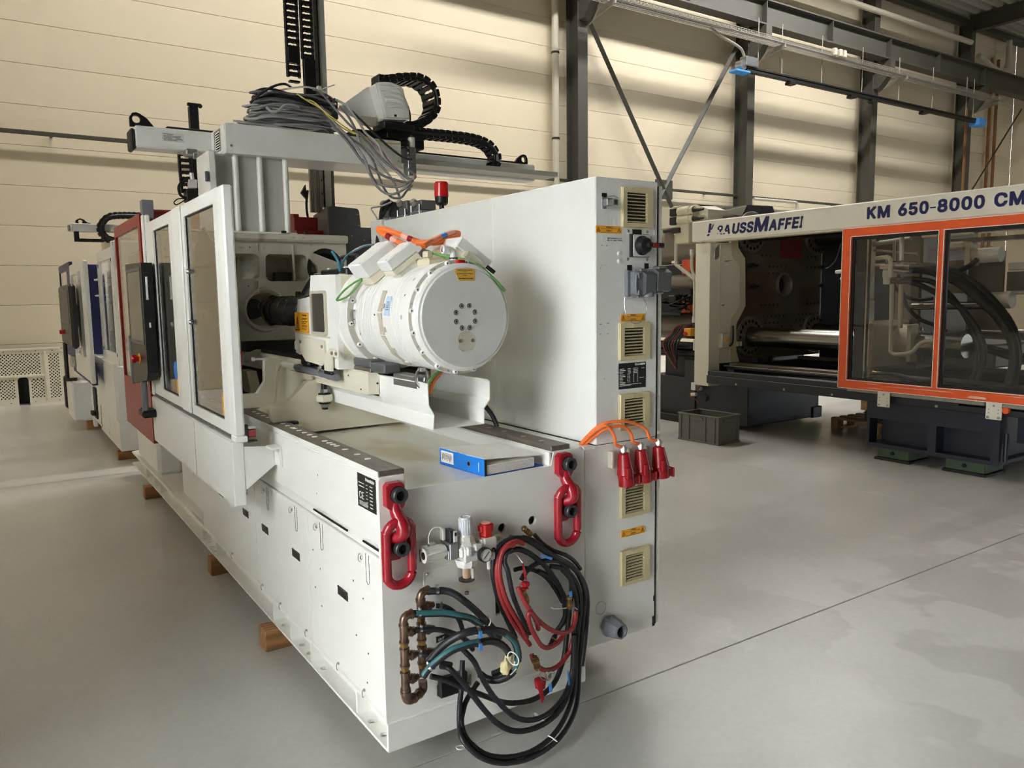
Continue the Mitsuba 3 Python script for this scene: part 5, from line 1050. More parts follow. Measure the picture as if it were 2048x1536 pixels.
# blue ring binder lying on the bed
k = thing('ring_binder', 'blue lever arch binder lying on the bed between the two rails', 'binder')
A0, A1 = np.array([0.400, 0.30, 1.0455]), np.array([0.4235, -0.002, 1.0455])
u = (A1 - A0) / np.linalg.norm(A1 - A0)
w = np.array([-u[1], u[0], 0]) * 1.0
w = np.array([0.997, 0.075, 0.0])
L, H_, D = 0.303, 0.068, 0.29
def bb(a0, a1, d0, d1, h0, h1, b=0.0):
    return place(B(a0, a1, d0, d1, h0, h1, b), A0, u, w)
add('spine', bb(0, L, 0, 0.003, 0, H_, 0.001), 'm_bluef', k)
add('lower_cover', bb(0, L, 0, D, 0, 0.003, 0.001), 'm_blued', k)
tp = place(prism([(0, H_), (0, H_ - 0.003), (D, 0.043), (D, 0.046)], 'x', 0, L), A0, (0, 0, 0), w) if False else None
cov = trimesh.Trimesh(*(lambda q: (np.array([A0 + u * a + w * d + EZ * h for (a, d, h) in q]), [[0, 1, 3], [0, 3, 2], [4, 7, 5], [4, 6, 7], [0, 5, 1], [0, 4, 5], [2, 3, 7], [2, 7, 6], [0, 2, 6], [0, 6, 4], [1, 5, 7], [1, 7, 3]]))([(0, 0, H_), (L, 0, H_), (0, D, 0.046), (L, D, 0.046), (0, 0, H_ - 0.003), (L, 0, H_ - 0.003), (0, D, 0.043), (L, D, 0.043)]), process=False)
add('upper_cover', cov, 'm_paper', k, sm=False, label='white sheet and cover on top')
add('pages', [bb(0.006, L - 0.006, 0.012, D - 0.045, 0.004, 0.038), bb(0.009, L - 0.004, 0.015, D - 0.05, 0.0385, 0.040)], 'm_paper', k)
add('page_edge', [bb(L - 0.0065, L - 0.0052, 0.012, D - 0.05, 0.008 + 0.005 * i, 0.009 + 0.005 * i) for i in range(6)], 'm_cable', k)
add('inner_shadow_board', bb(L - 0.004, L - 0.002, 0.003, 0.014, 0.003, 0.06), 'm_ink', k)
add('finger_hole', [place(lathe([(0, -0.0004), (0.0085, -0.0004), (0.0085, 0.0006)], (0, 0, 0), EZ, 20), A0 + u * 0.205 + EZ * 0.034 - w * 0.0006, u, EZ)], 'm_ink', k)
add('finger_ring', [place(lathe([(0.0085, -0.001), (0.0115, 0.0), (0.0085, 0.0012)], (0, 0, 0), EZ, 20), A0 + u * 0.205 + EZ * 0.034 - w * 0.0004, u, EZ)], 'm_chrome', k)
add('spine_label', place(B(0.012, 0.10, 0.012, 0.058, -0.0006, 0.0006), A0 - w * 0.0004, u, EZ), 'm_paper', k)
add('label_print', [place(B(0.02 + 0.006 * i, 0.022 + 0.006 * i, 0.02 + (i % 3) * 0.004, 0.052 - (i % 2) * 0.006, 0, 0.0006), A0 - w * 0.0012, u, EZ) for i in range(12)], 'm_grey2', k)
add('spine_print', place(B(0.268, 0.272, 0.014, 0.05, 0, 0.0006), A0 - w * 0.0008, u, EZ), 'm_labelb', k)
# ---------------------------------------------------------------- things on the end face of the bed
def lifting_link(x, zt, label, s=1.0):
    """Red forged swivel link: plate with bolt, hook shank, second plate with bolt, oval ring hung through the shank."""
    k = thing('lifting_link', label, 'lifting point')
    zb_ = zt - 0.205
    up = [(x - 0.034, zt - 0.04), (x - 0.034, zt + 0.03), (x - 0.022, zt + 0.042), (x + 0.022, zt + 0.042), (x + 0.034, zt + 0.03), (x + 0.034, zt - 0.04), (x + 0.018, zt - 0.058), (x - 0.012, zt - 0.058)]
    pl_ = Polygon(up).buffer(-0.003).buffer(0.003)
    add('upper_plate', [prism(pl_, 'y', -0.034, -0.004), prism(pl_.buffer(-0.003), 'y', -0.0365, -0.034)], 'm_red', k, sm=25)
    # shank bulging outwards between the plates
    add('shank', tube([(x + 0.002, -0.02, zt - 0.03), (x + 0.004, -0.028, zt - 0.065), (x + 0.010, -0.05, zt - 0.095), (x + 0.014, -0.060, zt - 0.118), (x + 0.010, -0.056, zt - 0.136), (x - 0.002, -0.04, zt - 0.146), (x - 0.014, -0.022, zt - 0.15)], [0.02 + 0.004 * math.sin(i / 36 * np.pi) for i in range(37)], 16), 'm_red', k)
    lo = Polygon([(x - 0.033, zt - 0.155), (x + 0.03, zt - 0.155), (x + 0.036, zt - 0.18), (x + 0.034, zt - 0.215), (x + 0.014, zt - 0.232), (x - 0.02, zt - 0.232), (x - 0.033, zt - 0.215)]).buffer(-0.004).buffer(0.004)
    add('lower_plate', [prism(lo, 'y', -0.024, -0.003), prism(lo.buffer(-0.003), 'y', -0.026, -0.024)], 'm_red', k, sm=25)
    for z, r, y in ((zt, 0.028, -0.0365), (zt - 0.186, 0.027, -0.04)):
        add('bolt', [lathe([(0, 0), (r, 0), (r, 0.022), (r - 0.003, 0.026), (r * 0.62, 0.026), (r * 0.56, 0.012), (0, 0.012)], (x + 0.008, y, z), -EY, 26)], 'm_boltb', k)
        add('washer', lathe([(0, 0), (r + 0.002, 0), (r + 0.002, 0.003), (0, 0.003)], (x + 0.008, y, z), -EY, 26), 'm_black', k)
        add('socket', lathe([(0, 0), (r * 0.55, 0)], (x + 0.008, y - 0.0145, z), -EY, 6), 'm_hole', k)
    # oval ring
    zr, hw, hl = zt - 0.205, 0.0475, 0.068
    pts = []
    for a in np.linspace(0, 2 * np.pi, 40, endpoint=False):
        cx_ = hw * np.cos(a)
        cz_ = (hl if np.sin(a) > 0 else -hl) + hw * np.sin(a)
        pts.append((x + 0.006 + cx_, -0.036 - 0.012 * (1 if np.sin(a) > 0 else -0.2) * abs(np.sin(a)), zr + cz_))
    add('ring', tube(pts, 0.0165, 18, 2, True), 'm_red', k)
SHIFT[:] = (-0.014, 0.0, 0.008)
lifting_link(0.062, 1.035, 'red forged lifting link bolted to the left corner of the machine bed end')
lifting_link(0.795, 1.045, 'red forged lifting link on the right corner of the bed end, beside the cabinet')

SHIFT[:] = (0, 0, 0)
# cover plate, labels
add('cover_plate', [prism(Polygon([(0.160, 0.30), (0.160, 0.735), (0.167, 0.742), (0.46, 0.745), (0.46, 0.30)]), 'y', -0.0065, -0.004)], 'm_white', M)
add('cover_screw', [screw((0.175, -0.0065, 0.727), -EY, 0.006, 0.005, False, 12)], 'm_chrome', M)
for q in ('OUT',):
    k = thing('out_label', 'small black label reading OUT between the brass fittings and the hoses', 'label')
    add('plate', prism([(0.203, 0.462), (0.262, 0.472), (0.262, 0.49), (0.203, 0.484)], 'y', -0.009, -0.006), 'm_plate', k)
    add('print', text('OUT', 0.0085, (0.210, -0.009, 0.4675), (0.99, 0, 0.12), EZ, 0.0006, True, 0.026), 'm_print', k, sm=False)
add('hose_box', [B(0.205, 0.32, -0.03, -0.004, 0.255, 0.33, 0.004)], 'm_black', label='black box recessed behind the thick hoses at the machine foot', cat='box')
# air service unit
SHIFT[:] = (-0.027, 0.0, 0.021)
k = thing('air_service_unit', 'white and silver compressed air service unit with gauge, clear bowl and red valve knob', 'air unit')
fx, fy, fz = 0.335, -0.055, 0.775
add('silencer', [cyl((0.172, -0.05, 0.792), (0.252, -0.05, 0.797), 0.0215, 20, ch=0.002), lathe([(0.014, 0), (0.026, 0.0), (0.026, 0.006), (0.014, 0.006)], (0.166, -0.05, 0.792), EX, 20)] + [tube([(0.175, -0.05 + 0.021 * np.cos(a), 0.792 + 0.021 * np.sin(a)), (0.21, -0.05 + 0.0235 * np.cos(a), 0.795 + 0.0235 * np.sin(a)), (0.24, -0.05 + 0.021 * np.cos(a), 0.796 + 0.021 * np.sin(a))], 0.006, 6, 3) for a in np.arange(0.3, 6.2, 1.25)], 'm_silver', k)
add('silencer_bore', cyl((0.1655, -0.05, 0.792), (0.167, -0.05, 0.792), 0.014, 16), 'm_ink', k)
add('tube_end', [cyl((0.170, -0.03, 0.812), (0.19, -0.03, 0.813), 0.011, 12), cyl((0.20, -0.03, 0.818), (0.22, -0.03, 0.82), 0.01, 12)], 'm_silver', k)
add('nut', lathe([(0, 0), (0.02, 0), (0.02, 0.012), (0, 0.012)], (0.25, -0.05, 0.797), EX, 6), 'm_black', k)
add('manifold_block', [B(0.256, 0.29, -0.08, -0.01, 0.765, 0.825, 0.003), B(0.25, 0.256, -0.078, -0.012, 0.764, 0.80, 0.002)], 'm_zinc', k)
add('pressure_switch', [B(0.262, 0.287, -0.07, -0.025, 0.825, 0.868, 0.002)], 'm_blackp', k)
add('switch_face', [B(0.276, 0.29, -0.074, -0.068, 0.826, 0.867, 0.001), B(0.25, 0.262, -0.04, -0.015, 0.828, 0.87, 0.002)], 'm_silver', k)
add('switch_display', B(0.279, 0.287, -0.0748, -0.0735, 0.848, 0.861), 'm_ink', k)
add('sensor_wire', tube(PATH['frlc'], 0.0022, 6), 'm_tie', k)
add('body', [B(fx - 0.042, fx + 0.042, fy - 0.035, fy + 0.04, fz - 0.012, fz + 0.03, 0.008), lathe([(0, 0), (0.036, 0.0), (0.04, 0.01), (0.036, 0.02), (0.03, 0.028), (0.03, 0.04), (0, 0.04)], (fx, fy, fz + 0.02), EZ, 8), B(fx - 0.03, fx + 0.03, fy - 0.04, fy + 0.02, fz - 0.03, fz + 0.03, 0.006), B(fx + 0.012, fx + 0.04, fy - 0.048, fy - 0.03, fz + 0.012, fz + 0.035, 0.003), B(fx - 0.02, fx - 0.004, fy - 0.05, fy - 0.03, fz + 0.0, fz + 0.03, 0.003)], 'm_silver', k)
add('bowl_guard', [lathe([(0.028, 0), (0.036, 0.004), (0.042, 0.02), (0.042, 0.032), (0, 0.036)], (fx, fy, fz - 0.055), EZ, 8)], 'm_print', k)
add('bowl', lathe([(0.0335, 0.0), (0.0335, -0.075), (0.030, -0.095), (0.02, -0.104), (0.0, -0.106)], (fx, fy, fz - 0.045), EZ, 32), 'm_bowl', k)
add('bowl_float', [lathe([(0, 0), (0.029, 0), (0.029, 0.006), (0.012, 0.008), (0, 0.008)], (fx, fy, fz - 0.105), EZ, 24)], 'm_blackp', k)
add('filter_element', cyl((fx, fy, fz - 0.095), (fx, fy, fz - 0.05), 0.014, 18), 'm_filter', k)
add('float_tube', cyl((fx + 0.018, fy - 0.015, fz - 0.097), (fx + 0.018, fy - 0.015, fz - 0.06), 0.006, 10), 'm_print', k)
add('bowl_drain', cyl((fx, fy, fz - 0.158), (fx, fy, fz - 0.149), 0.008, 12), 'm_blackp', k)
kn = add('regulator_knob', lathe([(0, 0), (0.024, 0.0), (0.0255, 0.004), (0.0245, 0.058), (0.021, 0.064), (0.018, 0.0645), (0.017, 0.062), (0, 0.062)], (fx, fy, fz + 0.066), EZ, 28), 'm_knob', k)
add('grip_rib', [cyl(np.array([fx + 0.0248 * np.cos(a), fy + 0.0248 * np.sin(a), fz + 0.074]), np.array([fx + 0.0242 * np.cos(a), fy + 0.0242 * np.sin(a), fz + 0.122]), 0.0017, 6) for a in np.arange(18) * np.pi / 9], 'm_knob', kn)
add('knob_collar', lathe([(0, 0), (0.026, 0), (0.027, 0.005), (0.025, 0.010), (0, 0.010)], (fx, fy, fz + 0.057), EZ, 28), 'm_silver', k)
gp = np.array([0.368, -0.105, 0.778])
gd_ = np.array([0.12, -0.99, -0.02])
g_ = add('gauge', lathe([(0, 0), (0.018, 0), (0.022, 0.01), (0.0265, 0.012), (0.0265, 0.03), (0.0245, 0.033), (0.0235, 0.03), (0, 0.03)], gp, gd_, 36), 'm_black', k)
add('gauge_face', lathe([(0, 0), (0.0232, 0)], gp + gd_ * 0.0312, gd_, 30), 'm_print', g_)
gu = np.array([0.99, 0.12, 0])
add('gauge_needle', [place(B(-0.014, 0.016, -0.0011, 0.0011, 0, 0.0008), gp + gd_ * 0.032, gu * 0.75 + EZ * 0.66, -gu * 0.66 + EZ * 0.75)] + [place(B(0.018, 0.021, -0.0006, 0.0006, 0, 0.0004), gp + gd_ * 0.0316, gu * np.cos(a) + EZ * np.sin(a), -gu * np.sin(a) + EZ * np.cos(a)) for a in np.linspace(-0.8, 3.9, 11)], 'm_ink', g_)
add('gauge_stem', cyl(gp + np.array([0, 0.03, 0]), gp, 0.008, 12), 'm_zinc', g_)
add('valve_body', [B(0.395, 0.452, -0.085, -0.02, 0.765, 0.818, 0.006), B(0.405, 0.44, -0.09, -0.03, 0.735, 0.77, 0.004), cyl((0.452, -0.05, 0.80), (0.475, -0.05, 0.802), 0.013, 14), B(0.385, 0.396, -0.08, -0.03, 0.77, 0.815, 0.003)], 'm_silver', k)
add('valve_knob', [lathe([(0, 0), (0.025, 0), (0.027, 0.008), (0.025, 0.012), (0.0245, 0.045), (0.02, 0.05), (0, 0.05)], (0.419, -0.055, 0.818), EZ, 6), B(0.392, 0.408, -0.068, -0.042, 0.838, 0.862, 0.003), B(0.43, 0.446, -0.07, -0.04, 0.835, 0.866, 0.003)], 'm_redcap', k)
add('valve_cap', lathe([(0, 0), (0.0195, 0), (0.0185, 0.001), (0, 0.001)], (0.419, -0.055, 0.868), EZ, 20), 'm_pinkl', k)
add('silencer_pin', [cyl((0.418, -0.075, 0.735), (0.419, -0.075, 0.698), 0.0075, 12, ch=0.003), cyl((0.46, -0.05, 0.8), (0.485, -0.05, 0.803), 0.009, 12, ch=0.003)], 'm_tie', k)
add('valve_port', lathe([(0.004, 0), (0.009, 0), (0.009, 0.004), (0.004, 0.004)], (0.432, -0.086, 0.772), -EY, 14), 'm_black', k)
SHIFT[:] = (0, 0, 0)
# brass pipe manifolds
def manifold(x, y, zs_, ztop, zbot, label):
    k = thing('pipe_manifold', label, 'pipe fitting')
    r = 0.0125
    add('riser', cyl((x, y, zbot + 0.02), (x, y, ztop - 0.02), r, 18), 'm_bronze', k)
    e = 0.03
    add('elbow', [tube([(x, y, ztop - 0.032), (x, y, ztop - 0.016), (x + 0.006, y, ztop - 0.005), (x + 0.018, y, ztop), (x + 0.032, y, ztop)], 0.0145, 16, 4), lathe([(0, 0), (0.0175, 0), (0.0175, 0.007), (0, 0.007)], (x + 0.027, y, ztop), EX, 20), lathe([(0, 0), (0.0175, 0), (0.0175, 0.007), (0, 0.007)], (x, y, ztop - 0.036), EZ, 20)], 'm_bronze', k)
    for z in zs_:
        t_ = add('tee', [cyl((x, y, z - 0.03), (x, y, z + 0.03), 0.0148, 18), cyl((x, y, z), (x + 0.027, y, z), 0.0135, 18), lathe([(0, 0), (0.0178, 0), (0.0178, 0.007), (0, 0.007)], (x + 0.022, y, z), EX, 20)] + [lathe([(0, 0), (0.0178, 0), (0.0178, 0.006), (0, 0.006)], (x, y, zz), EZ, 20) for zz in (z - 0.033, z + 0.027)], 'm_bronze', k)
        add('hex_collar', lathe([(0, 0), (0.0155, 0), (0.0155, 0.012), (0, 0.012)], (x, y, z - 0.047), EZ, 6), 'm_brass', t_)
        add('hose_nipple', [lathe([(0, 0), (0.0145, 0), (0.0145, 0.012), (0.011, 0.013), (0.011, 0.022), (0, 0.022)], (x + 0.029, y, z), EX, 6)], 'm_bronze', t_)
    return k
m1 = manifold(0.0395, -0.085, (0.570, 0.485, 0.400), 0.632, 0.335, 'front brass pipe manifold with three hose outlets at the left of the machine end')
add('bottom_elbow', [tube([(0.0395, -0.085, 0.365), (0.0395, -0.085, 0.345), (0.046, -0.084, 0.330), (0.062, -0.080, 0.322), (0.085, -0.07, 0.322), (0.11, -0.058, 0.325), (0.122, -0.052, 0.334), (0.123, -0.05, 0.36)], 0.016, 16, 4), lathe([(0, 0), (0.019, 0), (0.019, 0.007), (0, 0.007)], (0.0395, -0.085, 0.355), EZ, 20), lathe([(0, 0), (0.0185, 0), (0.0185, 0.006), (0, 0.006)], (0.072, -0.076, 0.322), (0.9, 0.4, 0), 20), lathe([(0, 0), (0.0185, 0), (0.0185, 0.006), (0, 0.006)], (0.10, -0.062, 0.324), (0.9, 0.4, 0), 20)], 'm_bronze', m1)
m2 = manifold(0.121, -0.055, (0.632, 0.545, 0.46), 0.688, 0.36, 'rear brass pipe manifold reaching higher, close to the machine end face')
# coolant hoses
def clamp(k, p, d, r):
    add('hose_clamp', [lathe([(r, -0.005), (r + 0.0018, -0.005), (r + 0.0018, 0.005), (r, 0.005)], p, d, 20), place(B(-0.004, 0.004, -0.006, 0.006, r, r + 0.009, 0.001), p, np.asarray(d) / np.linalg.norm(d), np.cross(EZ, np.asarray(d) / np.linalg.norm(d)))], 'm_chrome', k)
def stripe(pts, r, off, rs):
    p = spline(pts, 6)
    return tube(p + np.asarray(off) * r, rs, 8, smooth=False)
HG = 'thin black hoses looped below the machine end'
def hose(n, r, m, label, group=None, cl=None, tip=None):
    k = thing('coolant_hose', label, 'hose', group)
    add('tube', tube(PATH[n], r, 12), m, k)
    if cl:
        p = np.array(PATH[n])
        clamp(k, p[1] * 0.75 + p[2] * 0.25 if cl == 1 else p[cl], p[2] - p[1], r)
    return k
hose('upper', 0.0128, 'm_rubber', 'black hose from the topmost brass elbow curving down to the right', cl=1)
k = hose('teal', 0.0128, 'm_rubber', 'black hose with a teal stripe from the front brass elbow', cl=1)
add('teal_stripe', stripe(PATH['teal'][1:], 0.0128, (0.0, -0.45, 0.35), 0.0095), 'm_teal', k)
hose('mid', 0.0095, 'm_rubber', 'short black hose from the upper outlet of the front manifold', cl=1)
hose('lowshort', 0.0088, 'm_rubber', 'short black hose from the middle outlet of the front manifold', cl=1)
hose('small', 0.009, 'm_rubber2', 'black hose from the highest outlet of the rear manifold', cl=1)
k = hose('arc1', 0.0135, 'm_rubber', 'thick black hose arching highest over the lower hoses')
add('teal_stripe', stripe(PATH['arc1'][6:11], 0.0135, (-0.35, -0.5, 0.1), 0.009), 'm_teal', k)
add('tape', tube(spline(PATH['arc1'], 6)[54:61], 0.0146, 12, smooth=False), 'm_tape', k, label='beige tape wrapped round the hose')
add('hose_clamp', [lathe([(0.0136, -0.005), (0.0155, -0.005), (0.0155, 0.005), (0.0136, 0.005)], PATH['arc1'][4], (1, -0.05, 0.05), 20)], 'm_chrome', k)
add('blue_tag', B(PATH['arc1'][4][0] - 0.006, PATH['arc1'][4][0] + 0.006, -0.24, -0.236, PATH['arc1'][4][2] - 0.022, PATH['arc1'][4][2] + 0.002), 'm_bluetag', k)
k = hose('arc2', 0.0130, 'm_rubber', 'thick black hose with a teal stripe arching just below the highest one', cl=1)
add('teal_stripe', stripe(PATH['arc2'][:6], 0.013, (-0.25, -0.3, 0.55), 0.0085), 'm_teal', k)
p = PATH['arc2'][5]
add('hose_clamp', [lathe([(0.0132, -0.005), (0.015, -0.005), (0.015, 0.005), (0.0132, 0.005)], p, (1, 0, 0.1), 20)], 'm_chrome', k)
add('blue_tag', B(p[0] - 0.005, p[0] + 0.007, p[1] - 0.019, p[1] - 0.015, p[2] - 0.022, p[2] + 0.002), 'm_bluetag', k)
tp_ = cat_([tube(spline(PATH['arc2'], 6)[48:55], 0.0145, 12, smooth=False)])
add('tape', tp_, 'm_tape', k, label='crumpled beige tape on the hose end')
p = np.array(PATH['arc2'][9])
fl = trimesh.creation.icosphere(3, 0.02)
fl.vertices = fl.vertices * (1.0, 0.7, 1.3) * (0.7 + 0.8 * meshkit.fbm(fl.vertices * 90, 3, 4)[:, None]) + p + np.array([-0.02, -0.02, -0.005])
add('tape_wad', fl, 'm_tape', k)
for i, n in enumerate(('l1', 'l2', 'l3', 'l4', 'l5')):
    k = hose(n, (0.0095, 0.0095, 0.0098, 0.0102, 0.010)[i], ('m_rubber', 'm_rubber2', 'm_rubber', 'm_rubber2', 'm_rubber')[i], ['black hose making the outermost loop, almost down on the floor', 'black hose running just inside the outermost low loop', 'black hose crossing the low loops from the upper middle to the right', 'black hose sagging in the third low arc from below', 'black hose sagging in the topmost low arc'][i])
for i, n in enumerate(('c1', 'c2', 'c3', 'c4', 'c5', 'c6')):
    hose(n, (0.0098, 0.0105, 0.008, 0.0092, 0.0105, 0.0082)[i], ('m_rubber2', 'm_rubber', 'm_rubber', 'm_rubber', 'm_rubber2', 'm_rubber2')[i], ['black hose on the outer left of the hanging hose coil', 'black hose on the outer right of the hanging hose coil, from the left brass tip', 'short black hose from the right brass tip above the hose coil', 'black hose inside the left of the hose coil, beside the red ones', 'black hose on the inner right of the hose coil', 'thinnest black hose along the inner edge of the hose coil'][i])
for i, n in enumerate(('r1', 'r2', 'r3', 'r4', 'r5')):
    k = thing('red_hose', ['outer red hose down the left of the hose coil', 'inner red hose down the left of the hose coil', 'bright red hose swinging across the front of the hose coil from a brass coupling', 'red hose in a tight upright loop at the bottom of the coil', 'red hose in the low loop under the hose coil'][i], 'hose')
    add('tube', tube(PATH[n], 0.0092, 12), 'm_redhose', k)
# couplings, tips, ties
def coupling(a, b, r, m, label):
    a, b = np.array(a), np.array(b)
    L = np.linalg.norm(b - a)
    k = thing('hose_coupling', label, 'coupling')
    add('sleeve', lathe([(0, 0), (r * 0.8, 0), (r, 0.003), (r, L * 0.3), (r * 0.85, L * 0.32), (r * 0.85, L * 0.4), (r, L * 0.42), (r, L * 0.85), (r * 0.75, L * 0.87), (r * 0.75, L), (0, L)], a, b - a, 18), m, k)
    add('ring', [lathe([(r * 0.9, t), (r * 1.12, t), (r * 1.12, t + 0.005), (r * 0.9, t + 0.005)], a, b - a, 18) for t in (L * 0.1, L * 0.6)], 'm_brass', k)
    return k
coupling((0.491, -0.14, 0.640), (0.515, -0.14, 0.583), 0.0125, 'm_brassd', 'dark brass coupling at the start of the bright red hose')
coupling((0.742, -0.1, 0.545), (0.745, -0.1, 0.490), 0.011, 'm_brassd', 'dark coupling on the right of the coil below a blue tag')
coupling((0.497, -0.055, 0.815), (0.550, -0.06, 0.795), 0.011, 'm_brassd', 'brass hose tip left, pointing at the black hole')
coupling((0.565, -0.045, 0.838), (0.600, -0.05, 0.803), 0.011, 'm_brassd', 'brass hose tip right, under the second black hole')
coupling((0.575, -0.12, 0.30), (0.56, -0.12, 0.355), 0.013, 'm_brassd', 'upright brass coupling at the foot of the hose coil')
coupling((0.655, -0.08, 0.345), (0.70, -0.07, 0.39), 0.010, 'm_black', 'black slanted hose end with a pale ring inside the coil')
k = thing('hose_valve', 'small chrome valve nut at the bottom of the hose coil', 'fitting')
add('nut', lathe([(0, 0), (0.017, 0), (0.017, 0.012), (0.011, 0.013), (0.009, 0.004), (0, 0.004)], (0.60, -0.15, 0.285), -EY, 6), 'm_chrome', k)
add('spring_clip', tube([(0.565, -0.14, 0.31), (0.57, -0.15, 0.275), (0.60, -0.16, 0.268), (0.63, -0.15, 0.285)], 0.002, 6), 'm_chrome', k)
k = thing('red_plug_cap', 'red rubber cap with straps hanging below the hose coil', 'cap')
add('cap', [lathe([(0, 0), (0.02, 0), (0.024, 0.03), (0.018, 0.034), (0, 0.034)], (0.585, -0.12, 0.225), EZ, 14), prism([(0.555, 0.255), (0.575, 0.255), (0.585, 0.19), (0.575, 0.175)], 'y', -0.145, -0.14)], 'm_redplug', k)
k = thing('red_tag', 'red lockout strap hanging on a wire from the left black hole', 'tag')
add('strap', tube([(0.504, -0.13, 0.735), (0.506, -0.14, 0.70), (0.507, -0.145, 0.675)], [0.005 - 0.0018 * abs(i - 6) / 6 for i in range(13)], 8), 'm_redplug', k)
add('clip', [B(0.488, 0.512, -0.165, -0.14, 0.655, 0.672, 0.003), B(0.485, 0.51, -0.16, -0.14, 0.643, 0.650, 0.002)], 'm_redplug', k)
add('wire', tube([(0.490, 0.005, 0.825), (0.489, -0.03, 0.81), (0.498, -0.09, 0.765), (0.504, -0.13, 0.735)], 0.0022, 6), 'm_tie', k)
def tie(c, n, r, label, tail=None, m='m_tie'):
    n = np.asarray(n, float)
    k = thing('cable_tie', label, 'cable tie')
    a, b, _ = frame_of(n)
    pts = [np.asarray(c) + r[0] * np.cos(t) * a + r[1] * np.sin(t) * b for t in np.linspace(0, 2 * np.pi, 18, endpoint=False)]
    add('band', tube(pts, 0.0024, 6, 2, True), m, k)
    if tail:
        add('tail', tube(tail, 0.002, 6), m, k)
tie((0.355, -0.1, 0.535), (0.7, 0, -0.7), (0.03, 0.022), 'white cable tie round the two hoses leaving the upper brass elbows', [(0.335, -0.13, 0.54), (0.31, -0.13, 0.512), (0.30, -0.12, 0.508)])
tie((0.40, -0.215, 0.43), (0.95, 0, -0.2), (0.034, 0.02), 'white cable tie round the two thick arching hoses', [(0.40, -0.235, 0.40), (0.38, -0.24, 0.392), (0.37, -0.24, 0.388)])
tie((0.232, -0.12, 0.105), (0.1, 0, 1), (0.016, 0.013), 'cable tie low on the left end of the loop near the floor')
tie((0.575, -0.21, 0.065), (0.7, 0.1, 0.7), (0.02, 0.016), 'white cable tie on the outermost low loop')
tie((0.553, -0.155, 0.13), (0.8, 0, 0.5), (0.026, 0.018), 'cable tie on the middle low arcs')
tie((0.73, -0.07, 0.495), (0.1, 0, 1), (0.05, 0.022), 'long cable tie round the right side of the hose coil', [(0.77, -0.1, 0.49), (0.79, -0.09, 0.475), (0.808, -0.07, 0.46)])
tie((0.54, -0.08, 0.635), (0.8, 0, 0.6), (0.022, 0.014), 'cable tie at the upper left inside of the hose coil', [(0.535, -0.1, 0.64), (0.515, -0.11, 0.65), (0.50, -0.11, 0.645)])
for (p, s, l) in (((0.63, -0.105, 0.725), (0.06, 0.01), 'blue plastic tag strip on top of the hose coil'), ((0.742, -0.11, 0.555), (0.014, 0.024), 'blue tag above the coupling on the right of the coil'), ((0.603, -0.16, 0.235), (0.014, 0.035), 'blue tag hanging at the bottom of the hose coil'), ((0.725, -0.115, 0.215), (0.008, 0.07), 'long blue tag hanging low on the right of the coil')):
    add('blue_tag', place(B(-s[0] / 2, s[0] / 2, -s[1] / 2, s[1] / 2, 0, 0.002, 0.0008), p, (0.9, 0.02, -0.42) if s[0] > 0.05 else (1, 0, 0.1), (0.42, 0, 0.9) if s[0] > 0.05 else (-0.1, 0, 1)), 'm_bluetag', label=l, cat='tag')
# ---------------------------------------------------------------- the handling robot above the machine
R_ = thing('linear_robot', 'handling robot with long white cross beam and black energy chains above the nearest machine', 'robot')
GY = 2.7
gb_ = add('control_box', [B(0.235, 1.438, GY, GY + 0.36, 2.625, 2.81, 0.004)], 'm_white', R_)
add('box_end', [B(0.2345 - 0.004, 0.236, GY + 0.015, GY + 0.345, 2.64, 2.80, 0.002)], 'm_white2', gb_)
add('end_frame', prism(sbox(GY + 0.10, 2.655, GY + 0.25, 2.79).difference(sbox(GY + 0.11, 2.665, GY + 0.24, 2.78)), 'x', 0.226, 0.231), 'm_galv', gb_)
for j in range(7):
    add('louvre', B(0.2285, 0.2312, GY + 0.125, GY + 0.22, 2.672 + 0.015 * j, 2.679 + 0.015 * j), 'm_hole', gb_)
for x, z in ((0.268, 2.672), (1.415, 2.668)):
    add('screw', lathe([(0, 0), (0.008, 0), (0.007, 0.006), (0.0, 0.007)], (x, GY, z), -EY, 12), 'm_chrome', gb_)
BY0, BY1 = 3.1, 3.26
bm_ = add('cross_beam', [B(-0.215, 2.882, BY0, BY1, 2.685, 2.82, 0.008)], 'm_white', R_)
add('beam_end', B(-0.245, -0.215, BY0 + 0.005, BY1 - 0.005, 2.67, 2.80, 0.01), 'm_dark', bm_)
add('beam_end', B(2.88, 2.886, BY0 + 0.01, BY1 - 0.01, 2.69, 2.81), 'm_pipe', bm_)
add('top_rail', [B(-0.02, 2.75, BY0 + 0.04, BY0 + 0.1, 2.82, 2.84, 0.003)], 'm_dark', bm_)
add('beam_label', B(-0.06, 0.075, BY0 - 0.001, BY0 + 0.002, 2.735, 2.79), 'm_endcap', bm_)
add('label_print', [B(-0.05, -0.05 + w, BY0 - 0.0016, BY0 - 0.001, z, z + 0.003) for z, w in ((2.78, 0.06), (2.77, 0.11), (2.763, 0.10), (2.756, 0.05), (2.749, 0.115), (2.742, 0.08))] + [B(0.02, 0.06, BY0 - 0.0016, BY0 - 0.001, 2.756, 2.759)], 'm_grey2', bm_)
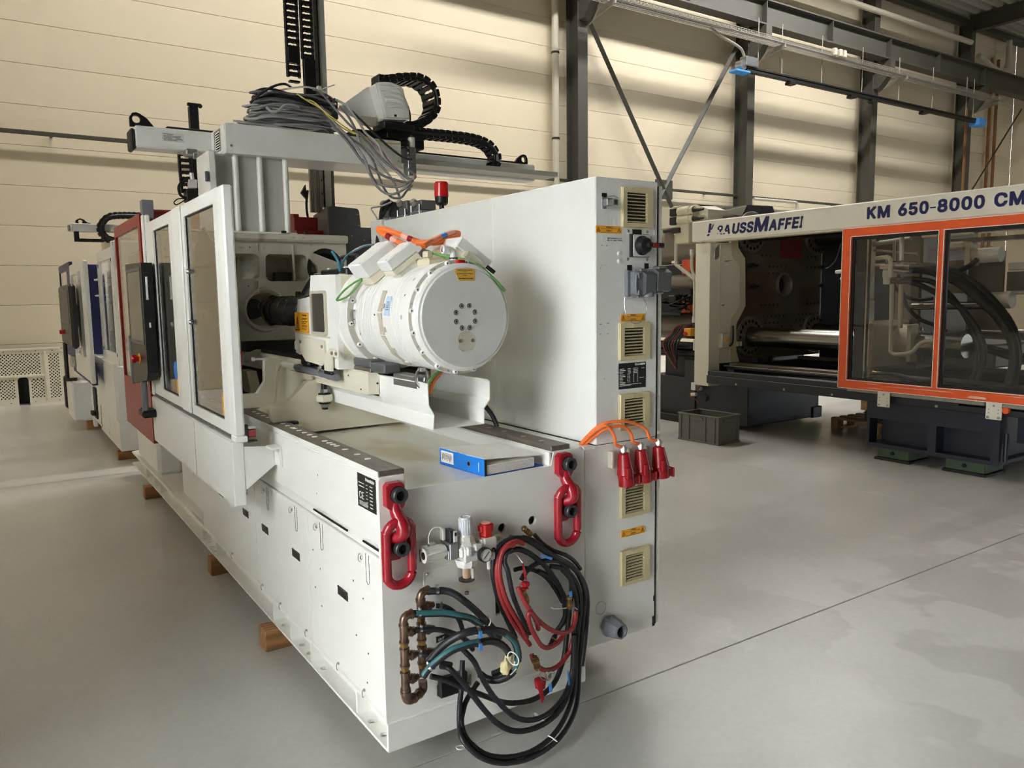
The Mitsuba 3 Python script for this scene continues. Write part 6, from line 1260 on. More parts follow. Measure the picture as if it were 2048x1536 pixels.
for x0, sgn in ((-0.20, 1), (2.79, -1)):
    e_ = Polygon([(x0 - 0.035, 2.82), (x0 - 0.035, 2.87), (x0 - 0.02, 2.895), (x0, 2.90), (x0 + 0.02, 2.895), (x0 + 0.06 * (1 if sgn > 0 else 0.6), 2.87), (x0 + 0.10 * (1 if sgn > 0 else 0.4), 2.82)]) if sgn > 0 else Polygon([(x0 + 0.035, 2.82), (x0 + 0.035, 2.87), (x0 + 0.02, 2.895), (x0, 2.90), (x0 - 0.02, 2.895), (x0 - 0.06, 2.865), (x0 - 0.08, 2.835), (x0 - 0.04, 2.82)])
    add('lifting_eye', prism(e_.buffer(0.004).difference(disc(x0, 2.862, 0.024, 8)), 'y', BY0 + 0.03, BY0 + 0.055), 'm_black', bm_)
add('foot_claw', [B(0.06, 0.14, BY0 - 0.1, BY0, 2.64, 2.685, 0.01), B(0.10, 0.13, BY0 - 0.12, BY0 - 0.09, 2.62, 2.66, 0.005)], 'm_zinc', R_)
# energy chain tray on the right
add('chain_tray', [B(1.40, 2.975, 2.90, 3.10, 2.70, 2.704), B(1.40, 2.975, 2.898, 2.902, 2.70, 2.738, 0.001), B(2.972, 2.976, 2.9, 3.1, 2.70, 2.735)], 'm_galvp', R_)
# energy chain: links along a path
def chain(pts, w, h, pitch, parent, wd, nm='energy_chain', slots=True):
    p = spline(pts, 14)
    s = np.concatenate([[0], np.cumsum(np.linalg.norm(np.diff(p, axis=0), axis=1))])
    n = int(s[-1] / pitch)
    wd = np.asarray(wd, float)
    k = add(nm, [tube(np.array([np.interp(np.linspace(0, s[-1], n), s, p[:, i]) for i in range(3)]).T + wd * sg * w * 0.47, h * 0.35, 4, smooth=False) for sg in (-1, 1)], 'm_black', parent, sm=False)
    for i in range(n):
        c = np.array([np.interp((i + 0.5) * pitch, s, p[:, j]) for j in range(3)])
        c2 = np.array([np.interp((i + 0.9) * pitch, s, p[:, j]) for j in range(3)])
        t = (c2 - c) / (np.linalg.norm(c2 - c) + 1e-9)
        nn = np.cross(wd, t)
        ms = [place(B(-pitch * 0.46, pitch * 0.46, -h / 2, h / 2, sg * w / 2 - 0.006, sg * w / 2 + 0.006, 0.003), c, t, nn) for sg in (-1, 1)]
        ms += [place(B(-pitch * 0.22, pitch * 0.22, sg * h / 2 - 0.003, sg * h / 2 + 0.003, -w / 2, w / 2), c, t, nn) for sg in (-1, 1)]
        if slots:
            ms += [place(B(-pitch * 0.3, pitch * 0.3, -h / 2, h / 2, q * w - 0.003, q * w + 0.003), c, t, nn) for q in (-0.22, 0.06, 0.2)]
        add('link', ms, 'm_black', k, sm=False)
    return k
CY = 3.0
chain([(1.55, CY, 2.945), (1.75, CY, 2.945), (2.0, CY, 2.95), (2.2, CY, 2.945), (2.33, CY, 2.915), (2.40, CY, 2.85), (2.41, CY, 2.79), (2.375, CY, 2.735)], 0.10, 0.068, 0.055, R_, EY, slots=False)
chain([(1.48, CY + 0.05, 3.30), (1.60, CY + 0.05, 3.33), (1.74, CY + 0.05, 3.345), (1.84, CY + 0.05, 3.30), (1.875, CY + 0.05, 3.22), (1.87, CY + 0.05, 3.13), (1.80, CY + 0.05, 3.05), (1.70, CY + 0.05, 3.00), (1.55, CY + 0.05, 2.98)], 0.19, 0.055, 0.058, R_, EY)
add('chain_bracket', [B(1.42, 1.5, CY, CY + 0.14, 3.20, 3.34, 0.006), prism([(1.41, 3.26), (1.46, 3.33), (1.56, 3.345), (1.52, 3.30), (1.53, 3.2)], 'y', CY - 0.03, CY - 0.02)], 'm_black', R_)
# carriage with its white motor cover
add('carriage', [B(1.22, 1.78, 3.0, 3.3, 2.83, 2.93, 0.006), B(1.38, 1.62, 2.84, 3.05, 2.92, 2.965, 0.004), B(1.45, 1.75, 2.95, 3.1, 2.88, 3.0, 0.004)], 'm_black', R_)
pf = [(1.09, 3.05), (1.285, 3.205), (1.33, 3.238), (1.43, 3.245), (1.50, 3.228), (1.55, 3.195), (1.585, 3.14), (1.60, 3.085), (1.598, 3.0), (1.395, 2.985), (1.32, 2.955), (1.26, 3.0)]
cv = Polygon([(1.09, 3.05), (1.29, 3.205), (1.335, 3.236), (1.40, 3.1), (1.375, 2.99), (1.32, 2.955), (1.25, 3.0)])
mc = add('motor_cover', [prism(cv.buffer(-0.01).buffer(0.01), 'y', 2.99, 3.02)], 'm_white2', R_)
sec = []
base = [(1.335, 3.236), (1.43, 3.243), (1.50, 3.228), (1.55, 3.195), (1.583, 3.14), (1.60, 3.085), (1.598, 3.005), (1.40, 2.99), (1.385, 3.06)]
capm = prism(Polygon(base).buffer(-0.015).buffer(0.015), 'y', 2.88, 3.2)
add('cover_front', cat_([capm, prism(Polygon(base).buffer(-0.012), 'y', 2.865, 2.88)]), 'm_white2', mc)
add('cooling_rib', [tube([(1.355 + 0.018 * i, 2.868, 3.225 - 0.036 * i), (1.45 + 0.012 * i, 2.852, 3.232 - 0.036 * i), (1.54 + 0.008 * i, 2.868, 3.205 - 0.033 * i), (1.575 + 0.003 * i, 3.02, 3.165 - 0.028 * i)], 0.0125, 8) for i in range(5)], 'm_white2', mc)
add('rating_square', B(1.47, 1.49, 2.863, 2.866, 3.015, 3.03), 'm_ink', mc)
add('cover_foot', [B(1.26, 1.38, 2.97, 3.0, 2.955, 3.02, 0.004)], 'm_pipe', mc)
add('lead', tube([(1.58, 2.97, 3.16), (1.62, 2.95, 3.13), (1.64, 2.95, 3.07), (1.65, 2.97, 3.02)], 0.006, 8), 'm_rubber', mc)
# main vertical arm
VY = 3.36
va = add('vertical_arm', [B(1.10, 1.165, VY, VY + 0.09, 2.40, 4.6, 0.004)], 'm_galvp', R_)
add('arm_rail', [B(1.07, 1.10, VY - 0.012, VY + 0.02, 2.40, 4.6, 0.003)], 'm_steelbar', va)
add('rail_screw', [cyl((1.085, VY - 0.0125, z), (1.085, VY - 0.0115, z), 0.0055, 8) for z in np.arange(2.5, 4.5, 0.1)], 'm_hole', va)
add('arm_cover', [B(0.985, 1.07, VY - 0.02, VY + 0.02, 3.20, 3.47, 0.004), B(1.10, 1.108, VY - 0.016, VY, 2.4, 4.6)], 'm_black', va)
add('front_profile', [B(1.0, 1.03, VY, VY + 0.03, 2.36, 3.2, 0.003), B(1.035, 1.05, VY - 0.01, VY + 0.03, 2.36, 3.2, 0.002), B(1.055, 1.09, VY + 0.0, VY + 0.03, 2.36, 3.2, 0.003)], 'm_steelbar', va)
add('side_sheet', B(1.13, 1.20, VY + 0.03, VY + 0.06, 2.2, 2.72), 'm_greyd', va)
add('toggle', prism([(0.93, 2.50), (0.965, 2.56), (0.975, 2.45)], 'y', VY, VY + 0.03), 'm_black', va)
add('arm_cable', tube([(0.98, VY, 2.52), (0.965, VY, 2.42), (0.97, VY, 2.33), (0.99, VY, 2.25), (1.01, VY, 2.18)], 0.009, 8), 'm_black', va)
chain([(1.03, VY + 0.02, 3.47), (1.03, VY + 0.02, 4.0), (1.03, VY + 0.02, 4.6)], 0.085, 0.035, 0.047, va, EX)
chain([(0.93, VY + 0.06, 3.34), (0.93, VY + 0.06, 3.9), (0.93, VY + 0.06, 4.6)], 0.09, 0.035, 0.047, va, EX)
add('chain_clamp', [B(0.885, 0.975, VY + 0.03, VY + 0.08, 3.44, 3.55, 0.006), B(0.89, 0.97, VY + 0.03, VY + 0.07, 3.30, 3.315, 0.004)], 'm_black', va)
add('carriage_block', B(0.99, 1.22, VY - 0.06, VY + 0.1, 3.05, 3.2, 0.006), 'm_black', va)
# second arm with gripper head on the left
LY_ = 3.33
la = add('gripper_arm', [B(0.165, 0.225, LY_, LY_ + 0.05, 2.42, 3.03, 0.003), B(0.155, 0.245, LY_ - 0.005, LY_ + 0.02, 3.03, 3.05, 0.003), cyl((0.24, LY_, 3.035), (0.24, LY_ + 0.02, 3.035), 0.012, 10)], 'm_dark', R_)
chain([(0.115, LY_ - 0.01, 2.72), (0.115, LY_ - 0.01, 2.6), (0.12, LY_ - 0.01, 2.44)], 0.075, 0.03, 0.04, la, EX)
add('valve_block', [B(0.12, 0.175, LY_ - 0.07, LY_ - 0.02, 2.47, 2.53, 0.004), cyl((0.15, LY_ - 0.045, 2.53), (0.145, LY_ - 0.045, 2.575), 0.014, 10)], 'm_silver', la)
add('gripper_head', [B(0.1, 0.2, LY_ - 0.08, LY_ + 0.03, 2.38, 2.46, 0.006), B(0.24, 0.33, LY_ - 0.05, LY_ + 0.05, 2.42, 2.56, 0.008), B(0.17, 0.26, LY_ - 0.09, LY_, 2.40, 2.44, 0.004)], 'm_black', la)
add('loop_hose', tube([(0.12, LY_ - 0.04, 2.52), (0.08, LY_ - 0.05, 2.51), (0.055, LY_ - 0.06, 2.47), (0.065, LY_ - 0.06, 2.42), (0.11, LY_ - 0.05, 2.40)], 0.009, 8), 'm_black', la)
add('wire_loop', tube([(0.10, LY_ - 0.05, 2.40), (0.05, LY_ - 0.06, 2.395), (0.02, LY_ - 0.06, 2.37), (0.035, LY_ - 0.06, 2.355), (0.07, LY_ - 0.055, 2.375), (0.10, LY_ - 0.05, 2.395)], 0.004, 6), 'm_black', la)
# air valve terminal at the right end of the control box
vt = add('valve_terminal', [B(1.44, 1.50, 2.72, 2.84, 2.66, 2.78, 0.004), B(1.50, 1.565, 2.72, 2.8, 2.58, 2.78, 0.004)], 'm_zinc', R_)
add('filter_glass', [cyl((1.535, 2.73, 2.78), (1.535, 2.73, 2.85), 0.025, 18, ch=0.004)], 'm_silver', vt)
add('filter_cap', cyl((1.535, 2.73, 2.85), (1.535, 2.73, 2.865), 0.01, 10), 'm_black', vt)
for z in (2.82, 2.79, 2.76):
    add('air_line', tube([(1.44, 2.73, z), (1.47, 2.70, z + 0.01), (1.50, 2.70, z - 0.02), (1.49, 2.71, z - 0.05)], 0.005, 6), 'm_black', vt)
add('port', [lathe([(0.004, 0), (0.009, 0), (0.009, 0.012), (0.004, 0.012)], (1.515 + 0.02 * (i % 2), 2.72, 2.60 + 0.028 * i), -EY, 10) for i in range(6)], 'm_chrome', vt)
# ---------------------------------------------------------------- coil of grey cable lying on the control box
k = thing('cable_coil', 'untidy coil of grey cable on the white robot box, ends hanging to the cabinet', 'cable')
r_ = random.Random(21)
for i in range(46):
    z = 2.825 + 0.235 * (i / 46.0)
    ax = 0.285 - 0.05 * (i / 46) + r_.uniform(-0.03, 0.03) - (0.02 if 18 < i < 26 else 0)
    ay = 0.115 + r_.uniform(-0.035, 0.02)
    cx_, cy_ = 0.70 + r_.uniform(-0.03, 0.03) + 0.03 * (i / 46), 2.88 + r_.uniform(-0.015, 0.015)
    ph = [r_.uniform(0, 6.28) for _ in range(4)]
    pts = []
    for a in np.linspace(0, 2 * np.pi, 18, endpoint=False):
        w1 = 0.010 * math.sin(2 * a + ph[0]) + 0.012 * math.sin(3 * a + ph[1])
        c, s_ = math.cos(a), math.sin(a)
        e = 0.75
        pts.append((cx_ + ax * math.copysign(abs(c) ** e, c) + w1, cy_ + ay * math.copysign(abs(s_) ** e, s_) + 0.008 * math.sin(2 * a + ph[2]), z + 0.012 * math.sin(2 * a + ph[3]) + 0.008 * math.sin(5 * a + ph[1]) + 0.02 * (c * 0.3 + 0.3) * (i / 46)))
    m_ = ('m_cable', 'm_cable2', 'm_cable', 'm_cable3')[r_.randrange(4)] if i < 32 else ('m_rubber', 'm_cable2', 'm_rubber', 'm_cable2')[r_.randrange(4)]
    add('strand', tube(pts, r_.choice([0.0075, 0.009, 0.0065]), 7, 3, True), m_, k)
for i in range(9):
    add('hanging_end', tube(PATH['f%d' % i], 0.0085 if i % 3 else 0.0078, 8), ('m_cable2', 'm_cable', 'm_cable', 'm_cable2', 'm_cable', 'm_cable3', 'm_rubber', 'm_cable2', 'm_lilac')[i], k)
for n in ('y1', 'y2'):
    add('yellow_lead', tube(PATH[n], 0.0048, 7), 'm_yellowc', k)
add('black_lead', tube(PATH['blk'], 0.008, 8), 'm_rubber', k)
add('white_band', [tube([(0.62, 2.78, 3.07), (0.74, 2.74, 3.095), (0.83, 2.74, 3.10), (0.93, 2.78, 3.09)], 0.006, 6), B(0.855, 0.885, 2.735, 2.76, 3.09, 3.12, 0.004), tube([(0.885, 2.74, 3.10), (0.92, 2.73, 3.115), (0.97, 2.72, 3.135)], 0.004, 6)], 'm_tie', k)
add('loose_end', tube([(0.50, 2.70, 2.93), (0.53, 2.68, 2.90), (0.57, 2.68, 2.915), (0.61, 2.69, 2.95), (0.66, 2.70, 2.965), (0.72, 2.72, 2.96)], 0.0085, 8), 'm_cable3', k)
add('loose_end', tube([(0.30, 2.75, 2.835), (0.36, 2.73, 2.83), (0.42, 2.74, 2.826), (0.5, 2.76, 2.83)], 0.007, 7), 'm_cable3', k)
# ---------------------------------------------------------------- the large second-hand machine on the right
Q = thing('large_press', 'large cream and orange injection press with lettered beam on a dark base, at the right', 'machine')
KX, KC = 6.25, 7.9
def shear(m, k):
    m = m.copy()
    m.vertices[:, 0] += k * m.vertices[:, 1]
    return m
def word(s, h, y, z, w, it=0.0, bold=True):
    m = meshkit.text_mesh(s, h, 0.004, bold)
    m.apply_translation((-m.bounds[0][0], 0, 0))
    m.apply_scale([(w - 0.008) / m.extents[0], 1, 1])
    m = cat_([m.copy().apply_translation((dx, dz, 0)) for dx, dz in ((0, 0), (0.008, 0), (0.004, 0.004), (0.004, -0.004), (0.0, 0.003), (0.008, 0.003))])
    return place(shear(m, it), (KX - 0.0005, y, z), -EY, EZ)
bm2 = add('top_beam', B(KX, KX + 0.16, -1.2, 4.48, 2.348, 2.596, 0.012), 'm_kmbeam', Q)
def letters(s, h, y, z, widths, gap, it=0.0):
    for c, w in zip(s, widths):
        if c != ' ':
            if c == '-':
                add('letter', B(KX - 0.004, KX, y - w, y, z + h * 0.36, z + h * 0.48), 'm_logo', bm2)
            else:
                add('letter', word(c, h, y, z, w, it), 'm_logo', bm2, sm=False)
        y -= w + gap
letters('KM 650-8000 CM', 0.105, 2.144, 2.429, (0.095, 0.125, 0.05, 0.088, 0.085, 0.085, 0.05, 0.09, 0.09, 0.09, 0.09, 0.045, 0.105, 0.125), 0.0165)
letters('USS', 0.108, 3.845, 2.411, (0.10, 0.092, 0.092), 0.010, 0.16)
letters('M', 0.148, 3.526, 2.408, (0.185,), 0.012, 0.16)
letters('AFFEI', 0.109, 3.322, 2.407, (0.105, 0.075, 0.075, 0.08, 0.03), 0.016, 0.16)
def yz(pts):
    return prism([(a, b) for a, b in pts], 'x', KX - 0.004, KX)
add('letter', [yz([(4.227, 2.408), (4.194, 2.406), (4.183, 2.429), (4.215, 2.431)]), yz([(4.21, 2.446), (4.175, 2.444), (4.157, 2.551), (4.191, 2.554)]), yz([(4.168, 2.48), (4.15, 2.478), (4.119, 2.538), (4.135, 2.54)])], 'm_logo', bm2, label='peeled letter K of the maker name')
def glyph(poly, y0, z0, it=0.16):
    """Flat polygon in (right, up) to the beam face, slanted."""
    out = []
    for g_ in getattr(poly, 'geoms', [poly]):
        out.append(prism(Polygon([(y0 - u - it * v, z0 + v) for u, v in g_.exterior.coords], [[(y0 - u - it * v, z0 + v) for u, v in r.coords] for r in g_.interiors]), 'x', KX - 0.004, KX))
    return out
h_ = 0.108
R_g = union_all([sbox(0, 0, 0.026, h_), disc(0.05, h_ - 0.032, 0.032, 8).union(sbox(0, h_ - 0.064, 0.05, h_)).difference(disc(0.048, h_ - 0.032, 0.013, 6).union(sbox(0.02, h_ - 0.045, 0.048, h_ - 0.019))), Polygon([(0.03, 0.046), (0.058, 0.046), (0.088, 0), (0.058, 0)])])
R_g = R_g.difference(Polygon([(-0.02, 0.035), (0.0, 0.075), (0.012, 0.06), (0.034, 0.052), (0.045, 0.028), (0.07, 0.03), (0.09, 0.018), (0.06, 0.012), (-0.02, 0.022)])).difference(Polygon([(-0.02, 0.12), (0.02, 0.12), (0.012, 0.09), (-0.02, 0.085)])).difference(sbox(0.0, -0.01, 0.028, 0.012))
A_g = Polygon([(0, 0), (0.027, 0), (0.036, 0.026), (0.07, 0.026), (0.079, 0), (0.107, 0), (0.068, h_), (0.039, h_)]).difference(Polygon([(0.043, 0.046), (0.063, 0.046), (0.053, 0.082)]))
A_g = A_g.difference(Polygon([(-0.01, 0.012), (0.012, 0.045), (0.03, 0.042), (0.036, 0.022), (0.06, 0.034), (0.066, 0.02), (0.03, 0.012)]))
add('letter', glyph(R_g, 4.075, 2.409), 'm_logo', bm2, label='peeled letter R of the maker name')
add('letter', glyph(A_g, 3.978, 2.41), 'm_logo', bm2, label='half peeled letter A of the maker name')
add('beam_lip', [B(KX + 0.01, KX + 0.16, -1.2, 4.3, 2.335, 2.348, 0.003)], 'm_cream2', Q)
# sliding guard: orange frame, two panes
fr = sbox(-1.2, 0.724, 2.383, 2.345).difference(sbox(1.415, 0.812, 2.288, 2.258)).difference(sbox(-1.1, 0.812, 1.362, 2.258))
gd2 = add('sliding_guard', prism(fr, 'x', KX - 0.03, KX + 0.01), 'm_orangeframe', Q, label='orange framed sliding guard with two panes')
def outl(a, b, c, d, t=0.006):
    return prism(sbox(a, c, b, d).difference(sbox(a + t, c + t, b - t, d - t)), 'x', KX - 0.0325, KX - 0.02)
add('edge_strip', [outl(-1.2, 2.387, 0.720, 2.348), outl(1.409, 2.294, 0.806, 2.264), outl(-1.1, 1.368, 0.806, 2.264)], 'm_print', gd2, sm=False)
for (a, b) in ((1.415, 2.288), (-1.1, 1.362)):
    q = sbox(a, 0.812, b, 2.258).difference(sbox(a + 0.02, 0.832, b - 0.03, 2.225))
    add('gasket', prism(q, 'x', KX - 0.005, KX + 0.02), 'm_black', gd2)
    add('pane', B(KX + 0.002, KX + 0.007, a + 0.01, b - 0.01, 0.82, 2.25), 'm_glassd', gd2, sm=False)
add('slide_track', [B(KX + 0.03, KX + 0.05, 2.16, 2.26, 0.82, 2.25), B(KX + 0.06, KX + 0.075, 2.13, 2.15, 0.82, 2.25)], 'm_dark', gd2)
for (y0, y1) in ((1.819, 1.948), (0.797, 0.929)):
    hp_ = add('hanger_plate', B(KX - 0.025, KX - 0.012, y0, y1, 0.57, 0.722, 0.004), 'm_kmbeam', gd2)
    ym = (y0 + y1) / 2
    for (dy, z, r) in ((0, 0.695, 0.011), (0.045, 0.59, 0.013), (-0.045, 0.59, 0.013), (0.04, 0.63, 0.004), (-0.04, 0.63, 0.004), (0.04, 0.66, 0.004), (-0.04, 0.66, 0.004)):
        add('bolt', screw((KX - 0.025, ym + dy, z), -EX, r, 0.005, True, 12), 'm_zinc' if r > 0.006 else 'm_grey2', hp_)
add('lower_track', [B(KX - 0.01, KX + 0.05, 0.95, 1.82, 0.682, 0.716, 0.004), B(KX - 0.01, KX + 0.05, -1.0, 0.80, 0.682, 0.716, 0.004), B(KX, KX + 0.05, 1.95, 2.3, 0.69, 0.718, 0.004)], 'm_galv', Q)
add('orange_roller', [cyl((KX - 0.02, 0.77, 0.66), (KX + 0.02, 0.77, 0.66), 0.028, 16)], 'm_orange', Q)
# bed, feet
add('bed_beam', [B(6.30, 8.6, -1.2, 4.25, 0.60, 0.655, 0.006), B(6.32, 6.42, -1.2, 4.25, 0.66, 0.76, 0.006), B(6.30, 6.33, 1.2, 4.25, 0.645, 0.70, 0.004), B(6.60, 6.72, 2.3, 4.2, 0.76, 0.80, 0.01), B(8.3, 8.6, -1.2, 4.25, 0.655, 0.80, 0.01)], 'm_kmbase', Q)
add('bed_top', [B(6.42, 8.3, -1.2, 4.2, 0.655, 0.70)], 'm_dark', Q)
add('bed_rail', [B(6.72, 6.86, 1.0, 4.25, 0.79, 0.83, 0.004), B(6.55, 6.58, 2.3, 4.2, 0.80, 0.815, 0.004), B(8.1, 8.25, 1.0, 4.25, 0.80, 0.84, 0.004)], 'm_rail', Q)
for y in (3.78, 3.1, 2.5, 1.4):
    add('bed_bolt', screw((6.30, y, 0.625), -EX, 0.014, 0.008, False, 10), 'm_galv', Q)
bs = Polygon([(0.86, 0.13), (2.13, 0.13), (2.13, 0.60), (0.86, 0.60)]).difference(sbox(1.50, 0.17, 2.10, 0.425)).difference(sbox(0.93, 0.17, 1.42, 0.425))
kb = add('near_foot', [prism(bs, 'x', 6.36, 6.41), B(6.50, 8.4, 0.93, 2.05, 0.13, 0.60), B(6.36, 8.5, 0.86, 2.13, 0.13, 0.17, 0.004), B(6.41, 6.5, 1.42, 1.50, 0.15, 0.6), B(6.37, 6.5, 0.86, 0.93, 0.13, 0.6), B(6.37, 6.5, 2.10, 2.13, 0.13, 0.6)], 'm_kmbase2', Q)
add('foot_gusset', [prism([(-1.2, 0.60), (-1.2, 0.45), (0.2, 0.36), (0.80, 0.33), (0.80, 0.60)], 'x', 6.55, 6.60), cyl((6.42, 0.83, 0.17), (6.42, 0.83, 0.43), 0.02, 10)], 'm_kmbase2', Q)
add('far_foot', [B(6.62, 8.05, 3.86, 5.6, 0.06, 0.60, 0.01), B(7.9, 8.1, 3.84, 4.0, 0.05, 0.2, 0.01)], 'm_kmbase', Q)
for i, (x0, x1, y0, y1) in enumerate(((6.40, 6.75, 1.70, 2.03), (6.41, 6.76, 0.99, 1.35))):
    k = thing('levelling_pad', ['green levelling pad under the left end of the press foot', 'green levelling pad under the right end of the press foot'][i], 'support')
    add('wedge', [B(x0, x1, y0, y1, 0.025, 0.13, 0.008)], 'm_greenpad', k)
    add('plate', [B(x0 - 0.02, x1, y0 - 0.02, y1 + 0.02, 0.0, 0.025, 0.003)], 'm_dark', k)
    add('screw', cyl((x0 + 0.01, (y0 + y1) / 2, 0.08), (x0 - 0.02, (y0 + y1) / 2, 0.08), 0.018, 10), 'm_black', k)
# far end: corner post, panel, bent edge strip
add('corner_post', [B(6.36, 6.372, 4.28, 4.51, 0.555, 2.335, 0.003), B(6.36, 6.56, 4.272, 4.284, 0.555, 2.335, 0.003)], 'm_cream', Q)
pnl = Polygon([(6.53, 0.83), (6.53, 2.335), (6.754, 2.342), (6.767, 2.173), (6.92, 2.043), (6.934, 1.551), (6.78, 1.398), (6.767, 1.246), (6.78, 0.9), (6.75, 0.83)])
add('end_panel', prism(pnl, 'y', 4.28, 4.29), 'm_cream', Q)
add('post_fold', B(6.545, 6.553, 4.268, 4.284, 0.56, 2.33), 'm_cream2', Q)
def slab_strip(pa, pb, y0, y1):
    v = [(p[0], y, p[1]) for p in (*pa, *pb) for y in (y0, y1)]
    return trimesh.convex.convex_hull(np.array(v))
pin = [(6.77, 2.38), (6.775, 2.18), (6.93, 2.05), (6.945, 1.55), (6.79, 1.39), (6.775, 0.97), (6.80, 0.83)]
pout = [(6.901, 2.42), (6.913, 2.286), (7.043, 2.155), (7.07, 1.543), (6.90, 1.322), (6.906, 0.97), (6.972, 0.825)]
for i in range(6):
    add('edge_strip', slab_strip((pin[i], pout[i]), (pin[i + 1], pout[i + 1]), 4.30, 4.335), 'm_cream2', Q, sm=20)
for z in (1.80, 1.06):
    add('strip_hinge', [B(6.90, 6.93, 4.28, 4.30, z - 0.03, z + 0.03, 0.003), B(6.96, 7.0, 4.285, 4.30, z - 0.03, z + 0.03, 0.003)], 'm_cream2', Q)
add('panel_scratch', [prism([(6.62, 2.11), (6.66, 2.118), (6.80, 2.125), (6.66, 2.106)], 'y', 4.278, 4.281), prism([(6.58, 1.562), (6.62, 1.572), (6.66, 1.566), (6.62, 1.556)], 'y', 4.278, 4.281)], 'm_grey2', Q)
ks = add('silver_sticker', prism([(6.44, 2.13), (6.44, 2.26), (6.47, 2.28), (6.49, 2.31), (6.51, 2.30), (6.505, 2.22), (6.52, 2.19), (6.48, 2.13)], 'y', 4.266, 4.272), 'm_chrome', Q, label='crumpled silver sticker on the cream post')
kx = add('switch_box', B(6.545, 6.68, 4.22, 4.28, 1.03, 1.21, 0.008), 'm_cream2', Q)
add('yellow_lamp', lathe([(0, 0), (0.024, 0), (0.02, 0.012), (0, 0.015)], (6.635, 4.22, 1.13), -EY, 14), 'm_sign', kx)
add('box_cable', tube([(6.68, 4.24, 1.05), (6.74, 4.24, 1.06), (6.78, 4.25, 1.12), (6.79, 4.26, 1.3)], 0.012, 8), 'm_dark', kx)
# fixed platen with tie bar flanges, bore and bolt holes
PYK = 4.36
pp_ = Polygon([(6.97, 0.84), (6.97, 0.95), (6.90, 1.02), (6.90, 2.7), (8.85, 2.7), (8.85, 2.0), (8.78, 1.9), (8.78, 1.65), (8.92, 1.42), (8.92, 0.84)]).difference(disc(7.92, 1.815, 0.135, 16))
pk_ = add('press_platen', prism(pp_, 'y', PYK, PYK + 0.35), 'm_platen', Q, label='huge dark steel platen with bolt holes')
add('bore_ring', lathe([(0.17, 0.0), (0.17, -0.02), (0.14, -0.025), (0.128, 0.0), (0.12, 0.1)], (7.92, PYK, 1.815), EY, 36), 'm_rail', pk_)
add('bore_back', lathe([(0, 0.2), (0.14, 0.2)], (7.92, PYK, 1.815), EY, 24), 'm_rust', pk_)
add('red_patch', B(7.82, 8.28, PYK - 0.004, PYK, 2.17, 2.62), 'm_kmred', pk_)
for row in ([(7.60 + 0.085 * i, 2.06) for i in range(5)] + [(8.42 + 0.085 * i, 2.06) for i in range(4)] + [(7.60 + 0.085 * i, 1.97) for i in range(3)] + [(7.45 + 0.085 * i, 2.2) for i in range(3)] + [(8.42 + 0.085 * i, 2.2) for i in range(3)],
            [(7.45 + 0.085 * i, 1.55) for i in range(5)] + [(8.35 + 0.085 * i, 1.56) for i in range(5)] + [(7.5 + 0.085 * i, 1.40) for i in range(6)] + [(8.25 + 0.085 * i, 1.41) for i in range(6)] + [(7.55 + 0.085 * i, 1.31) for i in range(4)] + [(8.2 + 0.085 * i, 1.33) for i in range(4)] + [(7.9 + 0.2 * i, 1.25) for i in range(3)]):
    add('bolt_hole', [cyl((x, PYK + 0.001, z), (x, PYK - 0.0015, z), 0.0145, 8) for (x, z) in row], 'm_hole', pk_, kind='stuff')
for (x, z) in ((7.22, 1.14), (8.60, 1.14), (7.22, 2.49), (8.60, 2.49)):
    fl_ = add('tie_bar_flange', lathe([(0.11, -0.03), (0.262, -0.03), (0.27, -0.02), (0.27, 0.0), (0.11, 0.0)], (x, PYK, z), EY, 40), 'm_rail', pk_)
    for i in range(18):
        a = 2 * np.pi * i / 18
        add('bolt', lathe([(0, 0), (0.023, 0), (0, 0.002)], (x + 0.205 * np.cos(a), PYK - 0.0305, z + 0.205 * np.sin(a)), -EY, 10), 'm_hole', fl_)
    add('tie_bar', cyl((x, PYK - 0.02, z), (x, 1.6, z), 0.124, 36), 'm_steelbar', Q)
    add('tie_bar_collar', lathe([(0.124, 0), (0.134, 0), (0.134, 0.03), (0.124, 0.03)], (x, PYK - 0.08, z), EY, 32), 'm_dark', Q)
for (x, z) in ((7.22, 2.07), (7.25, 1.80), (8.75, 2.06), (8.75, 1.80)):
    add('clamp_lever', [cyl((x, PYK, z), (x, PYK - 0.05, z), 0.03, 10), B(x - 0.10, x + 0.10, PYK - 0.05, PYK - 0.03, z - 0.015, z + 0.015, 0.004)], 'm_black', pk_)
add('rear_guard', [B(8.72, 8.76, 2.5, 4.34, 0.7, 2.62), B(6.6, 8.9, 4.72, 4.9, 0.1, 0.84), B(6.75, 8.7, 4.2, 4.3, 0.66, 0.8)], 'm_kmbase', Q)
add('blocks', [B(6.95, 7.05, 4.0, 4.1, 0.83, 0.90, 0.005), B(7.15, 7.25, 4.0, 4.1, 0.83, 0.90, 0.005)], 'm_dark', Q)
add('top_hood', [prism([(4.55, 2.60), (4.55, 2.78), (4.75, 2.86), (5.6, 2.86), (5.6, 2.60)], 'x', 6.62, 6.95), slab_strip(((6.5, 2.69), (6.93, 2.77)), ((7.42, 2.87), (7.3, 2.70)), 4.6, 4.63)], 'm_cream', Q)
add('hood_dark', slab_strip(((7.30, 2.68), (7.42, 2.88)), ((7.95, 2.89), (8.05, 2.72)), 4.6, 5.2), 'm_dark', Q)
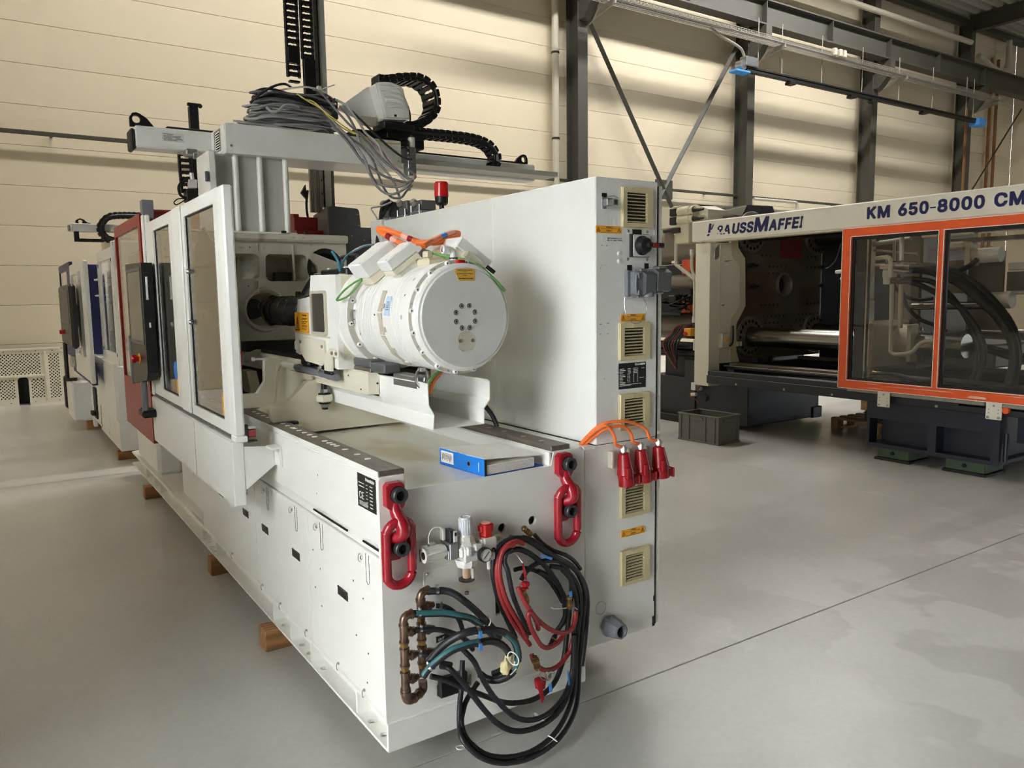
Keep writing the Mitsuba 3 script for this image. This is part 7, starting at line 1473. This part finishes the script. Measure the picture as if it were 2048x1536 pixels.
# hanging cable bunch beside the guard
for i in range(9):
    r_ = random.Random(40 + i)
    y, z = 2.43 + r_.uniform(0, 0.09), 2.30
    add('loose_cable', tube([(6.42 + 0.02 * i, y, 2.33)] + [(6.42 + 0.02 * i + r_.uniform(-0.03, 0.03), y + r_.uniform(-0.03, 0.04), zz) for zz in (2.2, 2.08, 1.95, 1.8)], 0.006, 6), ('m_dark', 'm_galv', 'm_cable2')[i % 3], Q)
add('red_ribbon', [prism([(2.50, 2.28), (2.42, 2.30), (2.46, 2.12), (2.52, 2.18)], 'x', 6.5, 6.505)], 'm_redcap', Q)
add('plug_cluster', [cyl((6.45, 2.60, 1.92), (6.45, 2.48, 1.93), 0.02, 10), cyl((6.45, 2.5, 1.47), (6.45, 2.42, 1.48), 0.045, 14), B(6.44, 6.5, 2.43, 2.5, 1.75, 1.80, 0.01), cyl((6.46, 2.55, 1.85), (6.46, 2.44, 1.84), 0.014, 8)], 'm_silver', Q)
add('cable_loop', tube([(6.45, 2.5, 2.3), (6.46, 2.56, 2.2), (6.47, 2.62, 2.05), (6.46, 2.68, 1.98), (6.45, 2.72, 1.96)], 0.008, 6), 'm_dark', Q)
# what stands behind the panes: moving platen side, nuts, pipes, hoses
add('moving_frame', [B(6.70, 6.82, 2.38, 2.52, 1.62, 2.33, 0.01), B(6.70, 6.82, 2.37, 2.50, 0.84, 1.62, 0.01), B(6.66, 7.4, 2.30, 2.36, 0.88, 1.40, 0.03), B(6.72, 6.8, 2.34, 2.48, 0.75, 1.1, 0.005)], 'm_cream2', Q)
add('back_plate', [B(7.4, 8.6, 2.2, 2.5, 0.84, 2.7, 0.02), B(7.5, 8.6, 1.45, 2.2, 0.9, 1.15, 0.02)], 'm_platen2', Q)
for z in (2.12, 1.98, 1.88, 1.78):
    add('port', lathe([(0.01, 0), (0.028, 0), (0.03, 0.02), (0.012, 0.03)], (6.70, 2.45, z), (-1, -0.3, 0), 16), 'm_silver', Q)
for (x, z) in ((7.22, 1.16), (7.22, 2.49)):
    dr_ = add('tie_bar_nut', lathe([(0, 0), (0.185, 0), (0.19, 0.01), (0.19, 0.16), (0.18, 0.17), (0.18, 0.2), (0, 0.2)], (x, 2.12, z), EY, 40), 'm_cream2', Q)
    add('nut_face', lathe([(0, 0), (0.188, 0)], (x, 2.118, z), EY, 36), 'm_drum', dr_)
    add('flange_plate', prism([(x - 0.19, z - 0.20), (x - 0.19, z + 0.19), (x - 0.05, z + 0.2), (x - 0.05, z - 0.2)], 'y', 2.08, 2.125), 'm_cream2', dr_)
    for (dx, dz) in ((0.08, 0.14), (0.0, -0.15)):
        add('bolt', screw((x + dx, 2.117, z + dz), -EY, 0.016, 0.012), 'm_zinc', dr_)
    add('rotary_joint', [cyl((x + 0.02, 2.12, z - 0.02), (x + 0.02, 2.0, z - 0.02), 0.02, 12), cyl((x - 0.04, 2.06, z - 0.02), (x + 0.08, 2.06, z + 0.01), 0.018, 12)], 'm_zinc', dr_)
for (a, b, r, m) in (((6.72, 2.124, 2.224), (6.72, 2.116, 2.02), 0.016, 'm_chrome'), ((6.72, 2.048, 2.28), (6.72, 2.04, 2.02), 0.022, 'm_silver'), ((6.70, 2.119, 1.78), (6.70, 2.103, 1.08), 0.022, 'm_cream2'), ((6.72, 2.035, 1.78), (6.72, 2.024, 1.33), 0.024, 'm_cream2'), ((6.76, 2.47, 2.20), (6.8, 2.0, 2.24), 0.026, 'm_galv'), ((6.78, 2.42, 2.15), (6.85, 1.95, 2.08), 0.014, 'm_galv')):
    add('hydraulic_pipe', cyl(a, b, r, 12), m, Q)
add('hydraulic_pipe', tube([(6.70, 2.103, 1.10), (6.70, 2.09, 1.075), (6.7, 2.05, 1.06), (6.7, 1.95, 1.07), (6.7, 1.87, 1.10), (6.7, 1.82, 1.16), (6.7, 1.76, 1.20), (6.7, 1.66, 1.215)], 0.02, 10), 'm_cream2', Q)
add('hydraulic_pipe', tube([(6.72, 2.33, 2.055), (6.72, 2.22, 2.06), (6.72, 2.17, 2.05), (6.72, 2.155, 2.0)], 0.022, 10), 'm_cream2', Q)
add('hydraulic_pipe', cyl((6.72, 2.33, 1.985), (6.72, 2.22, 1.985), 0.016, 10), 'm_cream2', Q)
add('valve_manifold', [B(6.64, 6.76, 2.13, 2.23, 1.94, 1.985, 0.005), B(6.66, 6.76, 2.14, 2.21, 1.84, 1.94, 0.012), B(6.64, 6.74, 2.09, 2.135, 1.85, 2.005, 0.005), B(6.66, 6.76, 2.125, 2.2, 1.78, 1.85, 0.008)], 'm_cream', Q)
def phose(pts, r, label, ring=None):
    k = thing('hydraulic_hose', label, 'hose')
    add('tube', tube(pts, r, 14), 'm_rubber3', k)
    p = np.array(pts, float)
    add('ferrule', lathe([(r * 0.9, 0), (r * 1.12, 0.004), (r * 1.12, 0.13), (r * 0.9, 0.135), (0, 0.135)], p[0], p[0] - p[1], 18) if False else cyl(p[0] + (p[0] - p[1]) / np.linalg.norm(p[0] - p[1]) * 0.16, p[0] + (p[1] - p[0]) * 0.1, r * 1.1, 18), ring or 'm_chrome', k)
phose([(6.7, 1.93, 1.934), (6.7, 1.854, 1.929), (6.7, 1.723, 1.905), (6.7, 1.541, 1.836), (6.7, 1.417, 1.765), (6.7, 1.292, 1.66), (6.7, 1.201, 1.575), (6.7, 1.10, 1.485), (6.7, 1.01, 1.36), (6.7, 0.948, 1.24), (6.7, 0.922, 1.11), (6.7, 0.93, 0.95), (6.7, 0.97, 0.80)], 0.046, 'thickest black hydraulic hose arching behind the right pane of the orange guard')
phose([(6.82, 1.93, 1.96), (6.82, 1.85, 1.955), (6.82, 1.70, 1.93), (6.82, 1.5, 1.85), (6.82, 1.3, 1.71), (6.82, 1.12, 1.52), (6.82, 1.0, 1.33), (6.82, 0.95, 1.1), (6.82, 0.98, 0.82)], 0.04, 'thick black hydraulic hose right behind the thickest one')
phose([(6.7, 2.04, 1.811), (6.7, 1.948, 1.802), (6.7, 1.847, 1.774), (6.7, 1.713, 1.713), (6.7, 1.559, 1.63), (6.7, 1.455, 1.57), (6.7, 1.36, 1.48), (6.7, 1.277, 1.37), (6.7, 1.212, 1.24), (6.7, 1.185, 1.115), (6.7, 1.198, 0.979), (6.7, 1.249, 0.80)], 0.026, 'black hydraulic hose with a brass ferrule behind the orange guard, upper of two', 'm_brassd')
phose([(6.75, 1.86, 1.82), (6.75, 1.78, 1.811), (6.75, 1.684, 1.77), (6.75, 1.55, 1.66), (6.75, 1.43, 1.51), (6.75, 1.335, 1.35), (6.75, 1.275, 1.21), (6.75, 1.251, 1.087), (6.75, 1.268, 0.961), (6.75, 1.333, 0.80)], 0.026, 'black hydraulic hose with a brass ferrule behind the orange guard, lower of two', 'm_brassd')
phose([(6.95, 2.3, 1.95), (6.9, 2.22, 1.78), (6.9, 2.1, 1.66), (6.9, 1.95, 1.62), (6.9, 1.8, 1.63)], 0.018, 'thin black hose sagging behind the left pane of the orange guard')
phose([(7.15, 1.50, 2.02), (7.1, 1.56, 1.95), (7.0, 1.63, 1.89), (6.95, 1.72, 1.83)], 0.024, 'short black hose rising to the white cylinder behind the right pane')
phose([(7.1, 2.25, 1.75), (7.0, 2.12, 1.55), (7.0, 1.98, 1.42), (7.0, 1.83, 1.36), (7.0, 1.7, 1.30)], 0.02, 'thin black hose running diagonally behind the left pane', 'm_black')
add('core_cylinder', cyl((7.3, 2.225, 1.545), (7.3, 1.5, 1.555), 0.04, 20), 'm_steelbar', Q)
wc_ = add('ejector_cylinder', [cyl((7.2, 1.55, 2.05), (7.2, 1.31, 2.055), 0.075, 26), cyl((7.2, 1.58, 2.05), (7.2, 1.55, 2.05), 0.085, 26)], 'm_cream', Q)
add('cylinder_plate', B(7.1, 7.3, 1.555, 1.61, 1.955, 2.165, 0.004), 'm_cream2', wc_)
add('side_box', [B(7.1, 7.3, 1.62, 1.80, 2.12, 2.20, 0.02)], 'm_cream', Q)
add('ejector_cylinder', [cyl((7.3, 1.42, 1.60), (7.3, 1.23, 1.61), 0.085, 26)], 'm_cream', Q)
add('guide_plates', [B(7.35, 7.39, 1.72, 1.90, 1.68, 2.02, 0.004), B(7.42, 7.46, 1.38, 1.72, 1.30, 2.1, 0.004)], 'm_platen2', Q)
add('cream_bar', [B(7.5, 7.6, 0.9, 1.38, 1.90, 1.985, 0.01), B(7.5, 7.6, 0.9, 1.38, 1.66, 1.70, 0.01), B(7.0, 7.05, 1.5, 2.0, 2.25, 2.28, 0.005)], 'm_cream', Q)
add('dark_bar', [B(7.5, 7.55, 0.8, 1.38, 1.70, 1.89), B(7.3, 7.5, 0.7, 1.9, 2.2, 2.24)], 'm_platen2', Q)
add('link_arm', [tube([(7.4, 1.93, 1.21), (7.4, 1.6, 1.14), (7.4, 1.27, 1.05), (7.4, 0.7, 0.93)], 0.04, 4, smooth=False), cyl((7.38, 1.6, 1.17), (7.38, 0.7, 0.98), 0.014, 10)], 'm_black', Q)
add('floor_fittings', [cyl((6.55, 2.20 - 0.06 * i, 0.87 - 0.004 * i), (6.55, 2.15 - 0.06 * i, 0.868 - 0.004 * i), 0.02, 12) for i in range(4)], 'm_brass', Q)
for i in range(5):
    add('floor_hose', tube([(6.5 + 0.06 * i, 2.2, 0.86), (6.52 + 0.05 * i, 1.95, 0.87 - 0.01 * i), (6.5 + 0.05 * i, 1.7, 0.83), (6.55 + 0.04 * i, 1.45, 0.84), (6.6 + 0.04 * i, 0.8, 0.82)], 0.017, 8), 'm_rubber3', Q)
# machinery beyond the platen: big cylinders, hydraulic pipes, valve block, frame
add('pull_cylinder', [cyl((7.1, 4.75, 2.40), (7.1, 7.6, 2.40), 0.27, 32), cyl((7.0, 4.75, 1.88), (7.0, 7.6, 1.88), 0.10, 24), cyl((7.0, 4.75, 1.27), (7.0, 7.6, 1.27), 0.18, 28)], 'm_greycyl', Q)
add('injection_block', [B(7.0, 7.8, 5.2, 6.2, 1.35, 2.12, 0.01)], 'm_kmbase', Q)
add('red_guard', [B(6.78, 6.98, 5.0, 5.15, 1.98, 2.17, 0.004), B(6.78, 6.98, 5.0, 5.15, 1.42, 1.60, 0.004)], 'm_kmorange', Q)
add('cross_shelf', [B(6.5, 7.4, 4.9, 6.6, 1.43, 1.46, 0.004)], 'm_dark', Q)
for i in range(7):
    r_ = random.Random(70 + i)
    add('cable_bundle', tube([(6.6 + r_.uniform(-0.1, 0.3), 4.95 + r_.uniform(-0.1, 0.1), 1.70)] + [(6.6 + r_.uniform(-0.2, 0.35), 4.9 + r_.uniform(-0.05, 0.3), zz) for zz in (1.62, 1.56, 1.50)], 0.012, 6), 'm_black', Q)
add('junction_box', [B(6.45 + 0.3 * i, 6.6 + 0.3 * i, 4.95, 5.1, 1.60, 1.70, 0.02) for i in range(2)], 'm_black', Q)
add('outer_pipe', tube([(6.5, 4.98, 2.50), (6.5, 4.98, 2.12), (6.5, 4.95, 2.08), (6.5, 4.67, 1.91), (6.5, 4.645, 1.86), (6.5, 4.645, 1.38)], 0.026, 12, 4), 'm_pipe', Q)
add('outer_pipe', tube([(6.5, 4.705, 2.20), (6.5, 4.70, 2.04), (6.5, 4.66, 1.95), (6.5, 4.61, 1.87)], 0.022, 12, 4), 'm_pipe', Q)
add('pipe_union', [cyl((6.5, 4.705, 2.20), (6.5, 4.705, 2.28), 0.028, 10), cyl((6.5, 4.645, 1.34), (6.5, 4.645, 1.42), 0.03, 8), cyl((6.5, 4.98, 2.48), (6.5, 4.98, 2.54), 0.034, 8), cyl((6.5, 5.05, 2.13), (6.5, 4.95, 2.12), 0.02, 8)], 'm_silver', Q)
vb = add('valve_block', [B(6.45, 6.7, 4.72, 4.95, 2.36, 2.80, 0.01), B(6.45, 6.6, 4.90, 5.02, 2.62, 2.85, 0.01)], 'm_cream2', Q)
for z in (2.77, 2.66):
    add('solenoid', [cyl((6.46, 4.90, z), (6.46, 4.70, z + 0.002), 0.055, 18), cyl((6.46, 4.70, z), (6.46, 4.64, z), 0.05, 18)], 'm_cream2', vb)
    add('plug', [cyl((6.45, 4.64, z), (6.45, 4.56, z), 0.03, 10, 0.018), cyl((6.45, 4.56, z - 0.005), (6.45, 4.47, z - 0.005), 0.022, 10, 0.012), B(6.42, 6.52, 4.93, 5.04, z - 0.05, z + 0.05, 0.01)], 'm_dark', vb)
add('lever_valve', [cyl((6.45, 5.16, 2.54), (6.45, 5.0, 2.55), 0.024, 10), B(6.42, 6.5, 4.86, 5.0, 2.5, 2.57, 0.008)], 'm_dark', vb)
add('emergency_box', B(6.40, 6.48, 4.62, 4.74, 1.17, 1.27, 0.008), 'm_sign', Q)
add('emergency_button', lathe([(0, 0), (0.012, 0), (0.028, 0.02), (0.026, 0.04), (0, 0.042)], (6.40, 4.69, 1.20), (-1, -0.2, 0), 14), 'm_redcap', Q)
for i in range(6):
    r_ = random.Random(90 + i)
    add('hose_arc', tube([(6.52, 4.65, 1.36 - 0.02 * i), (6.5, 4.72 + 0.04 * i, 1.30), (6.5, 4.85 + 0.04 * i, 1.18), (6.55, 5.0 + 0.05 * i, 1.02), (6.6, 5.05, 0.85 - 0.03 * i)], 0.014 + 0.003 * (i % 2), 8), ('m_rubber', 'm_dark', 'm_kmred')[i % 3], Q)
add('pump_group', [B(6.7, 7.6, 4.75, 6.0, 0.12, 0.45, 0.01), B(6.72, 7.2, 4.7, 5.4, 0.55, 0.98, 0.02), cyl((6.7, 4.8, 1.02), (6.7, 6.2, 1.02), 0.05, 12), cyl((6.75, 4.72, 0.92), (6.75, 6.2, 0.92), 0.06, 12), B(6.5, 7.5, 4.65, 6.2, 0.0, 0.10, 0.01)], 'm_black', Q)
add('pump_fitting', [cyl((6.5 + 0.1 * i, 4.68, 0.40 + 0.07 * (i % 3)), (6.5 + 0.1 * i, 4.60, 0.41 + 0.07 * (i % 3)), 0.025, 10) for i in range(5)] + [B(6.48, 6.56, 4.6, 4.68, 0.46, 0.56, 0.006), cyl((6.5, 4.64, 0.98), (6.5, 4.64, 1.12), 0.018, 8)], 'm_silver', Q)
add('blue_valve', [B(6.6, 6.75, 4.62, 4.7, 0.72, 0.80, 0.01)], 'm_blued', Q)
add('suction_pipe', tube([(6.62, 4.55, 0.36), (6.8, 4.4, 0.36), (7.0, 4.2, 0.37), (7.08, 4.1, 0.42), (7.1, 4.05, 0.55)], 0.05, 12), 'm_kmbase', Q)
add('brown_wire', tube([(6.48, 4.5, 0.56), (6.5, 4.56, 0.5), (6.5, 4.66, 0.44), (6.5, 4.72, 0.38), (6.5, 4.64, 0.36), (6.5, 4.55, 0.30)], 0.008, 6), 'm_kmred', Q)
# ---------------------------------------------------------------- crate, pallets
k = thing('plastic_crate', 'empty grey plastic crate on the floor beside the press', 'crate')
a_, b_ = np.array([5.655, 3.472, 0]), np.array([5.616, 4.094, 0])
cu = (b_ - a_) / np.linalg.norm(b_ - a_)
cw = np.array([cu[1], -cu[0], 0])
def cb(l0, l1, d0, d1, z0, z1, b=0.0):
    return place(B(l0, l1, d0, d1, z0, z1, b), a_, cu, cw) if False else place(B(l0, l1, -d1, -d0, z0, z1, b), a_, cu, np.cross(EZ, cu))
L, D, Hc = 0.60, 0.40, 0.325
add('wall', [cb(0.01, L - 0.01, 0.01, 0.016, 0, Hc), cb(0.01, L - 0.01, D - 0.016, D - 0.01, 0, Hc), cb(0.01, 0.016, 0.01, D - 0.01, 0, Hc), cb(L - 0.016, L - 0.01, 0.01, D - 0.01, 0, Hc), cb(0.01, L - 0.01, 0.01, D - 0.01, 0.0, 0.01)], 'm_crate', k)
add('rim', [cb(0, L, 0, 0.02, Hc - 0.018, Hc, 0.003), cb(0, L, D - 0.02, D, Hc - 0.018, Hc, 0.003), cb(0, 0.02, 0.0, D, Hc - 0.018, Hc, 0.003), cb(L - 0.02, L, 0, D, Hc - 0.018, Hc, 0.003)], 'm_crate', k)
for l in (0.06, 0.19, 0.43, 0.55):
    add('rib', cb(l - 0.005, l + 0.005, 0.0, 0.014, 0.0, Hc - 0.015, 0.002), 'm_crate', k)
for d in (0.05, 0.35):
    add('rib', cb(0.0, 0.014, d - 0.005, d + 0.005, 0.0, Hc - 0.015, 0.002), 'm_crate', k)
add('base_rim', [cb(0.002, L - 0.002, 0.002, 0.012, 0.0, 0.022, 0.003), cb(0.002, 0.012, 0.002, D - 0.002, 0, 0.022, 0.003)], 'm_crate', k)
add('handle', [cb(0.23, 0.39, 0.002, 0.012, Hc - 0.075, Hc - 0.035, 0.004), cb(0.235, 0.385, 0.0, 0.006, Hc - 0.035, Hc - 0.03, 0.001), cb(0.002, 0.012, 0.11, 0.28, Hc - 0.07, Hc - 0.035, 0.004)], 'm_crate', k)
def pallet(x, y, z, lx, ly, label):
    k = thing('pallet', label, 'pallet')
    for i in range(5):
        add('deck_board', B(x + i * (lx - 0.1) / 4, x + i * (lx - 0.1) / 4 + 0.1, y, y + ly, z + 0.122, z + 0.144, 0.003), 'm_pallet', k)
    for j in range(3):
        yy = y + j * (ly - 0.1) / 2
        add('cross_board', B(x, x + lx, yy, yy + 0.1, z + 0.1, z + 0.122, 0.003), 'm_pallet', k)
        add('bottom_board', B(x, x + lx, yy, yy + 0.1, z, z + 0.022, 0.003), 'm_pallet', k)
        for i in range(3):
            xx = x + i * (lx - 0.12) / 2
            add('block', B(xx, xx + 0.12, yy, yy + 0.1, z + 0.022, z + 0.1, 0.004), 'm_pallet', k)
    return k
pallet(7.64, 2.2, 0.0, 0.8, 1.2, 'wooden pallet on the floor behind the near foot of the press')
pallet(9.4, 2.9, 0.0, 0.8, 1.2, 'wooden pallet farther back with loose parts, seen under the press bed')
k = thing('mould_part', 'green painted steel block lying on the pallet behind the press foot', 'block')
add('body', [B(7.72, 8.1, 2.55, 3.0, 0.145, 0.27, 0.008)], 'm_greenpad', k)
add('knob', cyl((7.72, 2.78, 0.2), (7.69, 2.78, 0.2), 0.03, 10), 'm_dark', k)
k = thing('mould_part', 'dark parts piled on the pallet farther back under the press bed', 'parts')
add('lump', [B(9.5, 9.75, 3.3, 3.9, 0.146, 0.26, 0.02), B(9.8, 10.1, 3.1, 3.6, 0.146, 0.22, 0.02)], 'm_kmred', k)
# ---------------------------------------------------------------- second white machine in line behind the first
N = thing('white_blue_machine', 'white injection machine with blue guards standing behind the first, at the far left', 'machine')
add('bed', [B(0.0, 0.9, 6.75, 9.9, 0.115, 0.80, 0.02)], 'm_white', N)
add('front_cover', [B(-0.03, 0.9, 6.70, 8.55, 0.42, 1.05, 0.03), prism([(6.70, 0.12), (6.70, 0.42), (6.78, 0.6), (8.5, 0.6), (8.5, 0.12)], 'x', -0.012, 0.3)], 'm_white', N)
add('cover_lip', B(-0.04, 0.0, 6.7, 8.6, 1.045, 1.06, 0.004), 'm_white2', N)
for i, (y0, y1) in enumerate(((7.55, 8.35), (8.4, 9.3))):
    d_ = add('side_door', B(-0.016, 0.0, y0, y1, 0.16, 0.70, 0.003), 'm_white', N)
    add('vent_slot', B(-0.018, -0.012, y1 - 0.30, y1 - 0.16, 0.62, 0.65), 'm_ink', d_)
    add('door_screw', screw((-0.016, y0 + 0.05, 0.2), -EX, 0.012, 0.008, False, 8), 'm_chrome', d_)
add('side_panel_gap', B(-0.017, -0.013, 8.355, 8.395, 0.16, 0.72), 'm_ink', N)
add('control_strip', [B(-0.04, -0.012, 8.7, 8.95, 0.22, 0.62, 0.006), B(-0.09, -0.04, 8.75, 8.9, 0.26, 0.32, 0.01)], 'm_dark', N)
add('name_print', B(-0.0415, -0.0395, 8.0, 8.35, 0.86, 0.93), 'm_galv', N)
# tall guard of the injection side with window
gp_ = sbox(6.45, 1.06, 7.85, 2.27).difference(sbox(6.62, 1.16, 7.62, 2.16))
g2 = add('injection_guard', [prism(gp_, 'x', 0.0, 0.03), B(0.0, 0.5, 6.38, 6.45, 1.06, 2.33, 0.02), B(-0.015, 0.02, 6.36, 6.43, 1.06, 2.32, 0.008)], 'm_white', N)
add('window_pane', B(0.012, 0.015, 6.6, 7.64, 1.15, 2.17), 'm_glass', g2, sm=False)
for (y, z) in ((7.72, 2.12), (6.55, 2.14), (7.72, 1.18), (6.55, 1.16)):
    add('black_screw', screw((0.0, y, z), -EX, 0.022, 0.006, False, 10), 'm_black', g2)
add('cable_loop', [tube([(0.3 + 0.02 * j, 7.0 + (0.33 - 0.03 * j) * np.cos(a), 1.52 + (0.26 - 0.02 * j) * np.sin(a)) for a in np.linspace(0, 2 * np.pi, 18, endpoint=False)], 0.014, 6, 2, True) for j in range(5)], 'm_cable2', N)
add('hose_yellow', tube([(0.15, 8.3, 1.75), (0.12, 8.42, 1.6), (0.11, 8.46, 1.4), (0.12, 8.4, 1.2), (0.15, 8.25, 1.06)], 0.025, 8), 'm_tape', N)
add('clamp_wall', [B(0.2, 0.8, 8.3, 8.6, 0.9, 2.0, 0.01), B(0.12, 0.2, 8.35, 8.6, 1.35, 1.72, 0.01)], 'm_cast', N)
add('grey_rail', [B(0.08, 0.15, 8.45, 8.6, 1.1, 1.65, 0.005)], 'm_grey', N)
for (y, z) in ((8.35, 1.92), (8.3, 1.68), (8.45, 1.38), (8.3, 1.14)):
    add('chrome_ball', [trimesh.creation.icosphere(2, 0.035).apply_translation((0.1, y, z)), cyl((0.1, y, z), (0.2, y + 0.05, z), 0.015, 8)], 'm_chrome', N)
for z in (1.98, 1.78, 0.98):
    add('cross_rail', B(0.05, 0.10, 7.85, 8.8, z, z + 0.02, 0.004), 'm_print', N)
add('blue_box', B(0.02, 0.4, 7.95, 8.5, 0.66, 0.93, 0.01), 'm_navy', N)
add('white_tube', tube([(-0.02, 8.3, 0.95), (-0.03, 8.25, 0.85), (-0.02, 8.3, 0.76), (0.02, 8.35, 0.74)], 0.012, 6), 'm_print', N)
# clamp side: white doors, blue guard, panel
dp_ = sbox(7.62, 0.80, 9.45, 2.19).difference(sbox(7.98, 1.05, 8.35, 2.08)).difference(sbox(8.6, 1.03, 9.3, 2.06))
dd = add('safety_door', [prism(dp_, 'x', -0.165, -0.13), B(-0.17, -0.12, 7.56, 7.66, 0.78, 2.18, 0.01)], 'm_white', N)
for (a, b) in ((7.96, 8.37), (8.58, 9.32)):
    add('window_pane', B(-0.15, -0.147, a, b, 1.02, 2.1), 'm_glass', dd, sm=False)
add('blue_apron', [B(-0.16, -0.10, 7.58, 10.0, 0.76, 1.02, 0.006)], 'm_navy', N)
bg = sbox(9.5, 0.95, 11.4, 2.25).difference(sbox(10.0, 1.2, 11.3, 2.15))
b_g = add('blue_guard', [prism(bg, 'x', -0.16, -0.12), B(-0.12, 0.5, 9.48, 9.54, 1.0, 2.22, 0.01)], 'm_navy', N)
add('window_pane', B(-0.15, -0.147, 9.98, 11.32, 1.18, 2.17), 'm_glass', b_g, sm=False)
k2 = add('control_panel', [B(-0.29, -0.215, 8.1, 9.75, 1.16, 1.93, 0.03), B(-0.22, -0.16, 8.6, 9.2, 1.4, 1.7, 0.02)], 'm_blackp', N)
add('screen', B(-0.294, -0.288, 8.3, 9.6, 1.45, 1.86), 'm_grey2', k2)
add('red_button', cyl((-0.29, 9.3, 1.33), (-0.34, 9.3, 1.33), 0.03, 10), 'm_redcap', k2)
add('handle_bar', [tube([(-0.27, 9.6, 1.18), (-0.27, 9.6, 0.72), (-0.26, 9.55, 0.68), (-0.17, 9.5, 0.68)], 0.025, 8)], 'm_black', N)
add('grey_outlet', B(-0.22, -0.16, 9.5, 9.7, 0.85, 0.98, 0.01), 'm_pipe', N)
add('white_foot_box', [B(-0.245, 0.05, 9.35, 10.3, 0.13, 0.66, 0.02), B(-0.03, 0.02, 9.2, 9.35, 0.05, 0.6, 0.01)], 'm_white', N)
add('tail_fitting', [B(-0.27, -0.2, 10.3, 10.5, 0.2, 0.66, 0.02)], 'm_dark', N)
add('rear_body', [B(0.0, 0.9, 9.6, 12.3, 0.12, 1.9, 0.03)], 'm_white', N)
for y0, l in ((6.85, 'wooden block under the near end of the far white machine'), (9.35, 'wooden block under the far end of the far white machine')):
    add('wooden_block', B(-0.1 if y0 > 8 else -0.03, 0.6, y0, y0 + 0.1, 0.0, 0.113, 0.004), 'm_wood', label=l, cat='wood block')
# its robot beam above
G_ = thing('robot_beam', 'short white robot beam with a curled black energy chain above the far machine', 'robot')
ry = 7.9
add('beam', [B(-0.235, 0.9, ry, ry + 0.16, 2.525, 2.615, 0.006)], 'm_white', G_)
add('end_cap', B(-0.255, -0.235, ry + 0.01, ry + 0.15, 2.53, 2.60, 0.005), 'm_galv', G_)
add('lifting_eye', prism(Polygon([(-0.17, 2.615), (-0.17, 2.65), (-0.13, 2.675), (-0.09, 2.66), (-0.06, 2.63), (-0.02, 2.62)]).buffer(0.004).difference(disc(-0.125, 2.64, 0.022, 6)), 'y', ry + 0.05, ry + 0.08), 'm_black', G_)
add('bracket', [B(-0.20, -0.15, ry + 0.02, ry + 0.1, 2.41, 2.525, 0.004), B(-0.20, 0.25, ry + 0.02, ry + 0.1, 2.41, 2.445, 0.004)], 'm_black', G_)
chain([(0.6, ry - 0.06, 2.72), (0.35, ry - 0.06, 2.72), (0.17, ry - 0.06, 2.70), (0.09, ry - 0.06, 2.63), (0.065, ry - 0.06, 2.56), (0.09, ry - 0.06, 2.48), (0.17, ry - 0.06, 2.43), (0.4, ry - 0.06, 2.42)], 0.12, 0.07, 0.05, G_, EY, slots=False)
add('pedestal', B(0.1, 0.4, ry, ry + 0.3, 2.0, 2.42, 0.01), 'm_cream2', G_)
